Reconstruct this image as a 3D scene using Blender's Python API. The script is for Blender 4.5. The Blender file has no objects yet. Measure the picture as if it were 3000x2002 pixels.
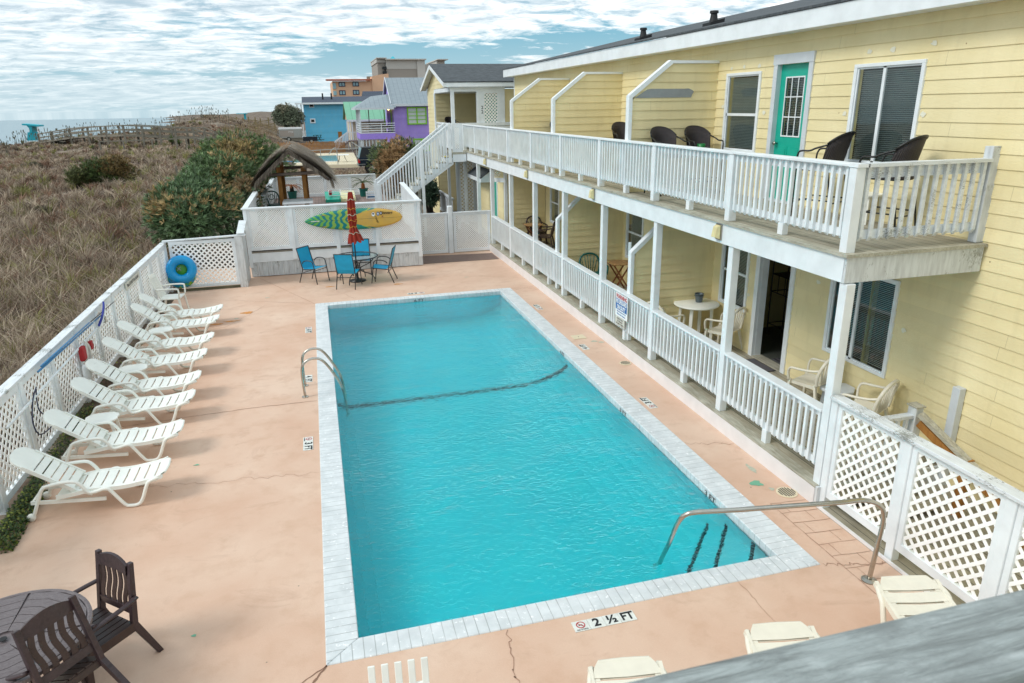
# Motel pool scene: every object is built here in mesh code with procedural materials.
WATER_COL=(.0,.993,.9995,1); WATER_DENS=2.0
BG=.12; CLOUD=.97; CLOUD_Z=0.; CLOUD_OFF=(0,0,0); SUN_E=1.5; SUN_ANG=20; EXPO=.28
import bpy, math, random
import numpy as np
from mathutils import Vector, Matrix, Euler, noise
R=math.radians
SC=bpy.context.scene
COL=SC.collection
rng=random.Random(7)
# ------------------------------------------------------------------ camera solved from the photo's vanishing points
CC=(1500.,1001.); FF=2059.; CAMZ=4.68
def _r(p): return np.array([p[0]-CC[0],-(p[1]-CC[1]),-FF])
_Y=_r((906.4,319.1)); _Y/=np.linalg.norm(_Y)
_X=_r((9585,180.8)); _X-=_X.dot(_Y)*_Y; _X/=np.linalg.norm(_X)
_Z=np.cross(_X,_Y)
RM=np.array([_X,_Y,_Z]); CP=np.array([0,0,CAMZ])
CR=dict(A=(0,200,2.611),B=(700,150,2.611),C=(1200,150,2.611),D=(2000,100,2.24),E=(0,700,2.24),F=(400,600,2.35),G=(1400,550,2.412),H=(2100,700,2.24),I=(0,1300,2.233),J=(900,1500,2.35),K=(1900,1350,2.136),L=(850,150,4.48),M=(700,400,4.48),N=(800,650,4.7),O=(1200,230,4.75),P=(1350,550,4.48),AA=(1150,350,4.48),AB=(720,430,5.465),AG=(880,400,6.351))
def ray(k,x,y):
    a,b,s=CR[k]; return RM@_r((a+x/s,b+y/s))
def aty(k,x,y,Y):           # world point seen at a photo pixel, on the plane y = Y
    d=ray(k,x,y); return Vector(CP+d*(Y-CP[1])/d[1])
def atz(k,x,y,z=0):         # the same on the plane z
    d=ray(k,x,y); return Vector(CP+d*(z-CP[2])/d[2])
# ------------------------------------------------------------------ colours and materials
def L(h,a=1.0):
    h=h.lstrip('#'); o=[]
    for i in (0,2,4):
        c=int(h[i:i+2],16)/255.0
        o.append(c/12.92 if c<=.04045 else ((c+.055)/1.055)**2.4)
    return (o[0],o[1],o[2],a)
class NT:
    def __init__(s,name):
        s.m=bpy.data.materials.new(name); s.m.use_nodes=True; s.t=s.m.node_tree; s.t.nodes.clear()
        s.out=s.n('ShaderNodeOutputMaterial'); s.b=None
    def n(s,typ,**kw):
        nd=s.t.nodes.new(typ)
        for k,v in kw.items():
            if k.startswith('i_'):
                kk=k[2:]; kk=int(kk) if kk.isdigit() else kk.replace('_',' ')
                if isinstance(v,bpy.types.NodeSocket): s.t.links.new(v,nd.inputs[kk])
                else: nd.inputs[kk].default_value=v
            else: setattr(nd,k,v)
        return nd
    def l(s,a,b): s.t.links.new(a,b)
    def co(s,scale=(1,1,1),kind='Object',rot=(0,0,0)):
        tc=s.n('ShaderNodeTexCoord'); mp=s.n('ShaderNodeMapping',i_Vector=tc.outputs[kind]); mp.inputs['Scale'].default_value=scale; mp.inputs['Rotation'].default_value=rot
        return mp.outputs[0]
    def noise(s,vec,scale,detail=3,rough=.55,dist=0):
        return s.n('ShaderNodeTexNoise',i_Vector=vec,i_Scale=scale,i_Detail=detail,i_Roughness=rough,i_Distortion=dist).outputs[0]
    def ramp(s,fac,stops,interp='LINEAR'):
        r=s.n('ShaderNodeValToRGB',i_Fac=fac); e=r.color_ramp.elements; r.color_ramp.interpolation=interp
        while len(e)<len(stops): e.new(.5)
        for i,(p,c) in enumerate(stops):
            e[i].position=p; e[i].color=c if len(c)==4 else (*c,1)
        return r.outputs[0]
    def mix(s,f,a,b,mode='MIX'):
        m=s.n('ShaderNodeMix',data_type='RGBA',blend_type=mode)
        for k,v in ((0,f),(6,a),(7,b)):
            if isinstance(v,bpy.types.NodeSocket): s.l(v,m.inputs[k])
            else: m.inputs[k].default_value=v
        return m.outputs[2]
    def math(s,op,a,b=0.,c=None):
        m=s.n('ShaderNodeMath',operation=op)
        for k,v in enumerate((a,b) if c is None else (a,b,c)):
            if isinstance(v,bpy.types.NodeSocket): s.l(v,m.inputs[k])
            else: m.inputs[k].default_value=v
        return m.outputs[0]
    def bump(s,h,strength=.3,dist=.01):
        return s.n('ShaderNodeBump',i_Strength=strength,i_Distance=dist,i_Height=h).outputs[0]
    def bsdf(s,col,rough=.6,normal=None,**kw):
        b=s.n('ShaderNodeBsdfPrincipled'); s.b=b
        for k,v in (('Base Color',col),('Roughness',rough)):
            if isinstance(v,bpy.types.NodeSocket): s.l(v,b.inputs[k])
            else: b.inputs[k].default_value=v
        if normal is not None: s.l(normal,b.inputs['Normal'])
        for k,v in kw.items():
            kk=k.replace('_',' ')
            if isinstance(v,bpy.types.NodeSocket): s.l(v,b.inputs[kk])
            else: b.inputs[kk].default_value=v
        s.l(b.outputs[0],s.out.inputs[0]); return s.m
    def rnd(s): return s.n('ShaderNodeObjectInfo').outputs['Random']
W4=(1,1,1,1)
def flat(name,h,rough=.5,var=.12,bump=.0,nscale=8,metal=0.,spec=.5):
    t=NT(name); c=L(h); v=t.co()
    n=t.noise(v,nscale,4)
    a=tuple(x*(1-var) for x in c[:3])+(1,); b=tuple(min(1,x*(1+var)) for x in c[:3])+(1,)
    col=t.ramp(n,[(.3,a),(.7,b)])
    nm=t.bump(t.noise(v,nscale*12,3),bump,.004) if bump else None
    return t.bsdf(col,rough,nm,Metallic=metal,Specular_IOR_Level=spec)
def painted(name,h,chips=.0,chip_h='8c8f8a',dirt=.12,grain=(1,1,1)):
    t=NT(name); v=t.co(grain); c=L(h)
    n=t.noise(v,3.5,5); col=t.ramp(n,[(.3,tuple(x*(1-dirt) for x in c[:3])+(1,)),(.62,c)])
    fine=t.noise(t.co(grain),42,4,.6)
    if chips>0:
        ch=t.noise(t.co(tuple(g*1.0 for g in grain)),26,5,.65)
        big=t.noise(t.co(),3.1,2)
        m=t.ramp(t.math('MULTIPLY',ch,big),[(.36-chips*.1,(0,0,0,1)),(.37-chips*.1+.012,W4)])
        col=t.mix(m,col,L(chip_h))
        nm=t.bump(t.mix(m,fine,(0,0,0,1)),.35,.004)
    else: nm=t.bump(fine,.18,.003)
    return t.bsdf(col,.45,nm)
M={}
M['white']=painted('white_paint','e9eff2')
M['white_old']=painted('weathered_white_paint','e2e7e9',chips=.42,dirt=.2,grain=(6,1,6))
M['white_oldx']=painted('weathered_white_paint_cross','dfe5e8',chips=.10,dirt=.18,grain=(1,6,6))
M['white_dirty']=painted('stained_white_boards','d3d8da',chips=.12,dirt=.3,grain=(5,5,.8))
M['plaster']=painted('white_kerb_paint','e6e4e4',dirt=.1)
M['lattice']=flat('lattice_plastic','fafbf9',.45,.02)
M['trim_grey']=painted('grey_white_trim','cfd6dc')
M['resin']=flat('white_resin','eceee7',.40,.07,.05,3)
M['resin_cream']=flat('cream_resin','e4dfcf',.4,.05)
M['resin_green']=flat('green_resin','0d5a56',.4,.1)
M['resin_brown']=flat('brown_resin','3b2c2a',.42,.15)
def _brown():
    t=NT('brown_wood_grain_resin'); v=t.co((2,14,2)); n=t.noise(v,7,6,.6,1.5)
    col=t.ramp(n,[(.25,L('2b2022')),(.7,L('463639'))]); return t.bsdf(col,.42,t.bump(n,.25,.004))
M['brown_grain']=_brown()
def _tabletop():
    t=NT('grey_brown_table_top'); v=t.co((3,16,2)); n=t.noise(v,6,6,.6,2)
    col=t.ramp(n,[(.3,L('55494a')),(.7,L('7d7576'))]); return t.bsdf(col,.4,t.bump(n,.3,.004))
M['brown_top']=_tabletop()
def _siding(name,h,h2,grain_axis='y',course=True,z0=0.,ex=.163):
    t=NT(name); tc=t.n('ShaderNodeTexCoord'); sp=t.n('ShaderNodeSeparateXYZ',i_Vector=tc.outputs['Object'])
    zc=t.math('FLOOR',t.math('DIVIDE',t.math('SUBTRACT',sp.outputs[2],z0),ex))
    wn=t.n('ShaderNodeTexWhiteNoise',noise_dimensions='1D',i_W=zc)
    n=t.noise(t.co(),.9,4); col=t.mix(t.ramp(n,[(.35,(0,0,0,1)),(.68,W4)]),L(h),L(h2))
    sh=t.math('MULTIPLY_ADD',wn.outputs[0],.10,.94)
    col=t.mix(1.0,col,t.n('ShaderNodeCombineColor',i_0=sh,i_1=sh,i_2=sh).outputs[0],'MULTIPLY')
    sc=(1.2,2.2,24) if grain_axis=='y' else (2.2,1.2,24)
    # embossed cathedral grain, shifted per course
    off=t.n('ShaderNodeCombineXYZ',i_X=t.math('MULTIPLY',wn.outputs[0],37),i_Y=t.math('MULTIPLY',wn.outputs[0],53))
    mv=t.n('ShaderNodeVectorMath',operation='ADD',i_0=t.co(sc)); t.l(off.outputs[0],mv.inputs[1])
    g=t.noise(mv.outputs[0],1.6,3,.5,1.2); w=t.math('SINE',t.math('MULTIPLY',g,55))
    # butt joints, a different place in each course
    jt=t.math('LESS_THAN',t.math('FRACT',t.math('MULTIPLY_ADD',wn.outputs[0],3.7,t.math('DIVIDE',sp.outputs[1 if grain_axis=='y' else 0],3.66))),.0016)
    col=t.mix(t.math('MULTIPLY',jt,.45),col,L('8d8054'))
    dn=t.noise(t.co((3.5,3.5,.7)),1.6,5,.65); col=t.mix(t.math('MULTIPLY',t.ramp(dn,[(.52,(0,0,0,1)),(.78,W4)]),.22),col,L('b9aa7c'))
    # small rust / nail marks
    vo=t.n('ShaderNodeTexVoronoi',feature='F1',i_Vector=t.co((1,1,1)),i_Scale=1.9)
    rust=t.ramp(vo.outputs['Distance'],[(.012,W4),(.022,(0,0,0,1))])
    col=t.mix(t.math('MULTIPLY',rust,.8),col,L('7c5a2e'))
    return t.bsdf(col,.55,t.bump(w,.22,.0035))
M['siding']=_siding('yellow_lap_siding','f0e3b6','e5d6a4')
M['siding_x']=_siding('yellow_lap_siding_cross','ebdeb0','e0d0a0','x')
M['siding_tan']=_siding('tan_lap_siding','d4c69a','c9bb90','x')
M['siding_blue']=_siding('blue_siding','62c0e6','6cc6ea','x',ex=.3)
M['siding_purple']=_siding('purple_siding','9a82d2','a88fdb','x',ex=.3)
def _conc():
    t=NT('pink_concrete'); v=t.co()
    a=t.noise(v,.55,6,.6); b=t.noise(v,3.2,5,.6); f=t.noise(v,70,3,.6)
    col=t.mix(t.ramp(a,[(.32,(0,0,0,1)),(.66,W4)]),L('d0ab93'),L('e0c5b0'))
    col=t.mix(t.math('MULTIPLY',t.ramp(b,[(.5,(0,0,0,1)),(.75,W4)]),.55),col,L('c49f85'))
    c=t.noise(t.co((1,1.6,1)),1.3,7,.7,1.0)
    col=t.mix(t.math('MULTIPLY',t.ramp(c,[(.56,(0,0,0,1)),(.70,W4)]),.5),col,L('b8957f'))
    col=t.mix(t.math('MULTIPLY',f,.34),col,L('b8957c'))
    vo=t.n('ShaderNodeTexVoronoi',i_Vector=t.co(),i_Scale=2.3)
    col=t.mix(t.ramp(vo.outputs['Distance'],[(.018,W4),(.03,(0,0,0,1))]),col,L('7f7468'))
    return t.bsdf(col,.75,t.bump(f,.35,.004))
M['concrete']=_conc()
def _coping(name,axis):
    t=NT(name); tc=t.n('ShaderNodeTexCoord'); sp=t.n('ShaderNodeSeparateXYZ',i_Vector=tc.outputs['Object'])
    f=t.math('FRACT',t.math('DIVIDE',sp.outputs[axis],.105))
    j=t.math('LESS_THAN',f,.075)
    n=t.noise(t.co(),5,5,.6); n2=t.noise(t.co(),19,5,.65)
    col=t.mix(t.ramp(n,[(.35,(0,0,0,1)),(.7,W4)]),L('c6ccce'),L('dce1e3'))
    col=t.mix(t.ramp(n2,[(.60,(0,0,0,1)),(.66,W4)]),col,L('eef0f2'))
    jm=t.math('MULTIPLY',j,t.ramp(t.noise(t.co(),2.4,3),[(.3,(.25,.25,.25,1)),(.6,W4)]))
    col=t.mix(t.math('MULTIPLY',jm,.7),col,L('8f9493'))
    return t.bsdf(col,.6,t.bump(t.math('SUBTRACT',t.math('MULTIPLY',n2,.3),jm),.5,.006))
M['coping_y']=_coping('coping_brick_along',1); M['coping_x']=_coping('coping_brick_cross',0)
def _wood(name,h1,h2,axis=1,plank=.14,pa=0,dark=.5,rot=0):
    t=NT(name); sc=[9,9,9]; sc[axis]=.9
    n=t.noise(t.co(tuple(sc)),4,6,.65,.6); n2=t.noise(t.co(),2.0,4)
    col=t.ramp(n,[(.28,L(h1)),(.7,L(h2))])
    col=t.mix(t.math('MULTIPLY',t.ramp(n2,[(.45,(0,0,0,1)),(.75,W4)]),dark),col,tuple(x*.6 for x in L(h1)[:3])+(1,))
    h=n
    if plank:
        tc=t.n('ShaderNodeTexCoord'); sp=t.n('ShaderNodeSeparateXYZ',i_Vector=tc.outputs['Object'])
        q=t.math('DIVIDE',sp.outputs[pa],plank); f=t.math('FRACT',q); j=t.math('LESS_THAN',f,.06)
        wn=t.n('ShaderNodeTexWhiteNoise',noise_dimensions='1D',i_W=t.math('FLOOR',q)); sh=t.math('MULTIPLY_ADD',wn.outputs[0],.3,.82)
        col=t.mix(1.0,col,t.n('ShaderNodeCombineColor',i_0=sh,i_1=sh,i_2=sh).outputs[0],'MULTIPLY')
        col=t.mix(t.math('MULTIPLY',j,.85),col,(.02,.02,.02,1)); h=t.math('SUBTRACT',t.math('MULTIPLY',n,.4),j)
    return t.bsdf(col,.75,t.bump(h,.5,.006))
M['deck_wood']=_wood('weathered_deck_boards','938c79','b9b4a4')
M['deck_woodx']=_wood('weathered_deck_boards_cross','938c79','b9b4a4',axis=0,pa=1)
M['edge_wood']=_wood('weathered_edge_board','8d8875','c4c2b4',plank=0)
def _oldrail():
    t=NT('old_grey_rail_wood'); n=t.noise(t.co((1.1,11,9)),5,8,.72,1.2); n2=t.noise(t.co((2,3,2)),2.6,6,.7); kn=t.n('ShaderNodeTexVoronoi',i_Vector=t.co((1.4,6,3)),i_Scale=2.1)
    col=t.ramp(n,[(.30,L('6f7472')),(.52,L('a3abaa')),(.72,L('c3cac9'))]); col=t.mix(t.ramp(n2,[(.46,(0,0,0,1)),(.62,W4)]),col,L('8b9190')); col=t.mix(t.ramp(kn.outputs['Distance'],[(.03,W4),(.09,(0,0,0,1))]),col,L('5d5a54'))
    return t.bsdf(col,.85,t.bump(n,.9,.008))
M['old_rail']=_oldrail()
M['board_grey']=_wood('grey_boardwalk_wood','6d675c','8e887a',plank=0)
M['post_wood']=_wood('treated_post_wood','8a5a24','b5803f',axis=2,plank=0)
M['pole_wood']=_wood('grey_pole_wood','7b6c62','9d8f85',axis=0,plank=0)
M['table_wood']=_wood('folding_table_wood','a07c4e','c49a68',plank=.05)
M['table_leg']=_wood('reddish_table_leg','6a3a22','8a5434',plank=0)
M['picket']=_wood('new_picket_wood','a06a34','c08c52',axis=2,plank=0)
M['dune_wood']=_wood('dune_fence_wood','7d6a4a','a3906a',axis=2,plank=0)
M['red_deck']=_wood('reddish_deck_boards','7d6760','9c8880',axis=1)
M['kick']=_wood('mossy_kick_board','4c4a33','6b6650',axis=0,plank=0)
def _shingle(name,a,b,sc=6.):
    t=NT(name); br=t.n('ShaderNodeTexBrick',i_Vector=t.co(),i_Scale=sc); br.inputs['Color1'].default_value=L(a); br.inputs['Color2'].default_value=L(b); br.inputs['Mortar'].default_value=(.01,.01,.01,1)
    br.inputs['Mortar Size'].default_value=.02; br.inputs['Brick Width'].default_value=.9; br.inputs['Row Height'].default_value=.5
    col=t.mix(.35,br.outputs[0],t.ramp(t.noise(t.co(),9,5,.7),[(.3,L(a)),(.7,L(b))]))
    return t.bsdf(col,.9,t.bump(br.outputs['Fac'],-.6,.01))
M['shingle']=_shingle('dark_shingles','3c4145','595f63')
M['shingle_b']=_shingle('slate_blue_shingles','3d4654','4c5666',3)
def _metalroof(name,a,b,axis=0,pitch=.5):
    t=NT(name); tc=t.n('ShaderNodeTexCoord'); sp=t.n('ShaderNodeSeparateXYZ',i_Vector=tc.outputs['Object'])
    f=t.math('FRACT',t.math('DIVIDE',sp.outputs[axis],pitch)); j=t.math('LESS_THAN',f,.08)
    col=t.mix(t.noise(t.co((1,3,1)),1.5,4),L(a),L(b)); col=t.mix(t.math('MULTIPLY',j,.5),col,tuple(x*.45 for x in L(a)[:3])+(1,))
    return t.bsdf(col,.45,t.bump(j,.5,.03),Metallic=.2)
M['metal_roof']=_metalroof('galvanised_roof','7f8b93','9aa5ab'); M['green_roof']=_metalroof('green_metal_roof','6ca98a','7cb898',0,.9)
M['turq']=flat('turquoise_door_paint','12a891',.35,.06)
M['turq2']=flat('turquoise_board_paint','10a88e',.4,.08)
M['cream']=flat('cream_board_paint','e6e2b0',.5,.05)
M['black_metal']=flat('black_metal','1b1d1e',.4,.1)
M['dark_metal']=flat('dark_grey_metal','2e3133',.38,.1)
def _wicker():
    t=NT('dark_wicker'); v=t.co(); ck=t.n('ShaderNodeTexWave',i_Vector=v,i_Scale=22.,bands_direction='Z'); c2=t.n('ShaderNodeTexWave',i_Vector=v,i_Scale=22.,bands_direction='X')
    m=t.math('MULTIPLY',ck.outputs[1],c2.outputs[1]); col=t.ramp(m,[(.1,L('1c1719')),(.7,L('4a4144'))]); return t.bsdf(col,.5,t.bump(m,.6,.01))
M['wicker']=_wicker()
M['sling']=flat('bright_blue_sling','0c9fca',.6,.08)
M['steel']=flat('stainless_steel','b9b6ad',.22,.1,metal=1.)
M['red_cloth']=flat('rust_red_canvas','932b1a',.8,.18,.2,5)
M['patch']=flat('grey_primer_patch','8f9597',.7,.06)
M['filler']=flat('white_filler','e4e2cf',.7,.04)
M['chrome']=flat('satin_metal','a8a49a',.3,.05,metal=1.)
M['lamp_glass']=flat('yellowed_lamp_lens','d9cd9a',.45,.12)
M['blind']=flat('window_blind','c3ccca',.6,.04)
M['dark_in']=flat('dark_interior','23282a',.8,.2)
M['room']=flat('room_wall_paint','b9ad7c',.8,.05)
M['room_floor']=flat('room_vinyl_floor','4b4f4a',.5,.12)
M['black']=flat('black_lettering','17191b',.6,.05)
M['tile_white']=flat('glazed_marker_tile','d9dcd6',.35,.12,nscale=20)
M['tile_black']=flat('black_tile','15262e',.35,.2,nscale=20)
M['red']=flat('sign_red','b3262b',.5,.05)
M['sign_blue']=flat('sign_blue','0f63a8',.5,.05)
M['sign_white']=flat('sign_white','eef1f2',.45,.03)
M['sign_cream']=flat('sign_cream','cfcfc4',.5,.06)
M['mat_grey']=flat('grey_doormat','5c5a5f',.95,.1,.4)
M['mat_brown']=flat('brown_outdoor_mat','7d6a62',.95,.1,.4)
M['bucket']=flat('galvanised_bucket','69757d',.4,.2,metal=.7)
M['ring_blue']=flat('blue_vinyl','0a96d4',.22,.06)
M['ring_green']=flat('green_vinyl','3f9d2e',.3,.3,nscale=6)
M['grey_strap']=flat('grey_webbing','8d938a',.7,.05)
M['pole_blue']=flat('blue_pool_pole','3f7fb0',.35,.05)
M['brush_blue']=flat('dark_blue_brush','22308a',.6,.1)
M['hose']=flat('white_hose','d4d2cc',.5,.1)
M['cable']=flat('dark_blue_cable','232a4a',.5,.1)
M['bag_red']=flat('red_throw_bag','a11f24',.7,.1)
M['pot']=flat('green_plant_pot','14645c',.5,.12)
M['frond_dead']=flat('brown_palm_frond','8a4f22',.85,.3); M['frond']=flat('green_palm_frond','46582c',.7,.35)
M['soil']=flat('dark_trunk','241d16',.95,.3)
M['stucco_or']=flat('orange_stucco','dcb292',.85,.06); M['roof_tile']=flat('red_roof_tile','a85a40',.8,.25,nscale=3)
M['stucco_be']=flat('beige_stucco','c4bfb8',.85,.05); M['stucco_br']=flat('taupe_stucco','a0978e',.85,.05); M['stucco_li']=flat('light_stucco','bdb9b3',.85,.04)
M['win_far']=flat('far_window_glass','8fb4bd',.2,.1); M['lime']=flat('lime_green_paint','7fc01e',.5,.1); M['purple']=flat('purple_paint','9c82dc',.5,.1)
M['truck']=flat('navy_truck_paint','10202f',.25,.15); M['tyre']=flat('black_tyre','1a1b1c',.85,.1); M['canvas_black']=flat('black_canvas_top','202427',.8,.15)
M['silver']=flat('trailer_aluminium','a7aaa6',.35,.08,metal=.4); M['tail']=flat('red_tail_lamp','c01820',.2,.05)
M['slab']=flat('cream_concrete','d8cbae',.8,.06); M['lifeg']=flat('turquoise_lifeguard_paint','1fa8ba',.5,.08)
M['grout']=flat('joint_dark','8a6a58',.95,.1); M['crack']=flat('hairline_crack','a58370',.95,.1); M['rust']=flat('rust_stain','c98a4c',.9,.3,nscale=20)
M['grey_spot']=flat('grey_green_wear','b3b5a2',.8,.15,nscale=25); M['green_spot']=flat('green_paint_spot','6fa98c',.8,.1)
M['bulb']=None
def _glass(name,tint,fac=.5):
    t=NT(name); g=t.n('ShaderNodeBsdfGlossy',i_Roughness=.03); g.inputs[0].default_value=(1,1,1,1); tr=t.n('ShaderNodeBsdfTransparent'); tr.inputs[0].default_value=tint
    lw=t.n('ShaderNodeLayerWeight',i_Blend=.5); mx=t.n('ShaderNodeMixShader',i_Fac=t.math('MULTIPLY_ADD',t.math('POWER',lw.outputs[1],4.),.8,fac)); t.l(tr.outputs[0],mx.inputs[1]); t.l(g.outputs[0],mx.inputs[2]); t.l(mx.outputs[0],t.out.inputs[0]); return t.m
M['glass']=_glass('window_glass',(.74,.80,.80,1),.06)
M['glass_table']=_glass('table_glass',(.55,.72,.70,1),.10)
def _surf():
    t=NT('surfboard_paint'); tc=t.n('ShaderNodeTexCoord'); sp=t.n('ShaderNodeSeparateXYZ',i_Vector=tc.outputs['Object'])
    x=sp.outputs[0]; y=t.math('ABSOLUTE',sp.outputs[2])
    # bands that bow towards the stringer, teal / lime
    n=t.noise(t.co((3,3,3)),2.2,2,.5)
    q=t.math('DIVIDE',t.math('ADD',x,.50),t.math('MULTIPLY_ADD',y,.55,.16))
    ph=t.math('ADD',t.math('MULTIPLY',q,7.5),t.math('MULTIPLY',t.math('SINE',t.math('MULTIPLY',y,34)),.9))
    ph=t.math('ADD',ph,t.math('MULTIPLY',n,3.5))
    w=t.math('GREATER_THAN',t.math('SINE',ph),.05)
    lime=t.mix(t.math('MULTIPLY_ADD',x,.55,.75),L('4fb04a'),L('b9bf55'))
    col=t.mix(w,lime,L('0d8183'))
    # boundary: zebra part at the left, yellow at the right, teal rails reaching further
    lim=t.math('ADD',t.math('MULTIPLY',t.math('POWER',t.math('MULTIPLY',y,3.3),2.),.9),-.12)
    ye=t.math('GREATER_THAN',x,lim)
    rail=t.math('MULTIPLY',t.math('GREATER_THAN',y,t.math('MULTIPLY_ADD',x,.36,.125)),t.math('GREATER_THAN',x,-.15))
    rail=t.math('MULTIPLY',rail,t.math('LESS_THAN',x,.42))
    base=t.mix(t.ramp(t.noise(t.co(),3.2,5),[(.4,(0,0,0,1)),(.75,W4)]),L('dcb04c'),L('c7a258'))
    col=t.mix(ye,col,base); col=t.mix(rail,col,L('2c8f7e'))
    st=t.math('LESS_THAN',y,.004); col=t.mix(t.math('MULTIPLY',st,.8),col,L('4a3c20'))
    return t.bsdf(col,.3)
M['surf']=_surf()
def _thatch():
    t=NT('dry_palm_thatch'); n=t.noise(t.co((3,3,3)),6,5,.7); at=t.n('ShaderNodeAttribute',attribute_name='Col')
    col=t.mix(.5,at.outputs[0],t.ramp(n,[(.3,L('5a4f44')),(.7,L('a89a88'))])); return t.bsdf(col,.95)
M['thatch']=_thatch()
def _leaf(name,rough=.55,sub=.0):
    t=NT(name); at=t.n('ShaderNodeAttribute',attribute_name='Col'); m=t.bsdf(at.outputs[0],rough)
    # thin leaves let a little light through
    tr=t.n('ShaderNodeBsdfTranslucent'); t.l(at.outputs[0],tr.inputs[0]); mx=t.n('ShaderNodeMixShader'); mx.inputs[0].default_value=.25
    t.l(t.b.outputs[0],mx.inputs[1]); t.l(tr.outputs[0],mx.inputs[2]); t.l(mx.outputs[0],t.out.inputs[0]); return m
M['leaf']=_leaf('leaves'); M['grassmat']=_leaf('dry_grass_blades',.8)
def _ground():
    t=NT('dune_sand'); n=t.noise(t.co(),.35,6,.65); n2=t.noise(t.co(),3.,6,.7)
    col=t.mix(t.ramp(n,[(.47,(0,0,0,1)),(.66,W4)]),L('5c4a3c'),L('b3a796')); col=t.mix(t.ramp(n2,[(.35,(0,0,0,1)),(.7,W4)]),col,L('544536'))
    return t.bsdf(col,.95,t.bump(n2,.8,.06))
M['ground']=_ground()
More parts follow.
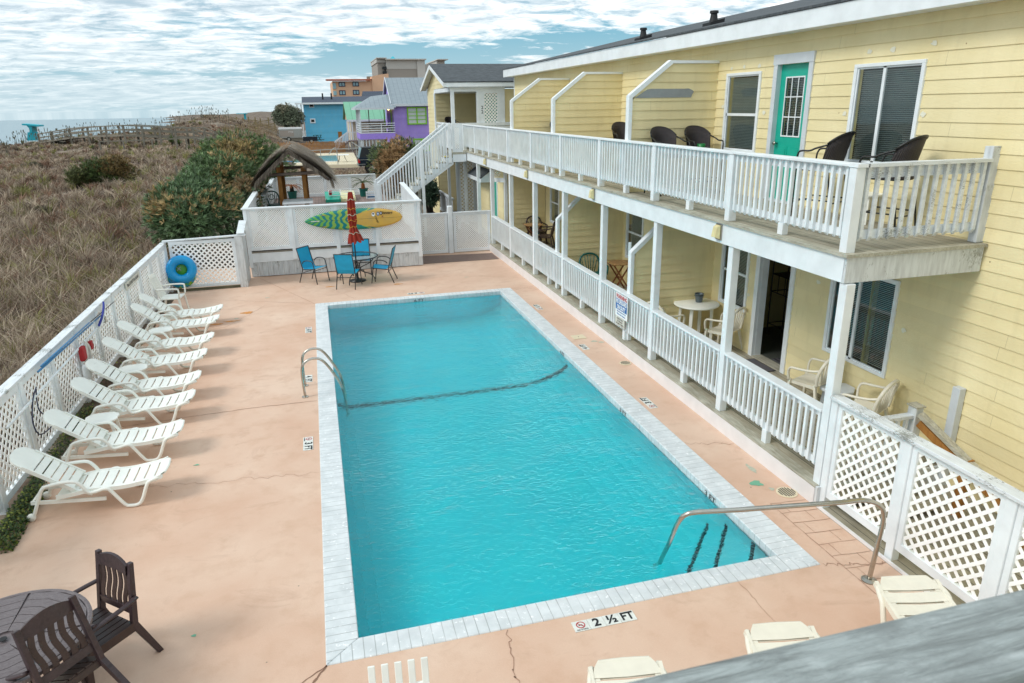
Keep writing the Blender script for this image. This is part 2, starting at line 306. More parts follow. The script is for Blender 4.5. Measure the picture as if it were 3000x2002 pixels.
# ------------------------------------------------------------------ mesh builder
OFF={}
class MB:
    def __init__(s): s.v=[]; s.f=[]; s.c=[]
    def add(s,vs,fs):
        k=len(s.v); s.v+= [tuple(v) for v in vs]; s.f+=[tuple(i+k for i in f) for f in fs]; return s
    def box(s,x0,x1,y0,y1,z0,z1):
        return s.add([(x0,y0,z0),(x1,y0,z0),(x1,y1,z0),(x0,y1,z0),(x0,y0,z1),(x1,y0,z1),(x1,y1,z1),(x0,y1,z1)],[(0,3,2,1),(4,5,6,7),(0,1,5,4),(1,2,6,5),(2,3,7,6),(3,0,4,7)])
    def beam(s,p,q,w,h,up=(0,0,1)):
        p=Vector(p);q=Vector(q);d=(q-p).normalized();up=Vector(up)
        sd=d.cross(up)
        if sd.length<1e-4: sd=d.cross(Vector((0,1,0)))
        sd.normalize(); u=sd.cross(d).normalized(); sd*=w/2; u*=h/2
        vs=[p-sd-u,p+sd-u,p+sd+u,p-sd+u,q-sd-u,q+sd-u,q+sd+u,q-sd+u]
        return s.add(vs,[(3,2,1,0),(4,5,6,7),(0,1,5,4),(1,2,6,5),(2,3,7,6),(3,0,4,7)])
    def tube(s,pts,r,seg=8,closed=False,flat=1.):
        pts=[Vector(p) for p in pts]; n=len(pts); rs=r if isinstance(r,(list,tuple)) else [r]*n
        vs=[];pu=None
        for i,p in enumerate(pts):
            a=pts[i-1] if (i>0 or closed) else p; b=pts[(i+1)%n] if (i<n-1 or closed) else p
            d=(b-a).normalized()
            if pu is None:
                pu=Vector((0,0,1)) if abs(d.z)<.9 else Vector((0,1,0))
            u=(pu-d*pu.dot(d))
            if u.length<1e-5: u=d.orthogonal()
            u.normalize(); w=d.cross(u); pu=u
            for k in range(seg):
                t=2*math.pi*k/seg; vs.append(p+u*math.cos(t)*rs[i]*flat+w*math.sin(t)*rs[i])
        fs=[]
        for i in range(n if closed else n-1):
            for k in range(seg):
                a=i*seg+k;b=i*seg+(k+1)%seg;c=((i+1)%n)*seg+(k+1)%seg;d=((i+1)%n)*seg+k; fs.append((a,b,c,d))
        if not closed: fs.append(tuple(range(seg-1,-1,-1))); fs.append(tuple((n-1)*seg+k for k in range(seg)))
        return s.add(vs,fs)
    def prism(s,poly,ext):
        n=len(poly); e=Vector(ext); P=[Vector(p) for p in poly]
        return s.add(P+[p+e for p in P],[tuple(range(n-1,-1,-1)),tuple(range(n,2*n))]+[(i,(i+1)%n,n+(i+1)%n,n+i) for i in range(n)])
    def lathe(s,prof,c=(0,0,0),seg=24,cap=True):
        vs=[];n=len(prof)
        for r,z in prof:
            for k in range(seg):
                t=2*math.pi*k/seg; vs.append((c[0]+r*math.cos(t),c[1]+r*math.sin(t),c[2]+z))
        fs=[(i*seg+k,i*seg+(k+1)%seg,(i+1)*seg+(k+1)%seg,(i+1)*seg+k) for i in range(n-1) for k in range(seg)]
        if cap: fs+=[tuple(range(seg-1,-1,-1)),tuple((n-1)*seg+k for k in range(seg))]
        return s.add(vs,fs)
    def quad(s,a,b,c,d): return s.add([a,b,c,d],[(0,1,2,3)])
    def lattice(s,o,u,v,w,h,pitch,sw,th=.006):
        o=Vector(o);u=Vector(u).normalized();v=Vector(v).normalized();n=u.cross(v)
        for sg in (1,-1):
            c=-h if sg==1 else 0; end=w if sg==1 else w+h
            t=c+pitch*.5
            zo=n*(th*.55*sg)
            while t<end:
                # strip along (1,sg): u = t + s, v = s   (or v = h... mirrored)
                s0=max(0,-t) if sg==1 else max(0,t-w); s1=min(h,w-t) if sg==1 else min(h,t)
                if s1-s0>sw*.6:
                    def P(q): 
                        return o+u*(t+q if sg==1 else t-q)+v*q+zo
                    a=P(s0);b=P(s1);d=(b-a).normalized();sd=d.cross(n)*(sw/2)
                    vs=[a-sd,a+sd,b+sd,b-sd]; vs2=[x+n*th for x in vs]
                    s.add(vs+vs2,[(3,2,1,0),(4,5,6,7),(0,1,5,4),(1,2,6,5),(2,3,7,6),(3,0,4,7)])
                t+=pitch*1.4142
        return s
    def build(s,name,mat,parent=None,smooth=False,loc=None):
        off=Vector((0,0,0))
        if parent is not None and parent.name in OFF: off=OFF[parent.name]
        if loc is not None: off=Vector(loc)
        me=bpy.data.meshes.new(name)
        me.from_pydata([(v[0]-off.x,v[1]-off.y,v[2]-off.z) for v in s.v],[],s.f); me.update()
        if smooth:
            me.polygons.foreach_set('use_smooth',[True]*len(me.polygons))
        o=bpy.data.objects.new(name,me); COL.objects.link(o)
        if mat: me.materials.append(mat)
        if parent is not None:
            o.parent=parent
            if parent.name in OFF: OFF[o.name]=off
        elif loc is not None: o.location=loc; OFF[o.name]=off
        return o
def autosmooth(o,ang=40):
    me=o.data; me.polygons.foreach_set('use_smooth',[True]*len(me.polygons))
    try: me.set_sharp_from_angle(angle=R(ang))
    except Exception: pass
    return o
def bevel(o,w=.006,seg=2):
    m=o.modifiers.new('bevel','BEVEL'); m.width=w; m.segments=seg; m.limit_method='ANGLE'; return o
def thing(name,label,cat,loc=(0,0,0),rot=0,group=None,fixed=True):
    o=bpy.data.objects.new(name,None); COL.objects.link(o); o.location=loc; o.rotation_euler=(0,0,rot); o.empty_display_size=.1
    o['label']=label; o['category']=cat
    if group: o['group']=group
    if fixed: OFF[o.name]=Vector(loc)
    return o
def tag(o,label=None,cat=None,group=None,kind=None):
    if label: o['label']=label
    if cat: o['category']=cat
    if group: o['group']=group
    if kind: o['kind']=kind
    return o
def dup(root,loc,rot,label,group=None,tilt=None,scale=None):
    r=root.copy(); COL.objects.link(r); r.location=loc; r.rotation_euler=(0,0,rot) if tilt is None else tilt
    if scale: r.scale=(scale,)*3
    if label: r['label']=label
    if group: r['group']=group
    for ch in list(root.children):
        c=ch.copy(); COL.objects.link(c); c.parent=r
        for g in list(ch.children):
            d=g.copy(); COL.objects.link(d); d.parent=c
    return r
def struct(o): o['kind']='structure'; return o
def smoothpath(pts,n=6,closed=False):
    P=[Vector(p) for p in pts]; out=[]; N=len(P)
    rngi=range(N) if closed else range(N-1)
    for i in rngi:
        p0=P[(i-1)%N] if closed or i>0 else P[i]; p1=P[i]; p2=P[(i+1)%N]; p3=P[(i+2)%N] if closed or i+2<N else P[(i+1)%N]
        for k in range(n):
            t=k/n; t2=t*t;t3=t2*t
            out.append(.5*((2*p1)+(-p0+p2)*t+(2*p0-5*p1+4*p2-p3)*t2+(-p0+3*p1-3*p2+p3)*t3))
    if not closed: out.append(P[-1])
    return out
def text(name,s,size,mat,parent,origin,u,v,ext=.0006,shear=0,align='CENTER',sx=1.,bold=.0):
    cu=bpy.data.curves.new(name,'FONT'); cu.body=s; cu.size=size; cu.align_x=align; cu.align_y='CENTER'; cu.extrude=ext; cu.shear=shear; cu.offset=bold; cu.resolution_u=3
    o=bpy.data.objects.new('tmp',cu); COL.objects.link(o)
    bpy.context.view_layer.update()
    me=bpy.data.meshes.new_from_object(o.evaluated_get(bpy.context.evaluated_depsgraph_get())); bpy.data.objects.remove(o)
    u=Vector(u).normalized();v=Vector(v).normalized();n=u.cross(v)
    off=OFF.get(parent.name,Vector((0,0,0))) if parent is not None else Vector((0,0,0))
    Mx=Matrix(((u.x*sx,v.x,n.x,origin[0]-off.x),(u.y*sx,v.y,n.y,origin[1]-off.y),(u.z*sx,v.z,n.z,origin[2]-off.z),(0,0,0,1)))
    me.transform(Mx); me.name=name; me.materials.clear(); me.materials.append(mat)
    ob=bpy.data.objects.new(name,me); COL.objects.link(ob)
    if parent is not None: ob.parent=parent
    return ob
def siding(mb,o,u,n,lo,hi,z0,z1,opens=(),ex=.163,pr=.013):
    o=Vector(o);u=Vector(u);n=Vector(n)
    flo=lo if callable(lo) else (lambda z:lo); fhi=hi if callable(hi) else (lambda z:hi)
    def P(a,z,d): return o+u*a+n*d+Vector((0,0,z))
    flip=u.cross(Vector((0,0,1))).dot(n)<0
    def q(a,b,c,d):
        mb.quad(*( (d,c,b,a) if flip else (a,b,c,d)))
    k=0
    while z0+k*ex<z1-1e-4:
        zk=z0+k*ex; zt=min(z1,zk+ex)
        br=sorted({zk,zt}|{z for op in opens for z in (op[2],op[3]) if zk<z<zt})
        for a,b in zip(br[:-1],br[1:]):
            iv=[(flo,fhi)]
            cuts=sorted([(op[0],op[1]) for op in opens if op[2]<=a+1e-6 and op[3]>=b-1e-6])
            segs=[];cur=flo
            for c0,c1 in cuts:
                segs.append((cur,(lambda z,c=c0:c))); cur=(lambda z,c=c1:c)
            segs.append((cur,fhi))
            da=pr*(1-(a-zk)/ex);db=pr*(1-(b-zk)/ex)
            for s0,s1 in segs:
                if s1(a)-s0(a)<.002 and s1(b)-s0(b)<.002: continue
                q(P(s0(a),a,da),P(s1(a),a,da),P(max(s1(b),s0(b)),b,db),P(min(s0(b),s1(b)),b,db))
                if a==zk: q(P(s0(a),a,-.003),P(s1(a),a,-.003),P(s1(a),a,pr),P(s0(a),a,pr))
        k+=1
    return mb
# ================================================================== POOL AND ITS DECK
WX=7.4; UD=3.08; LD=.25
PX0,PX1,PY0,PY1=-.34,4.77,5.26,17.87      # outside of the coping
IX0,IX1,IY0,IY1=-.04,4.42,5.53,17.60      # inside edge
m=MB()
xs=[-3.9,PX0,PX1,5.46]; ys=[-3,PY0,PY1,23.2]
for i in range(3):
    for j in range(3):
        if i==1 and j==1: continue
        m.quad((xs[i],ys[j],0),(xs[i+1],ys[j],0),(xs[i+1],ys[j+1],0),(xs[i],ys[j+1],0))
m.quad((-3.9,-3,-.4),(-3.9,-3,0),(-3.9,23.2,0),(-3.9,23.2,-.4))
deck=struct(m.build('pool_deck',M['concrete']))
def crack(pts,w=.008,jag=.02,name='crack',mt='crack',n=14):
    mb=MB(); P=[]
    for a,b in zip(pts[:-1],pts[1:]):
        a=Vector(a);b=Vector(b)
        for k in range(n):
            t=k/n; p=a.lerp(b,t); s=(b-a).normalized().orthogonal()
            P.append(Vector((p.x+rng.uniform(-jag,jag)*.5,p.y+rng.uniform(-jag,jag),0)))
    P.append(Vector((*pts[-1][:2],0)))
    for a,b in zip(P[:-1],P[1:]):
        d=(b-a); 
        if d.length<1e-5: continue
        s=Vector((-d.y,d.x,0)).normalized()*w*.5*rng.uniform(.6,1.3)
        z=Vector((0,0,.004)); mb.quad(a-s+z,b-s+z,b+s+z,a+s+z)
    o=mb.build(name,M[mt],deck); return o
for pts,w,j in (([(-.36,17.9),(-1.87,21.3)],.01,.004),([(-.36,17.9),(-3.6,19.5)],.008,.02),([(-1.51,18.17),(-2.3,16.5),(-3.2,15.9)],.006,.05),([(-3.53,11.27),(-2.49,11.36),(-1.39,11.45),(-.36,11.44)],.012,.01),
    ([(-2.6,9.12),(-1.5,9.0),(-.36,8.87)],.005,.05),([(1.31,5.24),(1.24,4.6),(1.3,3.9)],.008,.05),([(4.8,5.26),(5.1,5.17),(5.44,5.09)],.008,.03),([(3.78,5.24),(3.78,4.61),(3.86,4.1)],.005,.02),([(4.79,17.6),(5.2,17.75),(5.44,17.9)],.006,.03),([(4.79,8.2),(5.44,8.0)],.006,.04),([(-1.0,20.1),(.1,19.3),(.7,18.0)],.005,.06)):
    crack(pts,w,j)
crack([(-.33,5.26),(-.75,4.7),(-1.1,4.3)],.018,.01,'deck_joint','grout'); crack([(-.33,5.26),(-.95,4.85),(-1.7,4.6)],.010,.01,'deck_joint','grout')
def blob(name,x,y,rx,ry,mt,seed=0,par=deck,z=.004):
    r=random.Random(seed); n=18; mb=MB(); ph=r.random()*6
    mb.add([(x,y,z)]+[(x+rx*math.cos(2*math.pi*k/n)*(1+.35*math.sin(3*k*.35+ph)+r.uniform(-.15,.15)),y+ry*math.sin(2*math.pi*k/n)*(1+r.uniform(-.2,.2)),z) for k in range(n)],[(0,1+k,1+(k+1)%n) for k in range(n)])
    return mb.build(name,M[mt],par)
for k,(x,y,rx,ry,mt) in enumerate([(-1.93,17.55,.13,.10,'rust'),(-2.25,16.9,.16,.05,'rust'),(-2.55,16.75,.14,.05,'rust'),(-1.55,18.9,.06,.03,'grey_spot'),(-2.15,17.1,.05,.03,'grey_spot'),(-2.0,9.6,.035,.02,'green_spot'),(-1.53,6.0,.022,.018,'green_spot'),(1.9,19.3,.13,.06,'rust'),(.05,19.6,.12,.05,'rust'),(3.9,19.5,.06,.03,'grey_spot'),(5.25,12.95,.07,.05,'grey_spot'),(5.36,12.85,.06,.05,'grey_spot'),(5.26,7.3,.035,.13,'grey_spot'),(5.2,6.75,.03,.04,'grey_spot')]):
    blob('stain' if mt=='rust' else 'paint_patch',x,y,rx,ry,mt,k)
# stamped joint pattern at the right edge of the deck
for k in range(9):
    y=6.45-k*.22; crack([(4.98,y),(5.45,y-.04)],.008,.006,'deck_joint','crack',4)
crack([(4.98,6.45),(4.98,4.7)],.008,.006,'deck_joint'); 
for k in range(8): crack([(5.1+(k%2)*.18,6.43-k*.22),(5.1+(k%2)*.18,6.23-k*.22)],.006,.004,'deck_joint','crack',3)
def drain(x,y,r,label):
    t=thing('floor_drain',label,'drain',(x,y,0),group='round floor drains in the pink deck')
    MB().lathe([(r,.002),(r,.010),(r*.9,.012)],(x,y,0),20).build('drain_rim',M['slab'],t)
    mb=MB()
    for k in range(-3,4):
        h=math.sqrt(max(0,(r*.8)**2-(k*r*.24)**2)); mb.box(x+k*r*.24-r*.05,x+k*r*.24+r*.05,y-h,y+h,.013,.016)
    mb.build('slot',M['black'],t)
drain(5.32,11.54,.11,'round slotted drain in the pink deck beside the long porch kerb'); drain(5.33,6.62,.13,'round slotted drain nearest the lattice fence, beside the green paint spots')
t=thing('skimmer_lid','square off-white skimmer lid in the pink deck beside the far right coping','lid',(5.03,13.3,0)); MB().box(4.89,5.17,13.18,13.43,0.002,.012).build('lid_plate',M['slab'],t); MB().lathe([(.012,0),(.012,.003)],(5.03,13.3,.012),10).build('lid_hole',M['black'],t)
blob('paint_spot',5.10,6.93,.075,.075,'green_spot',77)
# swimming pool: coping, basin, steps, tile lines
pool=thing('swimming_pool','rectangular turquoise swimming pool with white brick coping in the pink deck','pool',(2.2,11.5,0))
CZ=.012
def coping(name,poly,mt):
    mb=MB(); mb.prism([(p[0],p[1],-.14) for p in poly],(0,0,.14+CZ)); o=mb.build(name,M[mt],pool); bevel(o,.012,3); return o
coping('coping',[(PX0,PY0+.001),(IX0,IY0),(IX0,IY1),(PX0,PY1)],'coping_y'); coping('coping',[(IX1,IY0),(PX1,PY0),(PX1,PY1),(IX1,IY1)],'coping_y')
coping('coping',[(PX0+.001,PY0),(PX1,PY0),(IX1,IY0-.001),(IX0,IY0-.001)],'coping_x'); coping('coping',[(IX0,IY1+.001),(IX1,IY1+.001),(PX1,PY1),(PX0,PY1)],'coping_x')
def fz(y): return -.80-(y-IY0)*.085 if y<12.45 else -1.388-(y-12.45)*.13
t_=NT('pool_plaster'); n_=t_.noise(t_.co(),1.2,5,.6); M['basin']=t_.bsdf(t_.ramp(n_,[(.3,L('bcf2ff')),(.7,L('d2f7ff'))]),.6)
mb=MB(); Y=[IY0-.12+(IY1+.12-IY0+.12)*k/24 for k in range(25)]; B0,B1=IX0-.1,IX1+.1
def cove(x,y):
    f=fz(y); h=(-.18-f)
    def c(d,r,k): return 0 if d>=r else h*k*(1-math.sqrt(max(0,1-(1-d/r)**2)))
    return f+max(c(B1-x,1.25,.92),c(x-B0,.35,.6))
XC=[B0,B0+.04,B0+.1,B0+.2,B0+.35,B0+1.2,B1-1.3,B1-1.1,B1-.9,B1-.7,B1-.5,B1-.35,B1-.22,B1-.12,B1-.05,B1]
for a,b in zip(Y[:-1],Y[1:]):
    for xa,xb in zip(XC[:-1],XC[1:]): mb.quad((xa,a,cove(xa,a)),(xb,a,cove(xb,a)),(xb,b,cove(xb,b)),(xa,b,cove(xa,b)))
    mb.quad((B0,b,fz(b)-.05),(B0,b,-.141),(B0,a,-.141),(B0,a,fz(a)-.05)); mb.quad((B1,a,fz(a)-.05),(B1,a,-.141),(B1,b,-.141),(B1,b,fz(b)-.05))
mb.quad((B0,Y[0],-.141),(B1,Y[0],-.141),(B1,Y[0],fz(Y[0])-.05),(B0,Y[0],fz(Y[0])-.05)); mb.quad((B0,Y[-1],fz(Y[-1])-.05),(B1,Y[-1],fz(Y[-1])-.05),(B1,Y[-1],-.141),(B0,Y[-1],-.141))
mb.build('basin',M['basin'],pool)
# black tile line across the floor and up both walls
mb=MB(); ty=12.45
XL=[XC[0]+.01]+XC[1:-1]+[XC[-1]-.012]
for xa,xb in zip(XL[:-1],XL[1:]):
    nn=max(1,int((xb-xa)/.12))
    for q in range(nn):
        x_a=xa+(xb-xa)*q/nn; x_b=xa+(xb-xa)*(q+1)/nn; mb.quad((x_a,ty-.055,cove(x_a,ty)+.012),(x_b,ty-.055,cove(x_b,ty)+.012),(x_b,ty+.055,cove(x_b,ty)+.012),(x_a,ty+.055,cove(x_a,ty)+.012))
mb.box(B1-.014,B1-.006,ty-.05,ty+.05,-.35,-.16); mb.build('tile_line',M['tile_black'],pool)
# corner steps
for (xa,yb,z) in ((3.15,6.95,-.60),(3.55,6.6,-.44),(4.02,6.05,-.28)):
    o=MB().prism([(xa,Y[0]+.01,-1.0),(B1-.01,Y[0]+.01,-1.0),(B1-.01,yb,-1.0)],(0,0,z+1.0)).build('corner_step',M['basin'],pool)
    e=MB(); a=Vector((xa,Y[0]+.03,z+.006)); b=Vector((B1-.02,yb,z+.006)); d=(b-a); nn=int(d.length/.055); s=Vector((-d.y,d.x,0)).normalized()*.022
    for k in range(nn):
        p=a+d*(k+.06)/nn;q=a+d*(k+.94)/nn; e.prism([p-s*1.0,q-s*1.0,q+s,p+s],(0,0,.004))
    s2=e.build('step_tile',M['tile_black'],o)
# depth marks on the waterline tiles
for k,(x,y,u,txt) in enumerate([(2.25,IY1-.002,(1,0,0),'6 FT'),(IX1-.002,12.6,(0,-1,0),'4 FT'),(IX1-.002,9.6,(0,-1,0),'3 FT'),(IX1-.002,6.9,(0,-1,0),'3 FT')]):
    text('waterline_lettering',txt,.10,M['black'],pool,(x-(.004 if u[0]==0 else 0),y-(.004 if u[0] else 0),-.062),u,(0,0,1),sx=1.4)
# water
t=NT('pool_water'); v=t.co()
w1=t.noise(t.co((1,1.25,1)),2.1,3,.55,.6); w2=t.noise(t.co((1,1.6,1),rot=(0,0,.5)),8.5,3,.6,.8); w3=t.noise(t.co((1,1.3,1),rot=(0,0,-.4)),24,2,.5)
hh=t.math('ADD',t.math('ADD',t.math('MULTIPLY',w1,1.2),t.math('MULTIPLY',w2,.42)),t.math('MULTIPLY',w3,.06))
nm=t.bump(hh,1.0,.012)
gl=t.n('ShaderNodeBsdfRefraction',i_Roughness=0.0,i_IOR=1.33); gl.inputs[0].default_value=(1,1,1,1); t.l(nm,gl.inputs['Normal'])
w4=t.noise(t.co((1,1.5,1),rot=(0,0,.25)),13,3,.6,.5); w5=t.noise(t.co((1,1.2,1)),.9,3,.5)
h2=t.math('ADD',t.math('ADD',t.math('MULTIPLY',w1,1.3),t.math('MULTIPLY',w4,.55)),t.math('MULTIPLY',w2,.5)); h2=t.math('MULTIPLY',h2,t.math('MULTIPLY_ADD',w5,1.6,.2)); nm2=t.bump(h2,1.0,.032)
gs=t.n('ShaderNodeBsdfGlossy',i_Roughness=.02,i_Normal=nm2); gs.inputs[0].default_value=(1,1,1,1); frn=t.n('ShaderNodeFresnel',i_IOR=1.33,i_Normal=nm2)
mxs=t.n('ShaderNodeMixShader',i_Fac=frn.outputs[0]); t.l(gl.outputs[0],mxs.inputs[1]); t.l(gs.outputs[0],mxs.inputs[2]); t.l(mxs.outputs[0],t.out.inputs[0])
va=t.n('ShaderNodeVolumeAbsorption',i_Density=WATER_DENS); va.inputs[0].default_value=WATER_COL
t.l(va.outputs[0],t.out.inputs['Volume']); M['water']=t.m
mb=MB(); e=.004
W0=-.085; yy=[Y[0]+e]+Y[1:-1]+[Y[-1]-e]; x0,x1=B0+e,B1-e; n=len(yy)
vs=[(x0,y,W0) for y in yy]+[(x1,y,W0) for y in yy]+[(x0,y,fz(y)-.05) for y in yy]+[(x1,y,fz(y)-.05) for y in yy]
fs=[]
for k in range(n-1): fs+=[(k,n+k,n+k+1,k+1),(2*n+k,2*n+k+1,3*n+k+1,3*n+k),(k,k+1,2*n+k+1,2*n+k),(n+k,3*n+k,3*n+k+1,n+k+1)]
fs+=[(0,2*n,3*n,n),(n-1,2*n-1,4*n-1,3*n-1)]
mb.add(vs,fs); o=struct(mb.build('pool_water',M['water']))
# depth markers set in the deck
def marker(label,origin,u,v,items,w,h):
    """tiles laid along u; items: text or 'D' for the no-diving tile"""
    o=Vector(origin);u=Vector(u);v=Vector(v)
    t=thing('depth_marker',label,'depth marker',tuple(o),group='depth markers set in the deck')
    n=len(items)
    mb=MB()
    for k in range(n):
        a=o+u*(w/n*(k+.01)); b=o+u*(w/n*(k+.99)); mb.prism([a,b,b+v*h,a+v*h],(0,0,.006))
    mb.build('tile',M['tile_white'],t)
    for k,it in enumerate(items):
        c=o+u*(w/n*(k+.5))+v*(h*.5)+Vector((0,0,.008))
        if it=='D':
            r=h*.33; ring=MB(); c2=c+v*h*.08
            for q in range(20):
                a=2*math.pi*q/20;b=2*math.pi*(q+1)/20
                P=lambda an,rr:c2+u*math.cos(an)*rr+v*math.sin(an)*rr
                ring.quad(P(a,r*.78),P(b,r*.78),P(b,r),P(a,r))
            d=(u-v).normalized()
            s=(u+v).normalized()*r*.1; ring.quad(c2-d*r*.85-s,c2+d*r*.85-s,c2+d*r*.85+s,c2-d*r*.85+s)
            ring.build('no_diving_ring',M['red'],t)
            f=MB(); z=Vector((0,0,.001)); f.quad(c2-u*r*.5-v*r*.25-z,c2+u*r*.1-v*r*.05-z,c2+u*r*.1+v*r*.12-z,c2-u*r*.5-v*r*.02-z); f.quad(c2+u*r*.1+v*r*.0-z,c2+u*r*.45-v*r*.3-z,c2+u*r*.5-v*r*.2-z,c2+u*r*.15+v*r*.25-z); f.build('diver_figure',M['black'],t)
            text('lettering','NO DIVING',h*.17,M['black'],t,c-v*h*.38,u,v,sx=.92)
        else: text('lettering',it,h*1.05,M['black'],t,c,u,v,sx=.85 if len(it)>1 else 1.,bold=.004)
    return t
marker('2 1/2 FT no diving marker on the near deck below the shallow coping',(1.92,5.03,.001),(1,0,0),(0,1,0),['D','2','½','FT'],.63,.135)
for (lab,o,u,v,it,w) in [('3 FT no diving marker on the left deck, nearest of the three there',(-.57,10.04,.001),(0,-1,0),(1,0,0),['D','3','FT'],.44),
    ('4 FT marker on the left deck behind the ladder grab rails',(-.57,12.72,.001),(0,-1,0),(1,0,0),['4','FT'],.36),
    ('worn 6 FT no diving marker on the left deck, farthest of the three there',(-.57,15.85,.001),(0,-1,0),(1,0,0),['D','6','FT'],.44),
    ('6 FT no diving marker on the deck beyond the deep end coping',(2.47,18.18,.001),(-1,0,0),(0,-1,0),['D','6','FT'],.45),
    ('6 FT no diving marker on the right deck near the deep corner',(4.98,15.57,.001),(0,1,0),(-1,0,0),['D','6','FT'],.46),
    ('4 FT marker on the right deck next to the skimmer lid',(4.98,12.5,.001),(0,1,0),(-1,0,0),['4','FT'],.33),
    ('3 FT no diving marker on the right deck, nearest on that side',(4.98,9.48,.001),(0,1,0),(-1,0,0),['D','3','FT'],.44)]:
    marker(lab,o,u,v,it,w,.14)
# ladder grab rails and hand rail
for y,lab in ((11.67,'stainless grab rail at the left pool edge, the nearer of the pair'),(12.2,'stainless grab rail at the left pool edge, the farther of the pair')):
    t=thing('grab_rail',lab,'grab rail',(-.55,y,0),group='pool ladder grab rails')
    P=smoothpath([(-.55,y,0),(-.56,y,.45),(-.50,y,.62),(-.34,y,.68),(-.18,y,.60),(.02,y,.25),(.10,y,-.02),(.12,y,-.5),(.12,y,-.95)],6)
    MB().tube(P,.022,10).build('rail_tube',M['steel'],t,True); MB().lathe([(.055,.0),(.055,.012),(.03,.02)],(-.55,y,0),18).build('base_plate',M['steel'],t)
t=thing('pool_handrail','long bent stainless handrail over the shallow corner steps','handrail',(5.07,4.9,0))
P=smoothpath([(5.07,4.9,0),(5.10,4.9,.40),(5.12,4.9,.70),(5.06,4.9,.87),(4.88,4.92,.96),(4.66,4.93,.975)],5)+[Vector((4.2,5.02,.965)),Vector((3.6,5.14,.95))]+smoothpath([(3.24,5.22,.945),(3.13,5.26,.915),(3.08,5.32,.80),(3.10,5.5,.45),(3.2,5.85,-.05),(3.33,6.2,-.6)],6)
MB().tube(P,.024,12).build('rail_tube',M['steel'],t,True); MB().lathe([(.075,0),(.075,.012),(.04,.03)],(5.07,4.9,0),20).build('base_plate',M['chrome'],t)
# ================================================================== PORCH KERB, LOWER DECK
MB().box(5.46,5.50,6.30,23.2,0,.225).build('porch_kerb',M['plaster']); struct(bpy.data.objects['porch_kerb'])
porch=thing('lower_porch','long ground floor porch with weathered deck, white posts and baluster railings under the balcony','porch',(5.6,6.3,0))
MB().box(5.62,WX,6.30,31.0,.20,.25).build('deck_boards',M['deck_wood'],porch); MB().box(5.465,5.615,6.30,23.2,.226,.254).build('edge_board',M['edge_wood'],porch)
MB().box(5.47,WX,6.26,6.298,0,.25).build('end_skirt',M['white_dirty'],porch)
LP=[6.36,8.63,10.98,13.38,15.79,18.18,20.62,23.0,25.05,27.4]
for k,y in enumerate(LP):
    mb=MB().box(5.52,5.64,y-.06,y+.06,.0 if k==0 else .254,2.75)
    if k<8: mb.box(5.505,5.655,y-.05,y+.075,2.55,2.749) if False else None
    bevel(mb.build('post',M['white'],porch),.008)
def rail_bay(par,y0,y1,zt,zb,x=5.58,sp=.118,deckz=.25,foot=True,cap=M['white']):
    mb=MB().box(x-.075,x+.075,y0,y1,zt-.035,zt); bevel(mb.build('top_rail',cap,par),.006)
    mb=MB().box(x+.0,x+.04,y0,y1,zt-.13,zt-.04); mb.box(x+.0,x+.04,y0,y1,zb+.02,zb+.11)
    n=max(1,int((y1-y0)/sp)); 
    for k in range(n):
        y=y0+(y1-y0)*(k+.5)/n
        mb.add([(x-.04,y-.019,zt-.037),(x-.002,y-.019,zt-.037),(x-.002,y+.019,zt-.037),(x-.04,y+.019,zt-.037),(x-.04,y-.019,zb+.035),(x-.002,y-.019,zb),(x-.002,y+.019,zb),(x-.04,y+.019,zb+.035)],[(0,1,2,3),(7,6,5,4),(4,5,1,0),(5,6,2,1),(6,7,3,2),(7,4,0,3)])
    mb.build('baluster_panel',M['white'],par)
    if foot: ym=(y0+y1)/2; MB().box(x-.03,x+.05,ym-.05,ym+.05,deckz+.004,zb+.018).build('foot_block',M['white'],par)
for a,b in zip(LP[:7],LP[1:8]): rail_bay(porch,a+.062,b-.062,1.20,.42)
# ================================================================== BALCONY
bal=thing('balcony','long white upper balcony with baluster railing and weathered deck along the yellow motel','balcony',(5.5,6.33,UD))
MB().box(5.60,WX,6.37,32.0,3.04,3.085).build('deck_boards',M['deck_wood'],bal)
MB().box(5.47,5.597,6.37,27.6,3.05,3.09).build('edge_board',M['edge_wood'],bal); MB().box(5.47,WX-.02,6.30,6.367,3.05,3.088).build('edge_board',M['edge_wood'],bal)
jn=[6.37,8.9,13.75,18.6,23.4,27.6]
for a,b in zip(jn[:-1],jn[1:]): bevel(MB().box(5.50,5.545,a+.003,b-.003,2.76,3.048).build('fascia_beam',M['white'],bal),.004)
bevel(MB().box(5.50,WX-.03,6.33,6.368,2.76,3.048).build('fascia_beam',M['white_dirty'],bal),.004)
mb=MB()
for k in range(50): mb.box(5.55,WX-.01,6.6+k*.41,6.64+k*.41,2.84,3.038)
mb.build('floor_joists',M['white_dirty'],bal)
UP=[6.44,8.80,11.16,13.60,16.0,18.41,20.81,23.18,25.28,27.26]
for k,y in enumerate(UP): bevel(MB().box(5.515,5.635,y-.055,y+.055,3.092 if k else 3.06,4.0).build('post',M['white'],bal),.006)
for a,b in zip(UP[:-1],UP[1:]): rail_bay(bal,a+.056,b-.056,4.04,3.22,deckz=3.09)
MB().box(5.505,5.655,6.36,6.494,4.003,4.04).build('top_rail',M['white'],bal)
for y in UP[1:]: MB().box(5.505,5.655,y-.054,y+.054,4.003,4.04).build('top_rail',M['white'],bal)
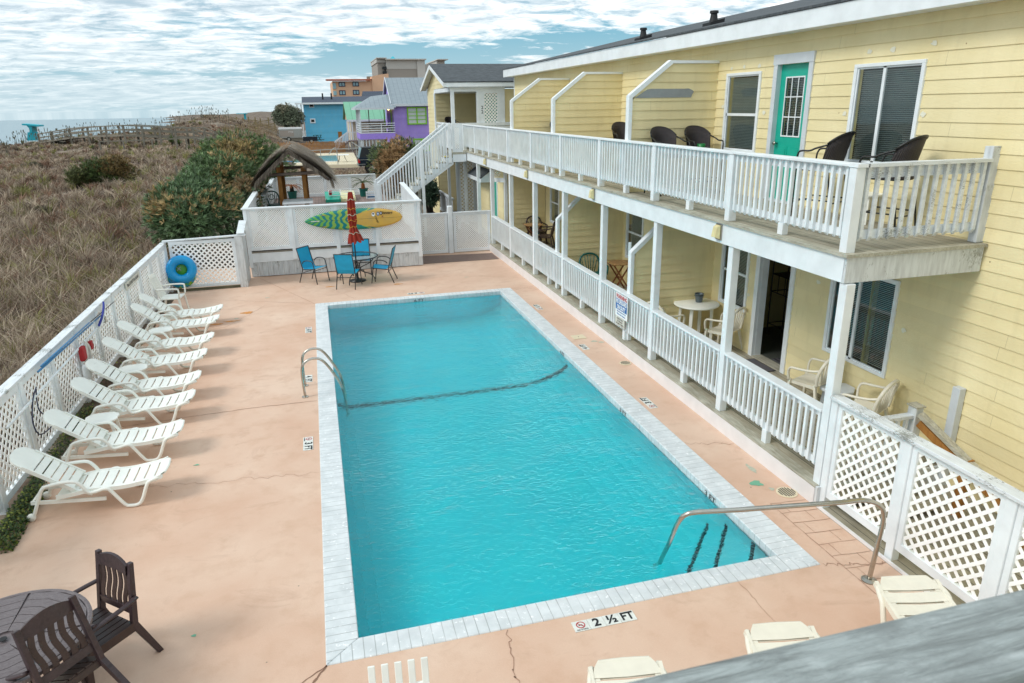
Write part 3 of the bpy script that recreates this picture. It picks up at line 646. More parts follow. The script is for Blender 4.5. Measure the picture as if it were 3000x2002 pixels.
# end railing facing the camera
mb=MB().box(5.64,7.29,6.36,6.50,4.003,4.04); mb.build('top_rail',M['white_oldx'],bal)
mb=MB().box(5.64,7.29,6.44,6.48,3.88,4.0); mb.box(5.64,7.29,6.44,6.48,3.22,3.32); n=13
for k in range(n):
    x=5.70+(7.24-5.70)*k/(n-1); mb.add([(x-.02,6.40,4.0),(x+.02,6.40,4.0),(x+.02,6.438,4.0),(x-.02,6.438,4.0),(x-.02,6.40,3.25),(x+.02,6.40,3.25),(x+.02,6.438,3.20),(x-.02,6.438,3.20)],[(3,2,1,0),(4,5,6,7),(0,1,5,4),(1,2,6,5),(2,3,7,6),(3,0,4,7)])
mb.build('baluster_panel',M['white_oldx'],bal); bevel(MB().box(7.29,7.405,6.385,6.50,3.09,4.17).build('post',M['white_dirty'],bal),.006)
# wall lamps on the beam
for k,(y,w) in enumerate(((23.46,0),(18.6,0),(13.78,0),(8.92,0))):
    lab=['farthest yellowed lamp, on the beam above the gate','yellowed plastic lamp on the beam, second from the gate','yellowed plastic lamp on the beam above the divider by the round table','nearest yellowed lamp on the beam, by the second porch post'][k]
    t=thing('beam_lamp',lab,'lamp',(5.5,y,2.92),group='yellowed lamps on the balcony beam')
    MB().box(5.478,5.498,y-.075,y+.075,2.81,3.03).build('back_plate',M['chrome'],t)
    mb=MB(); mb.add([(5.478,y-.065,2.82),(5.478,y+.065,2.82),(5.478,y+.065,3.02),(5.478,y-.065,3.02),(5.395,y-.05,2.85),(5.395,y+.05,2.85),(5.42,y+.05,2.995),(5.42,y-.05,2.995)],[(0,1,2,3),(7,6,5,4),(4,5,1,0),(5,6,2,1),(6,7,3,2),(7,4,0,3)]); bevel(mb.build('lens',M['lamp_glass'],t),.008)
# ================================================================== MOTEL
motel=thing('motel_building','two storey yellow motel wing with lap siding and white trim along the pool','building',(WX,11,0))
OPN=[]; YN=-4.0; YF=26.6
def o_(y0,y1,z0,z1): OPN.append((y0,y1,z0,z1)); return (y0,y1,z0,z1)
win_u=o_(7.67,8.79,3.86,5.10); win_s=o_(11.12,12.07,3.86,5.12); door_u=o_(9.84,10.62,3.10,5.24)
win_l=o_(7.52,8.70,1.03,2.33); door_l=o_(9.72,10.57,.27,2.35); win_m=o_(10.96,11.76,1.03,2.33)
ex_w=[o_(11.0+4.35,11.85+4.35,1.03,2.33),o_(11.0+10.5,11.0+11.3,1.03,2.33),o_(22.6,23.6,3.86,5.12)]
ex_d=[o_(18.3,19.1,.27,2.35)]
# (a-coordinates run along +y)
siding_mb=siding(MB(),(WX,0,0),(0,1,0),(-1,0,0),YN,YF,.01,5.74,OPN); siding_mb.build('wall',M['siding'],motel)
mb=MB().box(WX+.02,WX+6,YN,YF,5.60,5.7); mb.box(WX+6,WX+6.1,YN,YF,0,5.7); mb.box(WX+.0,WX+6,YF-.1,YF-.02,0,5.7); mb.build('wall',M['siding_x'],motel)
MB().box(WX-.015,WX+.06,YF-.001,YF+.09,3.09,5.74).build('corner_trim',M['white'],motel)
# roof
mb=MB(); mb.prism([(7.0,YN,5.925),(7.0,YN,5.96),(13.0,YN,7.25),(13.0,YN,7.20)],(0,YF+.25-YN,0)); mb.prism([(13.0,YN,7.20),(13.0,YN,7.25),(19,YN,6.0),(19,YN,5.95)],(0,YF+.25-YN,0)); roof=mb.build('roof',M['shingle'],motel)
bevel(MB().box(7.02,7.05,YN,YF+.22,5.67,5.92).build('fascia',M['white'],motel),.004); MB().box(7.052,WX,YN,YF+.2,5.682,5.695).build('soffit',M['white'],motel); MB().box(7.03,8.6,YF+.22,YF+.25,5.68,5.92).build('fascia',M['white'],motel)
for px in ((1884,117),(2090,73)):
    d=RM@_r(px); p=Vector(CP+d*(7.7/d[0])); z=5.96+(7.7-7.0)*.215
    vt=MB().prism([(p.x-.15,p.y-.15,z-.08),(p.x+.15,p.y-.15,z),(p.x+.15,p.y+.15,z),(p.x-.15,p.y+.15,z-.08)],(0,0,.10)); vt.lathe([(.09,0),(.07,.1),(.06,.17),(.085,.175),(.08,.22)],(p.x,p.y,z+.02),14); vt.build('roof_vent',M['black'],motel)
def room(y0,y1,z0,z1,dx=2.5,floor=None):
    mb=MB(); a,b=WX+.03,WX+dx
    mb.quad((b,y0-1,z0),(b,y1+1,z0),(b,y1+1,z1+.3),(b,y0-1,z1+.3)); mb.quad((a,y1+1,z0),(b,y1+1,z0),(b,y1+1,z1+.3),(a,y1+1,z1+.3)); mb.quad((a,y0-1,z0),(b,y0-1,z0),(b,y0-1,z1+.3),(a,y0-1,z1+.3)); mb.quad((a,y0-1,z1+.3),(b,y0-1,z1+.3),(b,y1+1,z1+.3),(a,y1+1,z1+.3)); return mb
def window(op,split,label=None,blind=.35,sash_dark=False,tint='glass'):
    y0,y1,z0,z1=op; f=MB(); F=.06
    x0,x1=WX-.035,WX+.02
    f.box(x0,x1,y0-F,y1+F,z1,z1+F*.8); f.box(x0,x1,y0-F,y1+F,z0-F*.8,z0); f.box(x0,x1,y0-F,y0,z0,z1); f.box(x0,x1,y1,y1+F,z0,z1)
    w=f.build('window',M['white'],motel); bevel(w,.006)
    s=MB(); i=.035
    if split=='v':
        ym=y0+(y1-y0)*.56; s.box(WX-.012,WX+.015,ym-.025,ym+.025,z0,z1)
    elif split=='h':
        zm=z0+(z1-z0)*.48; s.box(WX-.012,WX+.015,y0,y1,zm-.022,zm+.022)
    for q in ((y0,y0+.02),(y1-.02,y1)): s.box(WX-.012,WX+.015,q[0],q[1],z0,z1)
    s.box(WX-.012,WX+.015,y0+.02,y1-.02,z1-.02,z1); s.box(WX-.012,WX+.015,y0+.02,y1-.02,z0,z0+.02); s.build('sash',M['white'],w)
    MB().quad((WX+.004,y0,z0),(WX+.004,y1,z0),(WX+.004,y1,z1),(WX+.004,y0,z1)).build('pane',M[tint],w)
    b=MB(); k=z1-.04
    while k>z0+.03:
        b.quad((WX+.07,y0+.01,k),(WX+.07,y1-.01,k),(WX+.092,y1-.01,k-.024*min(1,blind*1.9)),(WX+.092,y0+.01,k-.024*min(1,blind*1.9))); k-=.026
    b.build('blind',M['blind'],w)
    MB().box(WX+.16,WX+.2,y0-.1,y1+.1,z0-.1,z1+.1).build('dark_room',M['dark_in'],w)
    return w
window(win_u,'v',blind=.42); window(win_s,'h',blind=.5); window(win_l,'v',blind=.42); window(win_m,'h',blind=.5)
for q in ex_w: window(q,'h',blind=.5)
# upper turquoise door
y0,y1,z0,z1=door_u
f=MB(); T=.10; x0,x1=WX-.03,WX+.02; f.box(x0,x1,y0-T,y0,z0,z1); f.box(x0,x1,y1,y1+T,z0,z1); f.box(x0-.008,x1,y0-T-.01,y1+T+.01,z1,z1+.15); f.box(x0,WX+.1,y0-.001,y1,z0-.02,z0+.02)
f.box(WX+.021,WX+.10,y1-.0,y1+.02,z0,z1); f.box(WX+.021,WX+.10,y0-.02,y0,z0,z1)
dt=f.build('door_frame',M['trim_grey'],motel); xd=WX+.055
d=MB(); ya,yb,za,zb=y0+.15,y1-.15,4.13,5.05
d.box(xd,xd+.04,y0,y1,z0+.02,za); d.box(xd,xd+.04,y0,y1,zb,z1); d.box(xd,xd+.04,y0,ya,za,zb); d.box(xd,xd+.04,yb,y1,za,zb)
for (pa,pb) in ((y0+.1,(y0+y1)/2-.04),((y0+y1)/2+.04,y1-.1)):
    for (qa,qb) in ((3.25,3.62),(3.70,3.98)): d.box(xd-.008,xd+.01,pa,pb,qa,qb); d.box(xd-.016,xd+.0,pa+.04,pb-.04,qa+.04,qb-.04)
dr=d.build('door',M['turq'],motel)
g=MB()
for yy in (ya,yb-.02): g.box(xd-.012,xd+.0,yy,yy+.02,za,zb)
for zz in (za,zb-.02): g.box(xd-.012,xd+.0,ya+.02,yb-.02,zz,zz+.02)
for k in (1,2): g.box(xd-.008,xd+.0,ya+(yb-ya)*k/3-.008,ya+(yb-ya)*k/3+.008,za+.02,zb-.02); g.box(xd-.0085,xd-.001,ya+.02,yb-.02,za+(zb-za)*k/3-.008,za+(zb-za)*k/3+.008)
g.build('muntin',M['white'],dr); MB().quad((xd+.006,ya,za),(xd+.006,yb,za),(xd+.006,yb,zb),(xd+.006,ya,zb)).build('pane',M['glass'],dr)
b=MB(); k=zb-.02
while k>za: b.quad((xd+.05,ya-.02,k),(xd+.05,yb+.02,k),(xd+.065,yb+.02,k-.012),(xd+.065,ya-.02,k-.012)); k-=.026
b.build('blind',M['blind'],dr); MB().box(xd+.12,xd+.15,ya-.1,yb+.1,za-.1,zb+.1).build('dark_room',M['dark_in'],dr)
h=MB().lathe([(.012,0),(.012,.04),(.03,.045),(.034,.06),(.026,.075),(0.001,.08)],(0,0,0),14)
h.v=[(xd-.0-z,y1-.07+x,4.02+y) for x,y,z in h.v]; h.build('door_knob',M['chrome'],dr,True)
# open ground floor door and the room behind it
def doorframe(op,nm='door_frame'):
    y0,y1,z0,z1=op; f=MB(); T=.11; f.box(WX-.03,WX+.03,y0-T,y0,z0-.015,z1); f.box(WX-.03,WX+.03,y1,y1+T,z0-.015,z1); f.box(WX-.038,WX+.03,y0-T-.01,y1+T+.01,z1,z1+.12); f.box(WX+.031,WX+.16,y1-.004,y1+.03,z0,z1); f.box(WX+.031,WX+.16,y0-.03,y0+.004,z0,z1); return f.build(nm,M['white'],motel)
doorframe(door_l)
MB().box(WX-.03,WX+.17,9.73,10.56,.252,.272).build('threshold',M['edge_wood'],motel)
MB().box(WX+.18,WX+.99,9.73,9.77,.29,2.32).build('open_door',M['trim_grey'],motel)
mb=room(9.0,11.0,.25,2.4,3.4); mb.build('room_wall',M['room'],motel); MB().quad((WX+.17,8,.26),(WX+3.4,8,.26),(WX+3.4,12,.26),(WX+.17,12,.26)).build('room_floor',M['room_floor'],motel)
o=doorframe(ex_d[0]); y0,y1,z0,z1=ex_d[0]; MB().box(WX+.05,WX+.09,y0,y1,z0,z1).build('door',M['turq'],motel)
# white filler dabs around the openings, grey-painted strip lower right
dab=[(8.2,5.30),(8.62,5.30),(7.55,5.32),(7.55,4.5),(8.95,4.5),(10.9,4.5),(11.15,5.25),(11.6,5.26),(12.0,5.25),(7.28,1.75),(9.05,2.0),(8.35,.9),(12.2,4.6),(10.85,1.35)]
for k,(y,z) in enumerate(dab):
    r=random.Random(k); n=12; x=WX-.0145; mb=MB(); mb.add([(x,y,z)]+[(x,y+.045*math.cos(2*math.pi*q/n)*r.uniform(.6,1.3),z+.035*math.sin(2*math.pi*q/n)*r.uniform(.6,1.3)) for q in range(n)],[(0,1+q,1+(q+1)%n) for q in range(n)]); mb.build('filler_spot',M['filler'],motel)
bevel(MB().box(WX-.11,WX-.015,6.20,6.31,0,1.33).build('wall_post',M['trim_grey'],motel),.006); tag(bpy.data.objects['wall_post'],'grey post fixed to the siding')
# privacy dividers
def divider(y,zf,zsh,xd,ztop,zb,label,patch=False):
    t=thing('privacy_divider',label,'divider',(5.66,y,zb),group='yellow privacy dividers between the rooms')
    xf=5.68
    def lo(z):
        return xf if z<=zsh else xf+(z-zsh)*(xd-xf)/(ztop-zsh)
    s=siding(MB(),(0,y-.03,0),(1,0,0),(0,-1,0),lo,WX-.001,zb,ztop,ex=.163); s2=siding(s,(0,y+.03,0),(1,0,0),(0,1,0),lo,WX-.001,zb,ztop,ex=.163); s.build('siding_panel',M['siding_x'],t)
    def tr(a,b): return MB().beam(a,b,.13,.075,(0,0,1) if abs(a[2]-b[2])<abs(a[0]-b[0])*2 else (1,0,0))
    bevel(MB().box(xf-.075,xf,y-.065,y+.065,zb,zsh+.02).build('trim_post',M['white'],t),.006)
    a=Vector((xf-.037,y,zsh)); b=Vector((xd-.01,y,ztop+.03)); MB().beam(a,b,.128,.075,(0,0,1)).build('trim_slope',M['white'],t)
    if xd<WX-.1: MB().beam((xd-.02,y,ztop+.028),(WX-.002,y,ztop+.028),.126,.05,(0,0,1)).build('trim_cap',M['white'],t)
    if patch:
        x0,z0=5.78,4.765; MB().prism([(5.72,y-.046,4.775),(6.86,y-.046,4.775),(6.88,y-.046,4.83),(6.91,y-.046,4.87),(6.88,y-.046,4.90),(6.80,y-.046,4.93),(6.7,y-.046,4.925),(6.05,y-.046,4.93),(5.97,y-.046,4.92)],(0,-.002,0)).build('primer_patch',M['patch'],t)
divider(12.5,0,4.80,6.44,5.36,3.09,'upper yellow divider with a grey primer patch, nearest on the balcony',True)
divider(16.88,0,4.80,6.44,5.36,3.09,'middle yellow divider on the upper balcony, plain panel'); divider(20.66,0,4.80,6.50,5.36,3.09,'farthest yellow divider on the upper balcony')
divider(12.15,0,1.99,6.55,2.75,.255,'ground floor divider behind the white round table'); divider(16.5,0,1.99,6.5,2.75,.255,'ground floor divider behind the green chair')
LP_=None
# ================================================================== FENCES
def posts_fence(name,label,x,y0,y1,ys,ztop,zl,zb,pitch,sw,mats=('white_old','white','lattice'),side=1,capw=.15,group=None):
    """fence along y on plane x; side=+1 faces +x"""
    t=thing(name,label,'fence',(x,(y0+y1)/2,0),group=group)
    bevel(MB().box(x-capw*.5-.02,x+capw*.5-.02,y0,y1,ztop-.04,ztop).build('cap_rail',M[mats[0]],t),.006)
    f=side
    for a in ys: bevel(MB().box(x-.05,x+.05,a-.05,a+.05,-.05,ztop-.042).build('post',M[mats[1]],t),.006)
    for a,b in zip(ys[:-1],ys[1:]):
        fr=MB(); xa,xb=x-.028,x+.028; a1,b1=a+.052,b-.052
        fr.box(xa,xb,a1,b1,zl,ztop-.042); fr.box(xa,xb,a1,b1,zb-.09,zb); fr.box(xa,xb,a1,a1+.06,zb,zl); fr.box(xa,xb,b1-.06,b1,zb,zl)
        fr.build('panel_frame',M[mats[1]],t)
        MB().lattice((x,a1+.05,zb-.01),(0,1,0),(0,0,1),b1-a1-.10,zl-zb+.02,pitch,sw).build('lattice_panel',M[mats[2]],t)
    return t
LY=[6.55+1.2*k for k in range(12)]; LY[-1]=20.5; LY=LY[:-1]+[20.5]
posts_fence('lattice_fence','long white lattice fence with peeling cap rail behind the row of loungers',-4.13,6.3,20.6,[6.6,7.8,8.97,10.17,11.37,12.57,13.77,14.97,16.17,17.37,18.57,19.6,20.5],1.33,1.19,.17,.098,.036)
posts_fence('lattice_fence','white lattice fence with cap rail at the porch end, nearest on the right',5.57,1.2,6.27,[1.6,2.85,4.0,5.15,6.235],1.45,1.33,.24,.098,.036,side=-1)
t=thing('lattice_fence','short white lattice fence behind the blue swim ring','fence',(-3.1,20.5,0))
mb=MB(); mb.prism([(-4.15,20.43,1.35),(-2.02,20.33,1.42),(-2.02,20.47,1.42),(-4.15,20.57,1.35)],(0,0,.04)); bevel(mb.build('cap_rail',M['white_oldx'],t),.006)
MB().box(-4.0,-2.33,20.42,20.48,1.27,1.355).build('panel_frame',M['white'],t); MB().box(-4.0,-2.33,20.42,20.48,.08,.16).build('panel_frame',M['white'],t); MB().box(-4.0,-3.93,20.42,20.48,.16,1.27).build('panel_frame',M['white'],t); MB().box(-2.40,-2.33,20.42,20.48,.16,1.27).build('panel_frame',M['white'],t)
bevel(MB().box(-2.32,-2.12,20.34,20.48,0,1.41).build('post',M['white_dirty'],t),.006); MB().lattice((-3.94,20.45,.15),(1,0,0),(0,0,1),1.56,1.13,.098,.042).build('lattice_panel',M['lattice'],t)
MB().box(-4.0,-2.33,20.34,20.40,0,.07).build('kick_board',M['kick'],t)
mb=MB().box(-2.20,-2.13,20.49,21.42,.02,1.44); mb.build('return_board',M['white_dirty'],t); MB().prism([(-2.25,20.35,1.47),(-2.05,20.35,1.47),(-2.05,21.42,1.66),(-2.25,21.42,1.66)],(0,0,.035)).build('cap_rail',M['white_oldx'],t)
# ------------------------------------------------------------------ raised deck and its front wall
RD=.85
rd=thing('raised_deck','raised sun deck with reddish boards behind the surfboard wall','deck',(.4,21.5,0))
MB().box(-2.1,2.92,21.56,34.1,RD-.05,RD).build('deck_boards',M['red_deck'],rd)
mb=MB(); n=34
for k in range(n): a=-2.07+(2.95+2.07)*k/n; mb.box(a+.002,a+5.02/n-.003,21.50+.003*(k%3),21.53,.02,.435)
mb.build('skirt_boards',M['white_dirty'],rd); MB().box(-2.07,2.93,21.485,21.53,.44,.715).build('rim_board',M['white'],rd); MB().box(-2.08,2.9,21.47,21.53,.716,.76).build('edge_board',M['board_grey'],rd)
mb=MB(); 
for k in range(12): mb.box(2.90,2.93,21.54+k*.13,21.54+k*.13+.125,.02,.9)
mb.build('skirt_boards',M['white_dirty'],rd); MB().box(2.905,2.925,23.15,34.1,.0,.8).build('skirt_boards',M['white_dirty'],rd); MB().box(-2.1,-2.07,21.55,34.1,.0,.8).build('skirt_boards',M['white_dirty'],rd)
t=thing('lattice_fence','white privacy lattice wall carrying the surfboard','fence',(.4,21.5,.76))
bevel(MB().box(-2.16,2.99,21.40,21.56,1.985,2.025).build('cap_rail',M['white'],t),.006)
for x0,x1 in ((-2.12,-2.02),(-.88,-.77),(.39,.50),(1.55,1.66),(2.84,2.94)): bevel(MB().box(x0,x1,21.435,21.55,.48 if -2<x0<2.8 else .30,1.983).build('post',M['white'],t),.006)
PX=[(-2.018,-.882,-1.95,-.95),(-.768,.388,-.69,.31),(.502,1.548,.58,1.47),(1.662,2.838,1.74,2.76)]
for a,b,la,lb in PX:
    f=MB(); f.box(a,b,21.47,21.52,1.93,1.983); f.box(a,b,21.47,21.52,.79,.89); f.box(a,la,21.47,21.52,.89,1.93); f.box(lb,b,21.47,21.52,.89,1.93); f.build('panel_frame',M['white'],t)
    MB().lattice((la-.01,21.495,.88),(1,0,0),(0,0,1),lb-la+.02,1.06,.0445,.0235).build('lattice_panel',M['lattice'],t)
def boards_rail(label,x,y0,y1,z0a,z0b,zta,ztb,mat='white',latt=False):
    t=thing('deck_side_rail',label,'railing',(x,(y0+y1)/2,z0a))
    MB().prism([(x-.08,y0,zta),(x+.08,y0,zta),(x+.08,y1,ztb),(x-.08,y1,ztb)],(0,0,.04)).build('cap_rail',M[mat],t)
    mb=MB(); n=int((y1-y0)/.17)
    for k in range(n):
        y=y0+.03+(y1-y0-.06)*k/n; z=zta+(ztb-zta)*(k/n); mb.box(x-.012,x+.012,y,y+.14,z0a,z-.004)
    mb.build('board_panel',M[mat],t)
    for y,z in ((y0+.05,zta),(y1-.05,ztb)): MB().box(x-.05,x+.05,y-.05,y+.05,z0a,z-.003).build('post',M[mat],t)
    return t
boards_rail('boarded side rail of the raised deck next to the oleanders, near section',-2.06,21.58,26.2,RD,RD,1.985,1.99)
boards_rail('boarded side rail of the raised deck next to the oleanders, far lower section',-1.9,27.0,33.9,RD,RD,1.74,1.72)
boards_rail('slatted white side rail climbing from the surfboard wall towards the stairs',2.88,21.58,25.4,RD,RD,2.0,2.14)
t=thing('lattice_fence','white lattice wall at the far end of the raised deck','fence',(.3,34,RD))
xsA=[aty('AB',q,600,34).x for q in (455,840,1270,1668,2065)]
MB().box(xsA[0]-.1,xsA[-1]+.05,33.92,34.08,1.73,1.77).build('cap_rail',M['white'],t)
for x in xsA: MB().box(x-.07,x+.07,33.95,34.05,RD,1.728).build('post',M['white'],t)
for a,b in zip(xsA[:-1],xsA[1:]):
    MB().box(a+.072,b-.072,33.97,34.03,1.64,1.727).build('panel_rail',M['white'],t); MB().box(a+.072,b-.072,33.97,34.03,RD,.98).build('panel_rail',M['white'],t)
    MB().lattice((a+.07,34.0,.97),(1,0,0),(0,0,1),b-a-.14,.68,.058,.036).build('lattice_panel',M['lattice'],t)
# gate
YG=23.1
def gate(label,x0,x1):
    t=thing('lattice_gate',label,'gate',((x0+x1)/2,YG,0),group='lattice gates between the raised deck and the porch')
    f=MB(); f.box(x0,x1,YG-.02,YG+.03,1.25,1.33); f.box(x0,x1,YG-.02,YG+.03,.03,.13); f.box(x0,x0+.09,YG-.02,YG+.03,.13,1.25); f.box(x1-.09,x1,YG-.02,YG+.03,.13,1.25); f.build('gate_frame',M['white'],t)
    MB().box(x0-.01,x1+.01,YG-.05,YG+.06,1.332,1.365).build('cap_rail',M['white'],t)
    MB().lattice((x0+.085,YG,.125),(1,0,0),(0,0,1),x1-x0-.17,1.13,.047,.025).build('lattice_panel',M['lattice'],t)
gate('narrower lattice gate leaf next to the surfboard wall',3.0,4.04); gate('wider lattice gate leaf next to the porch posts',4.24,5.50)
t=tag(bevel(MB().prism([(4.06,YG-.06,0),(4.22,YG-.06,0),(4.22,YG+.08,0),(4.06,YG+.08,0)],(0,0,1.58)).build('gate_post',M['white'],loc=(4.14,YG,0)),.03,3),'white round-topped post between the two lattice gates','post')
tag(MB().prism([(2.97,21.7,.002),(5.42,21.63,.002),(5.42,22.62,.002),(2.99,22.9,.002)],(0,0,.010)).build('outdoor_mat',M['mat_brown'],loc=(4.2,22.2,0)),'brown outdoor mat in front of the lattice gates','mat')
# ================================================================== STAIRS up to the balcony
st=thing('staircase','white wooden staircase rising from the raised deck to the balcony','stairs',(3.5,27.1,RD))
NS=11; SX,SZ=.257,.193; x0,z0=4.97,UD-.02
ya,yb=26.6,27.6
for yy,nm in ((ya,0),(yb,1)):
    P=[(x0,z0)]
    for k in range(NS): P+= [(x0-k*SX,z0-(k+1)*SZ),(x0-(k+1)*SX,z0-(k+1)*SZ)]
    P+= [(x0-NS*SX,z0-NS*SZ-.02),(x0-NS*SX+.25,z0-NS*SZ-.02),(x0+.02,z0-.42)]
    st_o=MB().prism([(a,yy-.02,b) for a,b in P],(0,.04,0)).build('stringer',M['white'],st)
    ra=Vector((4.90,yy,4.10)); rb=Vector((2.14,yy,2.06)); sl=(ra.z-rb.z)/(ra.x-rb.x)
    bevel(MB().beam(ra,rb,.10,.045).build('handrail',M['white'],st),.005); MB().beam(ra-Vector((0,0,.10)),rb-Vector((0,0,.10)),.035,.09).build('handrail',M['white'],st)
    mb=MB(); n=25
    for k in range(n):
        x=2.22+(4.84-2.22)*k/(n-1); zt=rb.z+(x-rb.x)*sl-.03; zb=max(RD,z0-(x0-x)*SZ/SX-.28); mb.box(x-.019,x+.019,yy-.06,yy-.022,zb,zt)
    mb.build('baluster_panel',M['white'],st)
    for x in (2.14,3.80,4.86):
        zt=rb.z+(x-rb.x)*sl-(.03 if x<4.8 else -.03); bevel(MB().box(x-.055,x+.055,yy-.10 if yy==ya else yy+.021,yy-.062 if yy==ya else yy+.10,RD if x<3 else (0.0 if x<4 else 2.7),zt).build('post',M['white'],st),.005)
for k in range(NS): MB().box(x0-(k+1)*SX-.03,x0-k*SX+.005,ya+.022,yb-.022,z0-(k+1)*SZ,z0-(k+1)*SZ+.035).build('tread',M['edge_wood'],st)
for k in range(NS-1): MB().box(x0-(k+1)*SX-.0,x0-(k+1)*SX+.018,ya+.022,yb-.022,z0-(k+2)*SZ+.037,z0-(k+1)*SZ-.002).build('riser',M['white'],st)
MB().box(x0-1*SX-.032,x0-.6*SX,ya+.1,ya+.5,z0-SZ+.036,z0-SZ+.04).build('yellow_tread_strip',flat('yellow_safety_paint','e8cf1e',.5,.05),st)
MB().box(4.96,5.468,26.56,28.0,2.99,3.06).build('landing_boards',M['edge_wood'],st); MB().box(4.96,5.468,26.54,26.558,2.72,2.985).build('landing_beam',M['white'],st)
f=MB(); f.box(4.98,5.36,26.57,26.61,3.95,4.06); f.box(4.98,5.36,26.57,26.61,3.07,3.2); f.box(4.98,5.05,26.57,26.61,3.2,3.95); f.box(5.24,5.36,26.55,26.62,3.2,3.95); f.build('landing_panel_frame',M['white'],st)
MB().lattice((5.05,26.59,3.2),(1,0,0),(0,0,1),.19,.75,.058,.034).build('lattice_panel',M['lattice'],st)
# ================================================================== ANNEX with rooms 21 and 22
an=thing('annex_building','yellow gabled annex with slate grey shingle roof at the far end of the balcony','building',(6,28,0))
AX=5.2; YA=28.0; YR=30.85; YB=33.7
def lo_g(z): return 0
# gable wall on the -x side: wall from y=31.4 to 33.4, gable above everything
siding(MB(),(AX,0,0),(0,1,0),(-1,0,0),31.45,33.4,0.0,5.38).build('wall',M['siding'],an)
gz=lambda z:(YA+(z-5.38)*(YR-YA)/(6.27-5.38)); gz2=lambda z:(33.4-(z-5.38)*(33.4-YR)/(6.27-5.38))
siding(MB(),(AX,0,0),(0,1,0),(-1,0,0),gz,gz2,5.38,6.22).build('gable',M['siding'],an)
MB().box(AX+.03,12,33.35,33.4,0,5.3).build('wall',M['siding_x'],an)
siding(MB(),(0,31.3,0),(1,0,0),(0,-1,0),AX,9.0,.25,5.3).build('porch_wall',M['siding_tan'],an)
siding(MB(),(0,YA+.05,0),(1,0,0),(0,-1,0),7.37,8.6,0,5.3).build('wall',M['siding_x'],an)
siding(MB(),(7.37,0,0),(0,1,0),(-1,0,0),YA+.1,31.3,3.1,5.3).build('porch_wall',M['siding_tan'],an)
MB().box(AX+.01,7.37,YA+.02,31.29,5.20,5.25).build('porch_ceiling',M['trim_grey'],an); MB().box(AX,7.37,YA,31.3,2.95,3.04).build('porch_floor',M['board_grey'],an)
# roof
mb=MB(); mb.prism([(4.93,27.72,5.575),(4.93,YR,6.36),(4.93,YR,6.32),(4.93,27.72,5.535)],(8,0,0)); mb.prism([(4.93,YR+.001,6.36),(4.93,YB,5.50),(4.93,YB,5.46),(4.93,YR+.001,6.32)],(8,0,0)); mb.build('roof',M['shingle'],an)
MB().box(4.95,12.9,27.74,27.77,5.38,5.53).build('fascia',M['white'],an); MB().box(4.95,12.9,27.772,YA+.1,5.36,5.375).build('soffit',M['trim_grey'],an)
for a,b in (((4.935,27.72,5.46),(4.935,YR,6.245)),((4.935,YR,6.245),(4.935,YB,5.385))): MB().beam(a,b,.03,.15).build('rake_board',M['white'],an)
for a,b in (((5.07,27.76,5.44),(5.07,YR,6.22)),((5.07,YR,6.22),(5.07,YB-.05,5.37))): MB().beam(a,b,.24,.012).build('soffit',M['trim_grey'],an)
MB().box(5.21,7.37,YA-.03,YA+.05,5.22,5.36).build('porch_beam',M['white'],an); MB().box(5.18,5.26,YA+.051,31.5,5.22,5.36).build('porch_beam',M['white'],an)
for (x0_,x1_,y0_,y1_) in ((5.24,5.37,YA-.05,YA+.07),(5.15,5.3,31.30,31.46),(6.24,6.34,YA-.04,YA+.06)): bevel(MB().box(x0_,x1_,y0_,y1_,3.05,5.22).build('porch_post',M['white'],an),.006)
def ldoor(par,x0,x1,z0,z1,lx0,lx1,lz0,lz1,num,nx,nz,pitch,vert):
    f=MB(); y0,y1=YA-.02,YA+.03
    f.box(x0,lx0,y0,y1,z0,z1); f.box(lx1,x1,y0,y1,z0,z1); f.box(lx0,lx1,y0,y1,lz1,z1); f.box(lx0,lx1,y0,y1,z0,lz0); d=f.build('screen_door',M['white'],par)
    MB().lattice((lx0,YA,lz0),(1,0,0),(0,0,1),lx1-lx0,lz1-lz0,pitch,pitch*.44).build('lattice_panel',M['lattice'],d)
    if vert: 
        for k,ch in enumerate(num): text('room_number',ch,.17,M['black'],d,(nx,YA-.024,nz-k*.16),(1,0,0),(0,0,1),bold=.003)
    else: text('room_number',num,.15,M['black'],d,(nx,YA-.024,nz),(1,0,0),(0,0,1),bold=.003)
ldoor(an,6.345,7.37,3.08,5.22,6.55,7.07,3.9,5.14,'22',6.46,4.62,.088,True)
MB().box(6.7,7.3,28.5,28.54,3.1,5.1).build('door',M['turq'],an)
mb=MB().box(5.37,7.9,YA-.10,YA-.03,3.95,4.07); mb.box(5.37,7.9,YA-.09,YA-.055,3.3,3.93); mb.build('porch_railing',M['white'],an)
mb=MB().box(5.19,5.30,YA+.071,31.29,4.0,4.06); mb.box(5.23,5.26,YA+.071,31.29,3.85,3.995); mb.box(5.23,5.26,YA+.071,31.29,3.1,3.2)
for k in range(5): y=YA+.1+k*.75; mb.box(5.21,5.28,y,y+.08,3.2,3.85)
mb.build('porch_railing',M['white'],an); MB().lattice((5.245,YA+.1,3.2),(0,1,0),(0,0,1),3.1,.65,.07,.036).build('lattice_panel',M['lattice'],an)
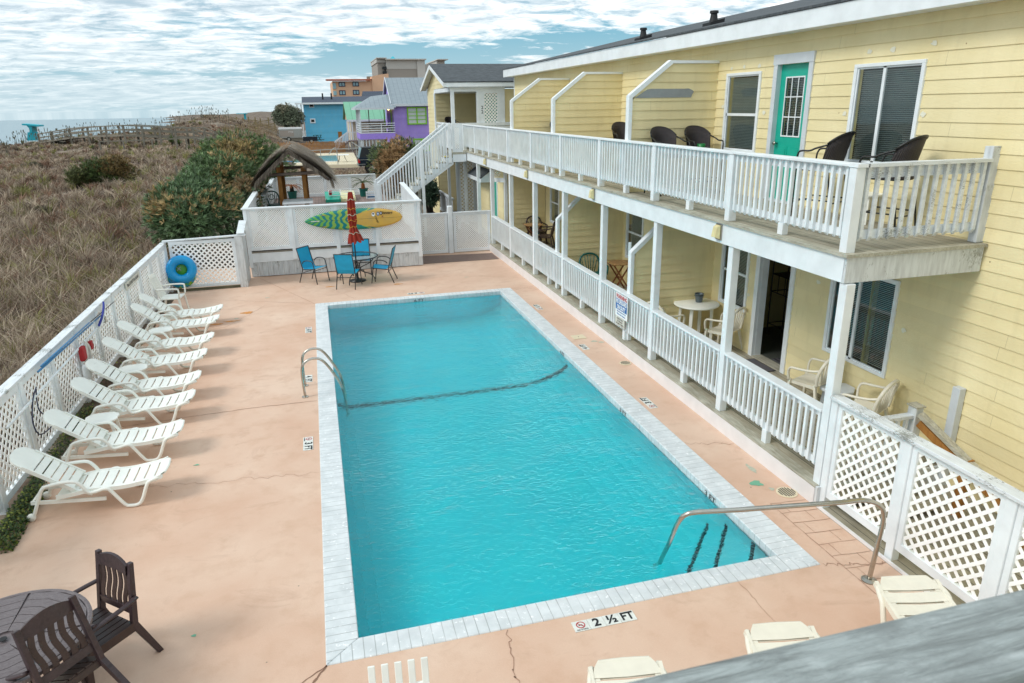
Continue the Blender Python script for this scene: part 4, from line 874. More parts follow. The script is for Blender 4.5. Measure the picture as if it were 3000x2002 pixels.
# lower storey of the annex
for x in (5.0,5.33): MB().box(x,x+.1,YA-.05,YA+.05,0,2.94).build('porch_post',M['trim_grey'],an)
ldoor(an,5.44,6.22,.25,2.9,5.5,6.0,.3,2.85,'21',6.11,1.9,.10,False)
MB().box(6.225,7.3,YA-.01,YA+.03,.25,2.9).build('screen_wall',M['trim_grey'],an)
mb=MB().box(5.12,5.22,YA+.06,31.2,1.14,1.2); mb.box(5.15,5.19,YA+.06,31.2,.35,.45); mb.box(5.15,5.19,29.5,29.6,.45,1.14); mb.build('porch_railing',M['trim_grey'],an); MB().lattice((5.17,YA+.1,.45),(0,1,0),(0,0,1),3.0,.7,.07,.036).build('lattice_panel',M['trim_grey'],an)
# utility room under the balcony
ut=thing('utility_room','small yellow utility room with turquoise door under the far end of the balcony','shed',(6.6,24.5,.25))
siding(MB(),(0,22.9,0),(1,0,0),(0,-1,0),6.02,WX-.02,.255,2.83).build('wall',M['siding_x'],ut)
siding(MB(),(6.0,0,0),(0,1,0),(-1,0,0),22.95,26.6,.255,2.83,[(24.0,24.75,.25,2.25)]).build('wall',M['siding'],ut)
MB().box(5.96,6.06,22.86,22.96,.255,2.83).build('corner_trim',M['white'],ut); MB().box(5.97,6.02,23.92,24.0,.255,2.3).build('door_frame',M['white'],ut); MB().box(5.97,6.02,24.75,24.83,.255,2.3).build('door_frame',M['white'],ut); MB().box(6.03,6.06,24.0,24.75,.26,2.27).build('door',M['turq'],ut)
mb=MB().prism([(5.62,24.9,2.22),(6.0,24.9,2.50),(6.0,24.9,2.54),(5.60,24.9,2.26)],(0,2.2,0)); mb.build('awning_roof',M['shingle'],ut); MB().box(5.61,5.63,24.9,27.1,2.10,2.235).build('awning_fascia',M['white'],ut); MB().prism([(5.63,24.88,2.10),(5.99,24.88,2.10),(5.99,24.88,2.48),(5.63,24.88,2.22)],(0,.02,0)).build('awning_fascia',M['trim_grey'],ut)
MB().beam((5.7,23.2,2.35),(6.0,22.84,2.35),.03,.14).build('awning_fascia',M['white'],ut); MB().lattice((5.72,23.5,2.42),(1,0,0),(0,0,1),.55,.32,.08,.036).build('lattice_panel',M['lattice'],ut)
# end of the porch: white end rail, cap post and weathered step rail
t=thing('porch_end_rail','white end rail of the ground porch with capped post, beside the cream chair','railing',(6.2,6.33,.25))
MB().box(5.645,6.75,6.28,6.38,.98,1.02).build('top_rail',M['white_oldx'],t)
mb=MB()
for k in range(9): mb.box(5.70+k*.12,5.74+k*.12,6.30,6.34,.3,.978)
mb.build('baluster_panel',M['white'],t); bevel(MB().box(6.75,6.86,6.26,6.39,.0,1.12).build('post',M['white_dirty'],t),.006); MB().box(6.735,6.875,6.245,6.405,1.121,1.14).build('post_cap',M['edge_wood'],t)
t=thing('porch_steps','weathered wooden steps with sloping rail behind the near lattice fence','steps',(6.8,5.4,0))
MB().beam((6.80,6.24,1.05),(7.02,4.75,.32),.09,.05).build('handrail',M['edge_wood'],t); MB().beam((6.80,6.24,.93),(7.02,4.75,.20),.04,.09).build('handrail',M['post_wood'],t)
for y in (5.6,4.85): MB().box(6.86,6.95,y-.05,y+.05,0,.75 if y>5 else .4).build('post',M['post_wood'],t)
for k in range(2): MB().box(5.7,6.8,5.98-k*.3,6.25-k*.3,.13-k*.06,.17-k*.06).build('tread',M['deck_woodx'],t)
MB().box(5.47,WX,-3,6.25,-.03,.003).build('side_deck',M['deck_wood']); struct(bpy.data.objects['side_deck'])
MB().box(5.462,5.49,-3,6.25,.004,.03).build('deck_edging',M['plaster']); struct(bpy.data.objects['deck_edging'])
# ================================================================== the photographer's own balcony rail
t=thing('balcony_rail','weathered grey wooden rail cap crossing the lower right corner, closest to the viewer','railing',(1.5,.62,3.1))
c=MB().box(-1.2,WX-.02,.488,.607,3.99,4.03).build('rail_cap',M['old_rail'],t); bevel(c,.006)
mb=MB()
for k in range(60): mb.box(-1.1+k*.14,-1.06+k*.14,.535,.575,3.2,3.9)
mb.box(-1.2,WX-.05,.50,.53,3.88,3.985); mb.build('baluster_panel',M['trim_grey'],t); MB().box(-1.2,WX-.05,-2.5,.60,3.02,3.08).build('deck_boards',M['deck_wood'],t)
# ================================================================== FURNITURE (prototypes face +y, lounger foot points +x)
USED={}
def place(kind,mk,loc,rot,label,group=None,tilt=None,scale=None):
    key=kind
    if key not in USED:
        t=mk(); USED[key]=t
        t.location=loc; t.rotation_euler=(0,0,rot) if tilt is None else tilt
        if scale: t.scale=(scale,)*3
        t['label']=label
        if group: t['group']=group
        return t
    s=USED[key]; r=dup(s,loc,rot,label,group,tilt,None)
    r.scale=(scale,)*3 if scale else (1,1,1)
    if not group and 'group' in r: del r['group']
    return r
def mk_lounger(mat='resin'):
    def f():
        t=thing('sun_lounger','x','lounger',fixed=False); m=M[mat]
        def seatz(x): return .30+.035*x+.012*math.sin(x*9)+(.05*max(0,x-.86)/.14)
        mb=MB(); n=10; L0,L1=-.22,1.0
        for k in range(n):
            a=L0+(L1-L0)*k/n+.009; b=L0+(L1-L0)*(k+1)/n-.009
            if k==n-1: b=L1
            seg=3
            for q in range(seg):
                xa=a+(b-a)*q/seg; xb=a+(b-a)*(q+1)/seg; wa=wb=.235
                if k==n-1: wa=.235-.05*(q/seg)**2; wb=.235-.05*((q+1)/seg)**2
                dz=-.008
                mb.add([(xa,-wa,seatz(xa)),(xb,-wb,seatz(xb)),(xb,0,seatz(xb)+dz),(xa,0,seatz(xa)+dz),(xb,wb,seatz(xb)),(xa,wa,seatz(xa))],[(0,1,2,3),(3,2,4,5)])
                mb.add([(xa,-wa,seatz(xa)-.02),(xb,-wb,seatz(xb)-.02),(xb,wb,seatz(xb)-.02),(xa,wa,seatz(xa)-.02)],[(3,2,1,0)])
        for s in (-1,1):
            P=[(L0+(L1-.03-L0)*q/12,s*.245,seatz(L0+(L1-.03-L0)*q/12)-.02) for q in range(13)]
            for a,b in zip(P[:-1],P[1:]): mb.beam(a,b,.028,.05)
        for k in range(1,n): x=L0+(L1-L0)*k/n; mb.box(x-.012,x+.012,-.235,-.19,seatz(x)-.02,seatz(x)-.002); mb.box(x-.012,x+.012,.19,.235,seatz(x)-.02,seatz(x)-.002)
        mb.tube([(L1,-.18,seatz(1)-.012),(L1+.012,0,seatz(1)-.016),(L1,.18,seatz(1)-.012)],.016,6)
        autosmooth(mb.build('seat',m,t),35)
        # reclined back with rounded top
        mb=MB(); H=Vector((-.02,0,.33)); d=Vector((-.79,0,.61)).normalized(); up=Vector((.61,0,.79)).normalized(); Lb=.80
        cuts=[0,.10,.19,.285,.385,.485,.80]
        for a,b in zip(cuts[:-1],cuts[1:]):
            a2=a+.008; b2=b-(.008 if b<.8 else 0); N=6 if b==.8 else 1
            for q in range(N):
                s0=a2+(b2-a2)*q/N; s1=a2+(b2-a2)*(q+1)/N
                w=lambda s:.235 if s<.62 else .235*math.sqrt(max(0.02,1-((s-.62)/.19)**2))*.45+.235*.55*math.sqrt(max(.0,1-((s-.62)/.185)**4)) 
                for hz,fl in ((0,0),(-.022,1)):
                    vs=[H+d*s0+up*hz+Vector((0,-w(s0),0)),H+d*s1+up*hz+Vector((0,-w(s1),0)),H+d*s1+up*hz+Vector((0,w(s1),0)),H+d*s0+up*hz+Vector((0,w(s0),0))]
                    mb.add(vs,[(0,1,2,3) if fl else (3,2,1,0)])
                for s in (-1,1):
                    mb.add([H+d*s0+Vector((0,s*w(s0),0)),H+d*s1+Vector((0,s*w(s1),0)),H+d*s1-up*.022+Vector((0,s*w(s1),0)),H+d*s0-up*.022+Vector((0,s*w(s0),0))],[(0,1,2,3)])
        for s in (-1,1):
            mb.beam(H+d*0+Vector((0,s*.222,-.012)),H+d*.62+Vector((0,s*.222,-.012)),.03,.045,up)
        autosmooth(mb.build('backrest',m,t),35)
        mb=MB()
        for s in (-1,1): mb.beam(H+d*.02+Vector((0,s*.2,-.03)),(-.02+.18,s*.2,.22),.03,.03)
        mb.beam((-.52,-.19,.20),(.30,-.21,.14),.022,.045); mb.beam((-.52,.19,.20),(.30,.21,.14),.022,.045); mb.beam((-.5,-.19,.2),(-.5,.19,.2),.03,.03); mb.box(.45,.95,-.2,.2,.16,.18) if False else None
        mb.build('back_support',m,t)
        for s in (-1,1):
            P=smoothpath([(-.52,s*.27,.0),(-.46,s*.27,.13),(-.39,s*.27,.30),(-.34,s*.27,.40),(-.28,s*.27,.435),(-.12,s*.27,.455),(.02,s*.27,.445),(.09,s*.27,.37),(.14,s*.27,.285),(.22,s*.27,.28),(.34,s*.27,.305),(.40,s*.27,.24),(.51,s*.27,.055),(.57,s*.27,.026),(.66,s*.27,.03),(.72,s*.27,.10),(.80,s*.268,.29),(.87,s*.262,.335),(.98,s*.23,.352)],3)
            MB().tube(P,.022,8).build('side_frame',m,t,True)
            c=MB().lathe([(.045,-.022),(.05,-.01),(.05,.01),(.045,.022)],(0,0,0),12); c.v=[(-.52+x,s*.27+z,.048+y) for x,y,z in c.v]; c.build('wheel',m,t,True)
        return t
    return f
lab=['nearest white lounger on the left, by the weeds','second white lounger from the viewer along the left fence','third white lounger from the viewer, just past the first side table','fourth white lounger from the viewer, in front of the coiled rope','fifth white lounger from the viewer, just past the second side table','sixth white lounger from the viewer along the left fence','seventh white lounger from the viewer, just past the third side table','farthest white lounger in the row, next to the high backed chair']
ly=[8.93,10.15,11.40,12.30,13.55,14.62,15.98,16.86]; lx=[-3.20,-3.22,-3.24,-3.27,-3.33,-3.33,-3.38,-3.40]
for k in range(8): place('lounger',mk_lounger(),(lx[k],ly[k],0),R([0,1,-1,0,1,0,0,1][k]),lab[k],'white loungers lined up along the left fence')
for (xc,yc,dx,dy,l) in ((4.93,4.36,.24,.97,'cream lounger foot end nearest the lattice fence, beside the handrail base'),(3.42,4.15,.20,.98,'cream lounger foot end, middle of the three cut off by the rail'),(2.00,4.14,.17,.985,'cream lounger foot end, leftmost of the three cut off by the rail')):
    place('lounger2',mk_lounger('resin_cream'),(xc-dx*1.14,yc-dy*1.14,0),math.atan2(dy,dx),l,'cream loungers at the near end of the pool',scale=1.16)
def mk_side_table():
    t=thing('side_table','x','side table',fixed=False)
    P=[(.2,.13),(.23,.07),(.22,0),(.23,-.07),(.2,-.13),(.13,-.19),(0,-.2),(-.13,-.19),(-.2,-.13),(-.23,-.07),(-.22,0),(-.23,.07),(-.2,.13),(-.13,.19),(0,.2),(.13,.19)]
    bevel(MB().prism([(a,b,.36) for a,b in P],(0,0,.03)).build('table_top',M['resin'],t),.008)
    for sx in (-1,1):
        for sy in (-1,1): MB().prism([(sx*.17,sy*.13,.36),(sx*.12,sy*.13,.36),(sx*.19,sy*.15,0),(sx*.21,sy*.15,0)],(0,-sy*.03,0)).build('leg',M['resin'],t)
    return t
for k,(x,y,l) in enumerate(((-3.42,10.80,'nearest small white side table, between two loungers'),(-3.45,13.0,'middle small white side table between two loungers'),(-3.42,15.34,'farthest small white side table between two loungers'))): place('sidetable',mk_side_table,(x,y,0),R(10*k),l,'small white tables between the loungers')
def mk_mono(mat,deco=False):
    def f():
        t=thing('plastic_armchair','x','chair',fixed=False); m=M[mat]
        mb=MB(); n=8
        for i in range(n):
            for j in range(n):
                def P(i,j):
                    u=-1+2*i/n; v=-1+2*j/n; w=.235-.02*v*-1; z=.42-.018*(1-u*u)*(1-v*v)-(.02*max(0,v-.7)/.3)
                    return (u*(.225+.02*v),.22*v,z)
                mb.add([P(i,j),P(i+1,j),P(i+1,j+1),P(i,j+1)],[(0,1,2,3)])
        mb.prism([(-.245,.215,.40),(.245,.215,.40),(.22,.225,.35),(-.22,.225,.35)],(0,-.02,0)); mb.box(-.235,-.215,-.2,.2,.365,.415); mb.box(.215,.235,-.2,.2,.365,.415)
        autosmooth(mb.build('seat',m,t),50)
        hoop=smoothpath([(-.235,-.20,.42),(-.265,-.225,.60),(-.245,-.27,.75),(-.15,-.30,.845),(0,-.31,.875),(.15,-.30,.845),(.245,-.27,.75),(.265,-.225,.60),(.235,-.20,.42)],5)
        mb=MB().tube(hoop,.026,8)
        for k in range(6):
            u=-1+2*k/5; a=Vector((u*.12,-.21,.43)); b=Vector((u*.215,-.275+.02*abs(u),.845-.10*u*u)); mb.beam(a,b,.010,.026 if not deco else .034,(0,1,0))
        if deco:
            mb.tube([(0+.1*math.cos(q),-.27,.66+.1*math.sin(q)) for q in [2*math.pi*k/14 for k in range(14)]],.012,5,True)
        mb.build('backrest',m,t,True)
        for s in (-1,1):
            P=smoothpath([(s*.262,-.235,.68),(s*.285,-.12,.655),(s*.295,.05,.64),(s*.295,.19,.63),(s*.285,.235,.56),(s*.262,.23,.42)],5)
            MB().tube(P,.023,8,flat=.8).build('armrest',m,t,True)
            MB().prism([(s*.262,.235,.44),(s*.20,.235,.42),(s*.245,.27,0),(s*.29,.27,0)],(0,-.035,0)).build('leg',m,t)
            MB().prism([(s*.245,-.19,.44),(s*.19,-.19,.42),(s*.255,-.29,0),(s*.30,-.29,0)],(0,.035,0)).build('leg',m,t)
        return t
    return f
G='cream armchairs on the ground floor porch'
place('mono_c',mk_mono('resin_cream'),(6.95,8.38,.255),R(22),'cream plastic armchair by the open door mat',G)
place('mono_c',mk_mono('resin_cream'),(6.98,7.30,.255),R(26),'cream plastic armchair at the porch end behind the capped post',G)
place('mono_c',mk_mono('resin_cream'),(7.05,11.02,.255),R(28),'cream plastic armchair right of the white round table',G)
place('mono_c',mk_mono('resin_cream'),(6.15,12.0-.35,.255),R(-75),'cream plastic armchair left of the white round table, half hidden by a post',G)
place('mono_g',mk_mono('resin_green'),(6.42,16.02,.255),R(182),'dark green plastic armchair in front of the ground floor divider')
place('mono_b',mk_mono('resin_brown',True),(6.95,22.5,.255),R(185),'brown plastic armchair behind the far folding table','brown armchairs at the far folding table')
place('mono_b',mk_mono('resin_brown',True),(7.0,21.65,.255),R(65),'brown plastic armchair right of the far folding table','brown armchairs at the far folding table')
q=atz('AB',425,760,1.62); place('mono_t',mk_mono('resin_green',True),(q.x+.05,q.y-.25,RD),R(200),'green ornate garden chair beside the tiki hut posts')
def mk_high(crest=True,mat='resin'):
    def f():
        t=thing('high_back_chair','x','chair',fixed=False); m=M[mat]
        bevel(MB().box(-.24,.24,-.22,.24,.385,.42).build('seat',m,t),.012)
        mb=MB(); 
        for k in range(6 if crest else 5):
            u=-1+2*k/(5 if crest else 4); mb.beam((u*.185,-.20,.43),(u*.185,-.36,.90 if crest else .98),.03 if crest else .05,.018,(0,1,0))
        mb.beam((-.21,-.20,.42),(-.20,-.37,.92),.03,.03,(0,1,0)) if crest else None; mb.beam((.21,-.20,.42),(.20,-.37,.92),.03,.03,(0,1,0)) if crest else None
        if crest: mb.prism([(-.215,-.365,.90),(.215,-.365,.90),(.19,-.39,.98),(-.19,-.39,.98)],(0,.022,.0))
        else: mb.beam((-.2,-.25,.55),(.2,-.25,.55),.03,.04); mb.beam((-.2,-.315,.80),(.2,-.315,.80),.02,.03)
        bevel(mb.build('backrest',m,t),.005)
        for s in (-1,1):
            mb=MB().tube(smoothpath([(s*.23,-.25,.64),(s*.27,-.05,.655),(s*.275,.2,.65),(s*.27,.245,.61),(s*.255,.24,.42)],4),.02,8); mb.build('armrest',m,t,True)
            MB().beam((s*.24,.22,.40),(s*.27,.26,0),.045,.035).build('leg',m,t); MB().beam((s*.235,-.2,.40),(s*.27,-.3,0),.045,.035).build('leg',m,t)
        return t
    return f
place('high',mk_high(),(-3.66,18.12,0),R(-96),'white high backed slatted armchair beside the blue swim ring')
place('high2',mk_high(False),(.2,3.70,0),R(180-3),'white chair with open vertical back slats at the bottom edge of the deck')
def mk_sling():
    t=thing('patio_chair','x','chair',fixed=False)
    fr=M['dark_metal']
    for s in (-1,1):
        MB().tube(smoothpath([(s*.265,.27,0),(s*.265,.225,.30),(s*.265,.20,.50),(s*.265,.15,.63),(s*.265,.0,.655),(s*.262,-.14,.62),(s*.255,-.20,.56)],5),.014,8).build('arm_frame',fr,t,True)
        MB().tube([(s*.262,-.36,0),(s*.255,-.22,.36),(s*.25,-.22,.42),(s*.25,-.37,.97)],.014,8).build('back_frame',fr,t,True)
        MB().tube([(s*.25,.235,.425),(s*.25,-.20,.385)],.013,8).build('seat_rail',fr,t,True)
    MB().tube([(-.25,-.37,.97),(.25,-.37,.97)],.013,8).build('back_frame',fr,t,True); MB().tube([(-.26,-.2,.30),(.26,-.2,.30)],.010,6).build('stretcher',fr,t,True); MB().tube([(-.26,.215,.38),(.26,.215,.38)],.010,6).build('stretcher',fr,t,True)
    mb=MB(); P=[(.25,.445),(.20,.438),(.0,.405),(-.14,.395),(-.20,.42),(-.25,.52),(-.31,.72),(-.375,.975)]
    for (a,b),(c,d) in zip(P[:-1],P[1:]): mb.add([(-.24,a,b),(.24,a,b),(.24,c,d),(-.24,c,d),(-.24,a,b-.006),(.24,a,b-.006),(.24,c+.004,d-.004),(-.24,c+.004,d-.004)],[(0,1,2,3),(7,6,5,4)])
    autosmooth(mb.build('sling_seat',M['sling'],t),60); return t
G='bright blue sling chairs round the glass patio table'
place('sling',mk_sling,(-.30,20.36,0),R(-130),'bright blue sling chair left of the glass table',G)
place('sling',mk_sling,(.60,19.46,0),R(-20),'bright blue sling chair in front of the glass table, seen from behind',G)
place('sling',mk_sling,(1.55,19.83,0),R(74),'bright blue sling chair right of the glass table, seen side on',G)
place('sling',mk_sling,(1.05,20.95,0),R(176),'bright blue sling chair behind the glass table, against the white wall',G)
# glass patio table with closed umbrella
TX,TY=.85,20.06
t=thing('patio_table','round glass patio table with dark rim and curved legs','table',(TX,TY,0))
MB().lathe([(.60,0),(.60,.008)],(TX,TY,.71),40).build('glass_top',M['glass_table'],t); MB().tube([(TX+.61*math.cos(a),TY+.61*math.sin(a),.712) for a in [2*math.pi*k/40 for k in range(40)]],.018,8,True).build('rim',M['dark_metal'],t,True)
for k in range(4):
    a=math.pi/4+k*math.pi/2+.3; c,s=math.cos(a),math.sin(a)
    MB().tube(smoothpath([(TX+c*r,TY+s*r,z) for r,z in ((.55,.70),(.42,.55),(.16,.42),(.10,.34),(.2,.28),(.42,.22),(.52,.12),(.54,0))],4),.014,7).build('leg',M['dark_metal'],t,True)
MB().tube([(TX+.12*math.cos(a),TY+.12*math.sin(a),.36) for a in [2*math.pi*k/20 for k in range(20)]],.012,6,True).build('leg_ring',M['dark_metal'],t,True)
t=thing('patio_umbrella','closed rust red umbrella with cream edging through the glass table','umbrella',(TX,TY,0))
MB().lathe([(.235,0),(.235,.03),(.06,.06),(.035,.12),(.035,.30),(.022,.31)],(TX,TY,0),30).build('base',M['black_metal'],t,True); MB().tube([(TX,TY,.2),(TX,TY,2.50)],.019,10).build('pole',M['dark_metal'],t,True)
MB().lathe([(.045,0),(.045,.2)],(TX,TY,.42),14).build('pole_sleeve',M['black_metal'],t)
mb=MB(); NS_=48; prof=[(2.50,.045),(2.44,.06),(2.31,.075),(2.30,.088),(2.05,.095),(1.88,.10),(1.73,.105),(1.62,.085),(1.55,.078),(1.45,.10),(1.33,.135),(1.22,.165),(1.13,.185)]
def cz(z,a): return z+(.05*math.cos(a-.2)+.04*math.sin(8*a))*max(0,(1.4-z)/.3)
ring=[]
for z,r in prof:
    sh=max(0,(1.55-z))*.10
    ring.append([(TX+sh+r*(1+.26*math.sin(8*a+z*2.2))*math.cos(a),TY+r*(1+.26*math.sin(8*a+z*2.2))*math.sin(a),cz(z,a)) for a in [2*math.pi*k/NS_ for k in range(NS_)]])
for i in range(len(ring)-1):
    for k in range(NS_): mb.add([ring[i][k],ring[i][(k+1)%NS_],ring[i+1][(k+1)%NS_],ring[i+1][k]],[(3,2,1,0)])
cn=mb.build('canopy',M['red_cloth'],t,True)
def trim(z0,mt):
    mb=MB(); rr=np.interp(z0,[p[0] for p in prof][::-1],[p[1] for p in prof][::-1]); sh=max(0,(1.55-z0))*.10; P=[]
    for k in range(NS_):
        a=2*math.pi*k/NS_; w=1.03+.26*math.sin(8*a+z0*2.2); P.append((TX+sh+rr*w*math.cos(a),TY+rr*w*math.sin(a),cz(z0,a)+.022*math.sin(4*a+z0*9)))
    mb.tube(P,.008,5,True).build('edge_trim',mt,cn,True)
tw=flat('cream_trim','c9ccb8',.8,.05); tyel=flat('yellow_trim','d9a23c',.8,.05)
for z,mm in ((2.30,tw),(2.05,tyel),(1.88,tw),(1.73,tyel),(1.55,tyel),(1.38,tw)): trim(z,mm)
# brown resin set, lower left
def mk_brown():
    t=thing('brown_armchair','x','chair',fixed=False); m=M['resin_brown']
    for s in (-1,1):
        mb=MB().prism([(s*.245,-.235,.36),(s*.245,-.185,.42),(s*.235,-.275,.98),(s*.235,-.315,.975)],(-s*.045,0,0)); mb.prism([(s*.245,-.235,.42),(s*.245,-.175,.40),(s*.285,-.34,0),(s*.285,-.39,0)],(-s*.045,0,0)); bevel(mb.build('back_post',M['brown_grain'],t),.005)
        bevel(MB().prism([(s*.25,.20,.42),(s*.25,.26,.42),(s*.28,.29,0),(s*.28,.25,0)],(-s*.045,0,0)).build('leg',m,t),.005)
        P=smoothpath([(s*.265,-.255,.665),(s*.29,-.10,.66),(s*.30,.10,.655),(s*.285,.25,.62),(s*.262,.265,.50),(s*.25,.24,.40)],4); MB().tube(P,.026,8,flat=.6).build('armrest',M['brown_grain'],t,True)
    mb=MB(); n=8
    for k in range(n):
        a=-1+2*k/n;b=-1+2*(k+1)/n; f=lambda u,z:(u*.195,-.275-(z-.9)*.17-.02*(1-u*u),z+.05*(1-u*u))
        q=[f(a,.87),f(b,.87),f(b,.955),f(a,.955)]; q[0]=(q[0][0],q[0][1],.87);q[1]=(q[1][0],q[1][1],.87)
        mb.add(q+[(x,y+.025,z) for x,y,z in q],[(0,1,2,3),(7,6,5,4),(3,2,6,7),(0,4,5,1)])
    mb.build('crest_rail',M['brown_grain'],t); MB().box(-.2,.2,-.235,-.21,.50,.565).build('lower_back_rail',M['brown_grain'],t)
    mb=MB()
    for k in range(5):
        x=-.15+.075*k; pts=[]
        for q in range(9):
            z=.56+(.88-.56)*q/8; pts.append(Vector((x+.014*math.sin(q/8*6.28+.6),-.222-(z-.56)*.165,z)))
        for a,b in zip(pts[:-1],pts[1:]): mb.beam(a,b,.046,.012,(0,1,0))
    mb.build('back_slats',m,t)
    mb=MB()
    for k in range(7): mb.box(-.23+.067*k,-.23+.067*k+.055,-.2,.22,.405,.425)
    mb.box(-.24,.24,.22,.25,.34,.43); mb.box(-.245,-.225,-.2,.22,.34,.425); mb.box(.225,.245,-.2,.22,.34,.425); mb.box(-.24,.24,-.21,-.19,.36,.41); mb.build('seat',m,t); return t
place('brown',mk_brown,(-2.24,5.79,0),R(138),'dark brown slatted armchair standing upright at the far side of the round table','dark brown armchairs at the round table')
fd=Vector((-.76,.65,0)); P_=atz('I',305,1135,1.08); o_b=P_-fd*.13
place('brown',mk_brown,(o_b.x,o_b.y,.10),0,'dark brown slatted armchair tipped forward against the round table','dark brown armchairs at the round table',tilt=(R(-25),0,math.atan2(fd.y,fd.x)-math.pi/2))
BX,BY=-2.76,5.46
t=thing('round_table','round grey brown plank table in the lower left corner','table',(BX,BY,0))
mb=MB(); 
for k in range(8):          # wedge boards
    for q in range(5):
        r0=.10+.098*q; r1=.10+.098*(q+1)-.006; a0=2*math.pi*k/8+.02; a1=2*math.pi*(k+1)/8-.02
        mb.prism([(BX+r0*math.cos(a0),BY+r0*math.sin(a0),.70),(BX+r1*math.cos(a0),BY+r1*math.sin(a0),.70),(BX+r1*math.cos((a0+a1)/2)*1.0,BY+r1*math.sin((a0+a1)/2)*1.0,.70),(BX+r1*math.cos(a1),BY+r1*math.sin(a1),.70),(BX+r0*math.cos(a1),BY+r0*math.sin(a1),.70),(BX+r0*math.cos((a0+a1)/2),BY+r0*math.sin((a0+a1)/2),.70)],(0,0,.022))
mb.lathe([(.0,0),(.61,0),(.61,.012),(.0,.012)],(BX,BY,.695),40,False); mb.lathe([(.585,.0),(.62,.0),(.62,.03),(.60,.034),(.585,.03)],(BX,BY,.69),48,False); mb.build('table_top',M['brown_top'],t)
MB().lathe([(.0,0),(.03,0),(.03,.004),(0,.004)],(BX,BY,.724),14,False).build('umbrella_hole',M['black'],t)
for k in range(4): a=math.pi/4+k*math.pi/2; MB().beam((BX+.3*math.cos(a),BY+.3*math.sin(a),.69),(BX+.45*math.cos(a),BY+.45*math.sin(a),0),.06,.05).build('leg',M['resin_brown'],t)
# bar-height wicker chairs
def mk_bar():
    t=thing('wicker_bar_chair','x','chair',fixed=False); S=.70; m=M['wicker']
    mb=MB(); n=16
    for k in range(n):
        def P(u,v):
            a=R(-90)+R(74)*u; r=.245+.03*v; top=.45-.15*abs(u)**2.2
            return (r*math.cos(a)*1.0,.02+r*math.sin(a)-.07*v,S+.03+top*v)
        u0=-1+2*k/n;u1=-1+2*(k+1)/n
        for v0,v1 in ((0,.33),(.33,.66),(.66,1)):
            q=[P(u0,v0),P(u1,v0),P(u1,v1),P(u0,v1)]; mb.add(q+[(x*.94,y*.94+.005,z) for x,y,z in q],[(0,1,2,3),(7,6,5,4)]+([(3,2,6,7)] if v1==1 else []))
    mb.build('wicker_back',m,t,True)
    MB().tube([P(-1+2*k/16,1) for k in range(17)],.014,7).build('back_rim',M['black_metal'],t,True)
    MB().lathe([(0,.0),(.25,.0),(.265,.02),(.25,.045),(0,.05)],(0,.01,S-.04),24,False).build('seat',m,t,True)
    for s in (-1,1):
        p0=P(s*.96,.92)
        MB().tube(smoothpath([p0,(s*.285,.02,S+.27),(s*.30,.10,S+.235),(s*.30,.22,S+.23),(s*.295,.265,S+.19),(s*.285,.28,S+.05),(s*.27,.29,0)],5),.013,8).build('arm_frame',M['black_metal'],t,True)
        MB().tube([(s*.25,-.17,S+.05),(s*.25,-.18,S-.05),(s*.27,-.27,0)],.012,7).build('leg',M['black_metal'],t,True)
    mb=MB(); 
    for z,w in ((.22,.272),(.22,.0)): pass
    mb.tube([(-.275,.285,.22),(.275,.285,.22)],.010,6); mb.tube([(-.265,-.24,.22),(.265,-.24,.22)],.010,6); mb.tube([(-.27,.285,.26),(-.262,-.235,.26)],.010,6); mb.tube([(.27,.285,.26),(.262,-.235,.26)],.010,6); mb.tube([(-.25,.28,S-.03),(-.25,-.18,S-.03),(.25,-.18,S-.03),(.25,.28,S-.03)],.012,6,True); mb.build('footrest',M['black_metal'],t,True)
    return t
G='dark wicker bar chairs on the upper balcony'
for x,y,r,l in ((6.90,7.38,22,'wicker bar chair nearest the end railing, in front of the sliding window'),(6.98,8.72,26,'wicker bar chair between the turquoise door and the sliding window'),(6.20,12.02,186,'wicker bar chair against the patched divider, left of the pair'),(6.90,12.05,182,'wicker bar chair against the patched divider, right of the pair with the green cup'),
    (7.08,15.9,180,'wicker bar chair whose arm shows beside the nearest divider post'),(6.95,20.15,180,'wicker bar chair whose arm shows at the farthest divider'),(5.75,30.6,200,'dark wicker chair on the porch of room 22, only its top showing')):
    place('bar',mk_bar,(x,y,UD+.006),R(r),l,G)
q=atz('C',2270,712,3.84)
t=thing('green_cup','green ribbed plastic cup on the seat of a wicker bar chair','cup',(6.80,11.86,3.80)); MB().lathe([(.05,0),(.075,.17),(.068,.17),(.045,.01)],(6.80,11.86,3.80),16).build('cup_body',flat('green_plastic_cup','0c7a3a',.35,.2),t,True)
t=place('sidetable',mk_side_table,(7.20,8.08,UD+.006),R(20),'small white side table behind the end railing of the balcony')
# ground-floor porch furniture
t=thing('round_white_table','white round plastic table on the ground porch','table',(6.93,11.86,.255))
MB().lathe([(.0,.0),(.42,.0),(.435,.01),(.435,.03),(.42,.04),(0,.04)],(6.93,11.86,.93),36,False).build('table_top',M['resin'],t,True)
for a in (45,135,225,315): c,s=math.cos(R(a)),math.sin(R(a)); MB().beam((6.93+.3*c,11.86+.3*s,.93),(6.93+.33*c,11.86+.33*s,.255),.06,.05).build('leg',M['resin'],t)
t=thing('metal_bucket','small galvanised bucket on the white round table','bucket',(7.0,11.9,.97)); MB().lathe([(.062,0),(.088,.165),(.093,.17),(.083,.165),(.058,.01),(0,.01)],(7.0,11.9,.972),20,False).build('bucket_body',M['bucket'],t,True); MB().tube([(7.0+.09*math.cos(a),11.9+.09*math.sin(a),1.10) for a in [2*math.pi*k/20 for k in range(20)]],.005,5,True).build('bucket_rim',M['bucket'],t,True)
t=thing('octagonal_side_table','low grey white octagonal table between the two cream armchairs','table',(7.12,8.03,.255))
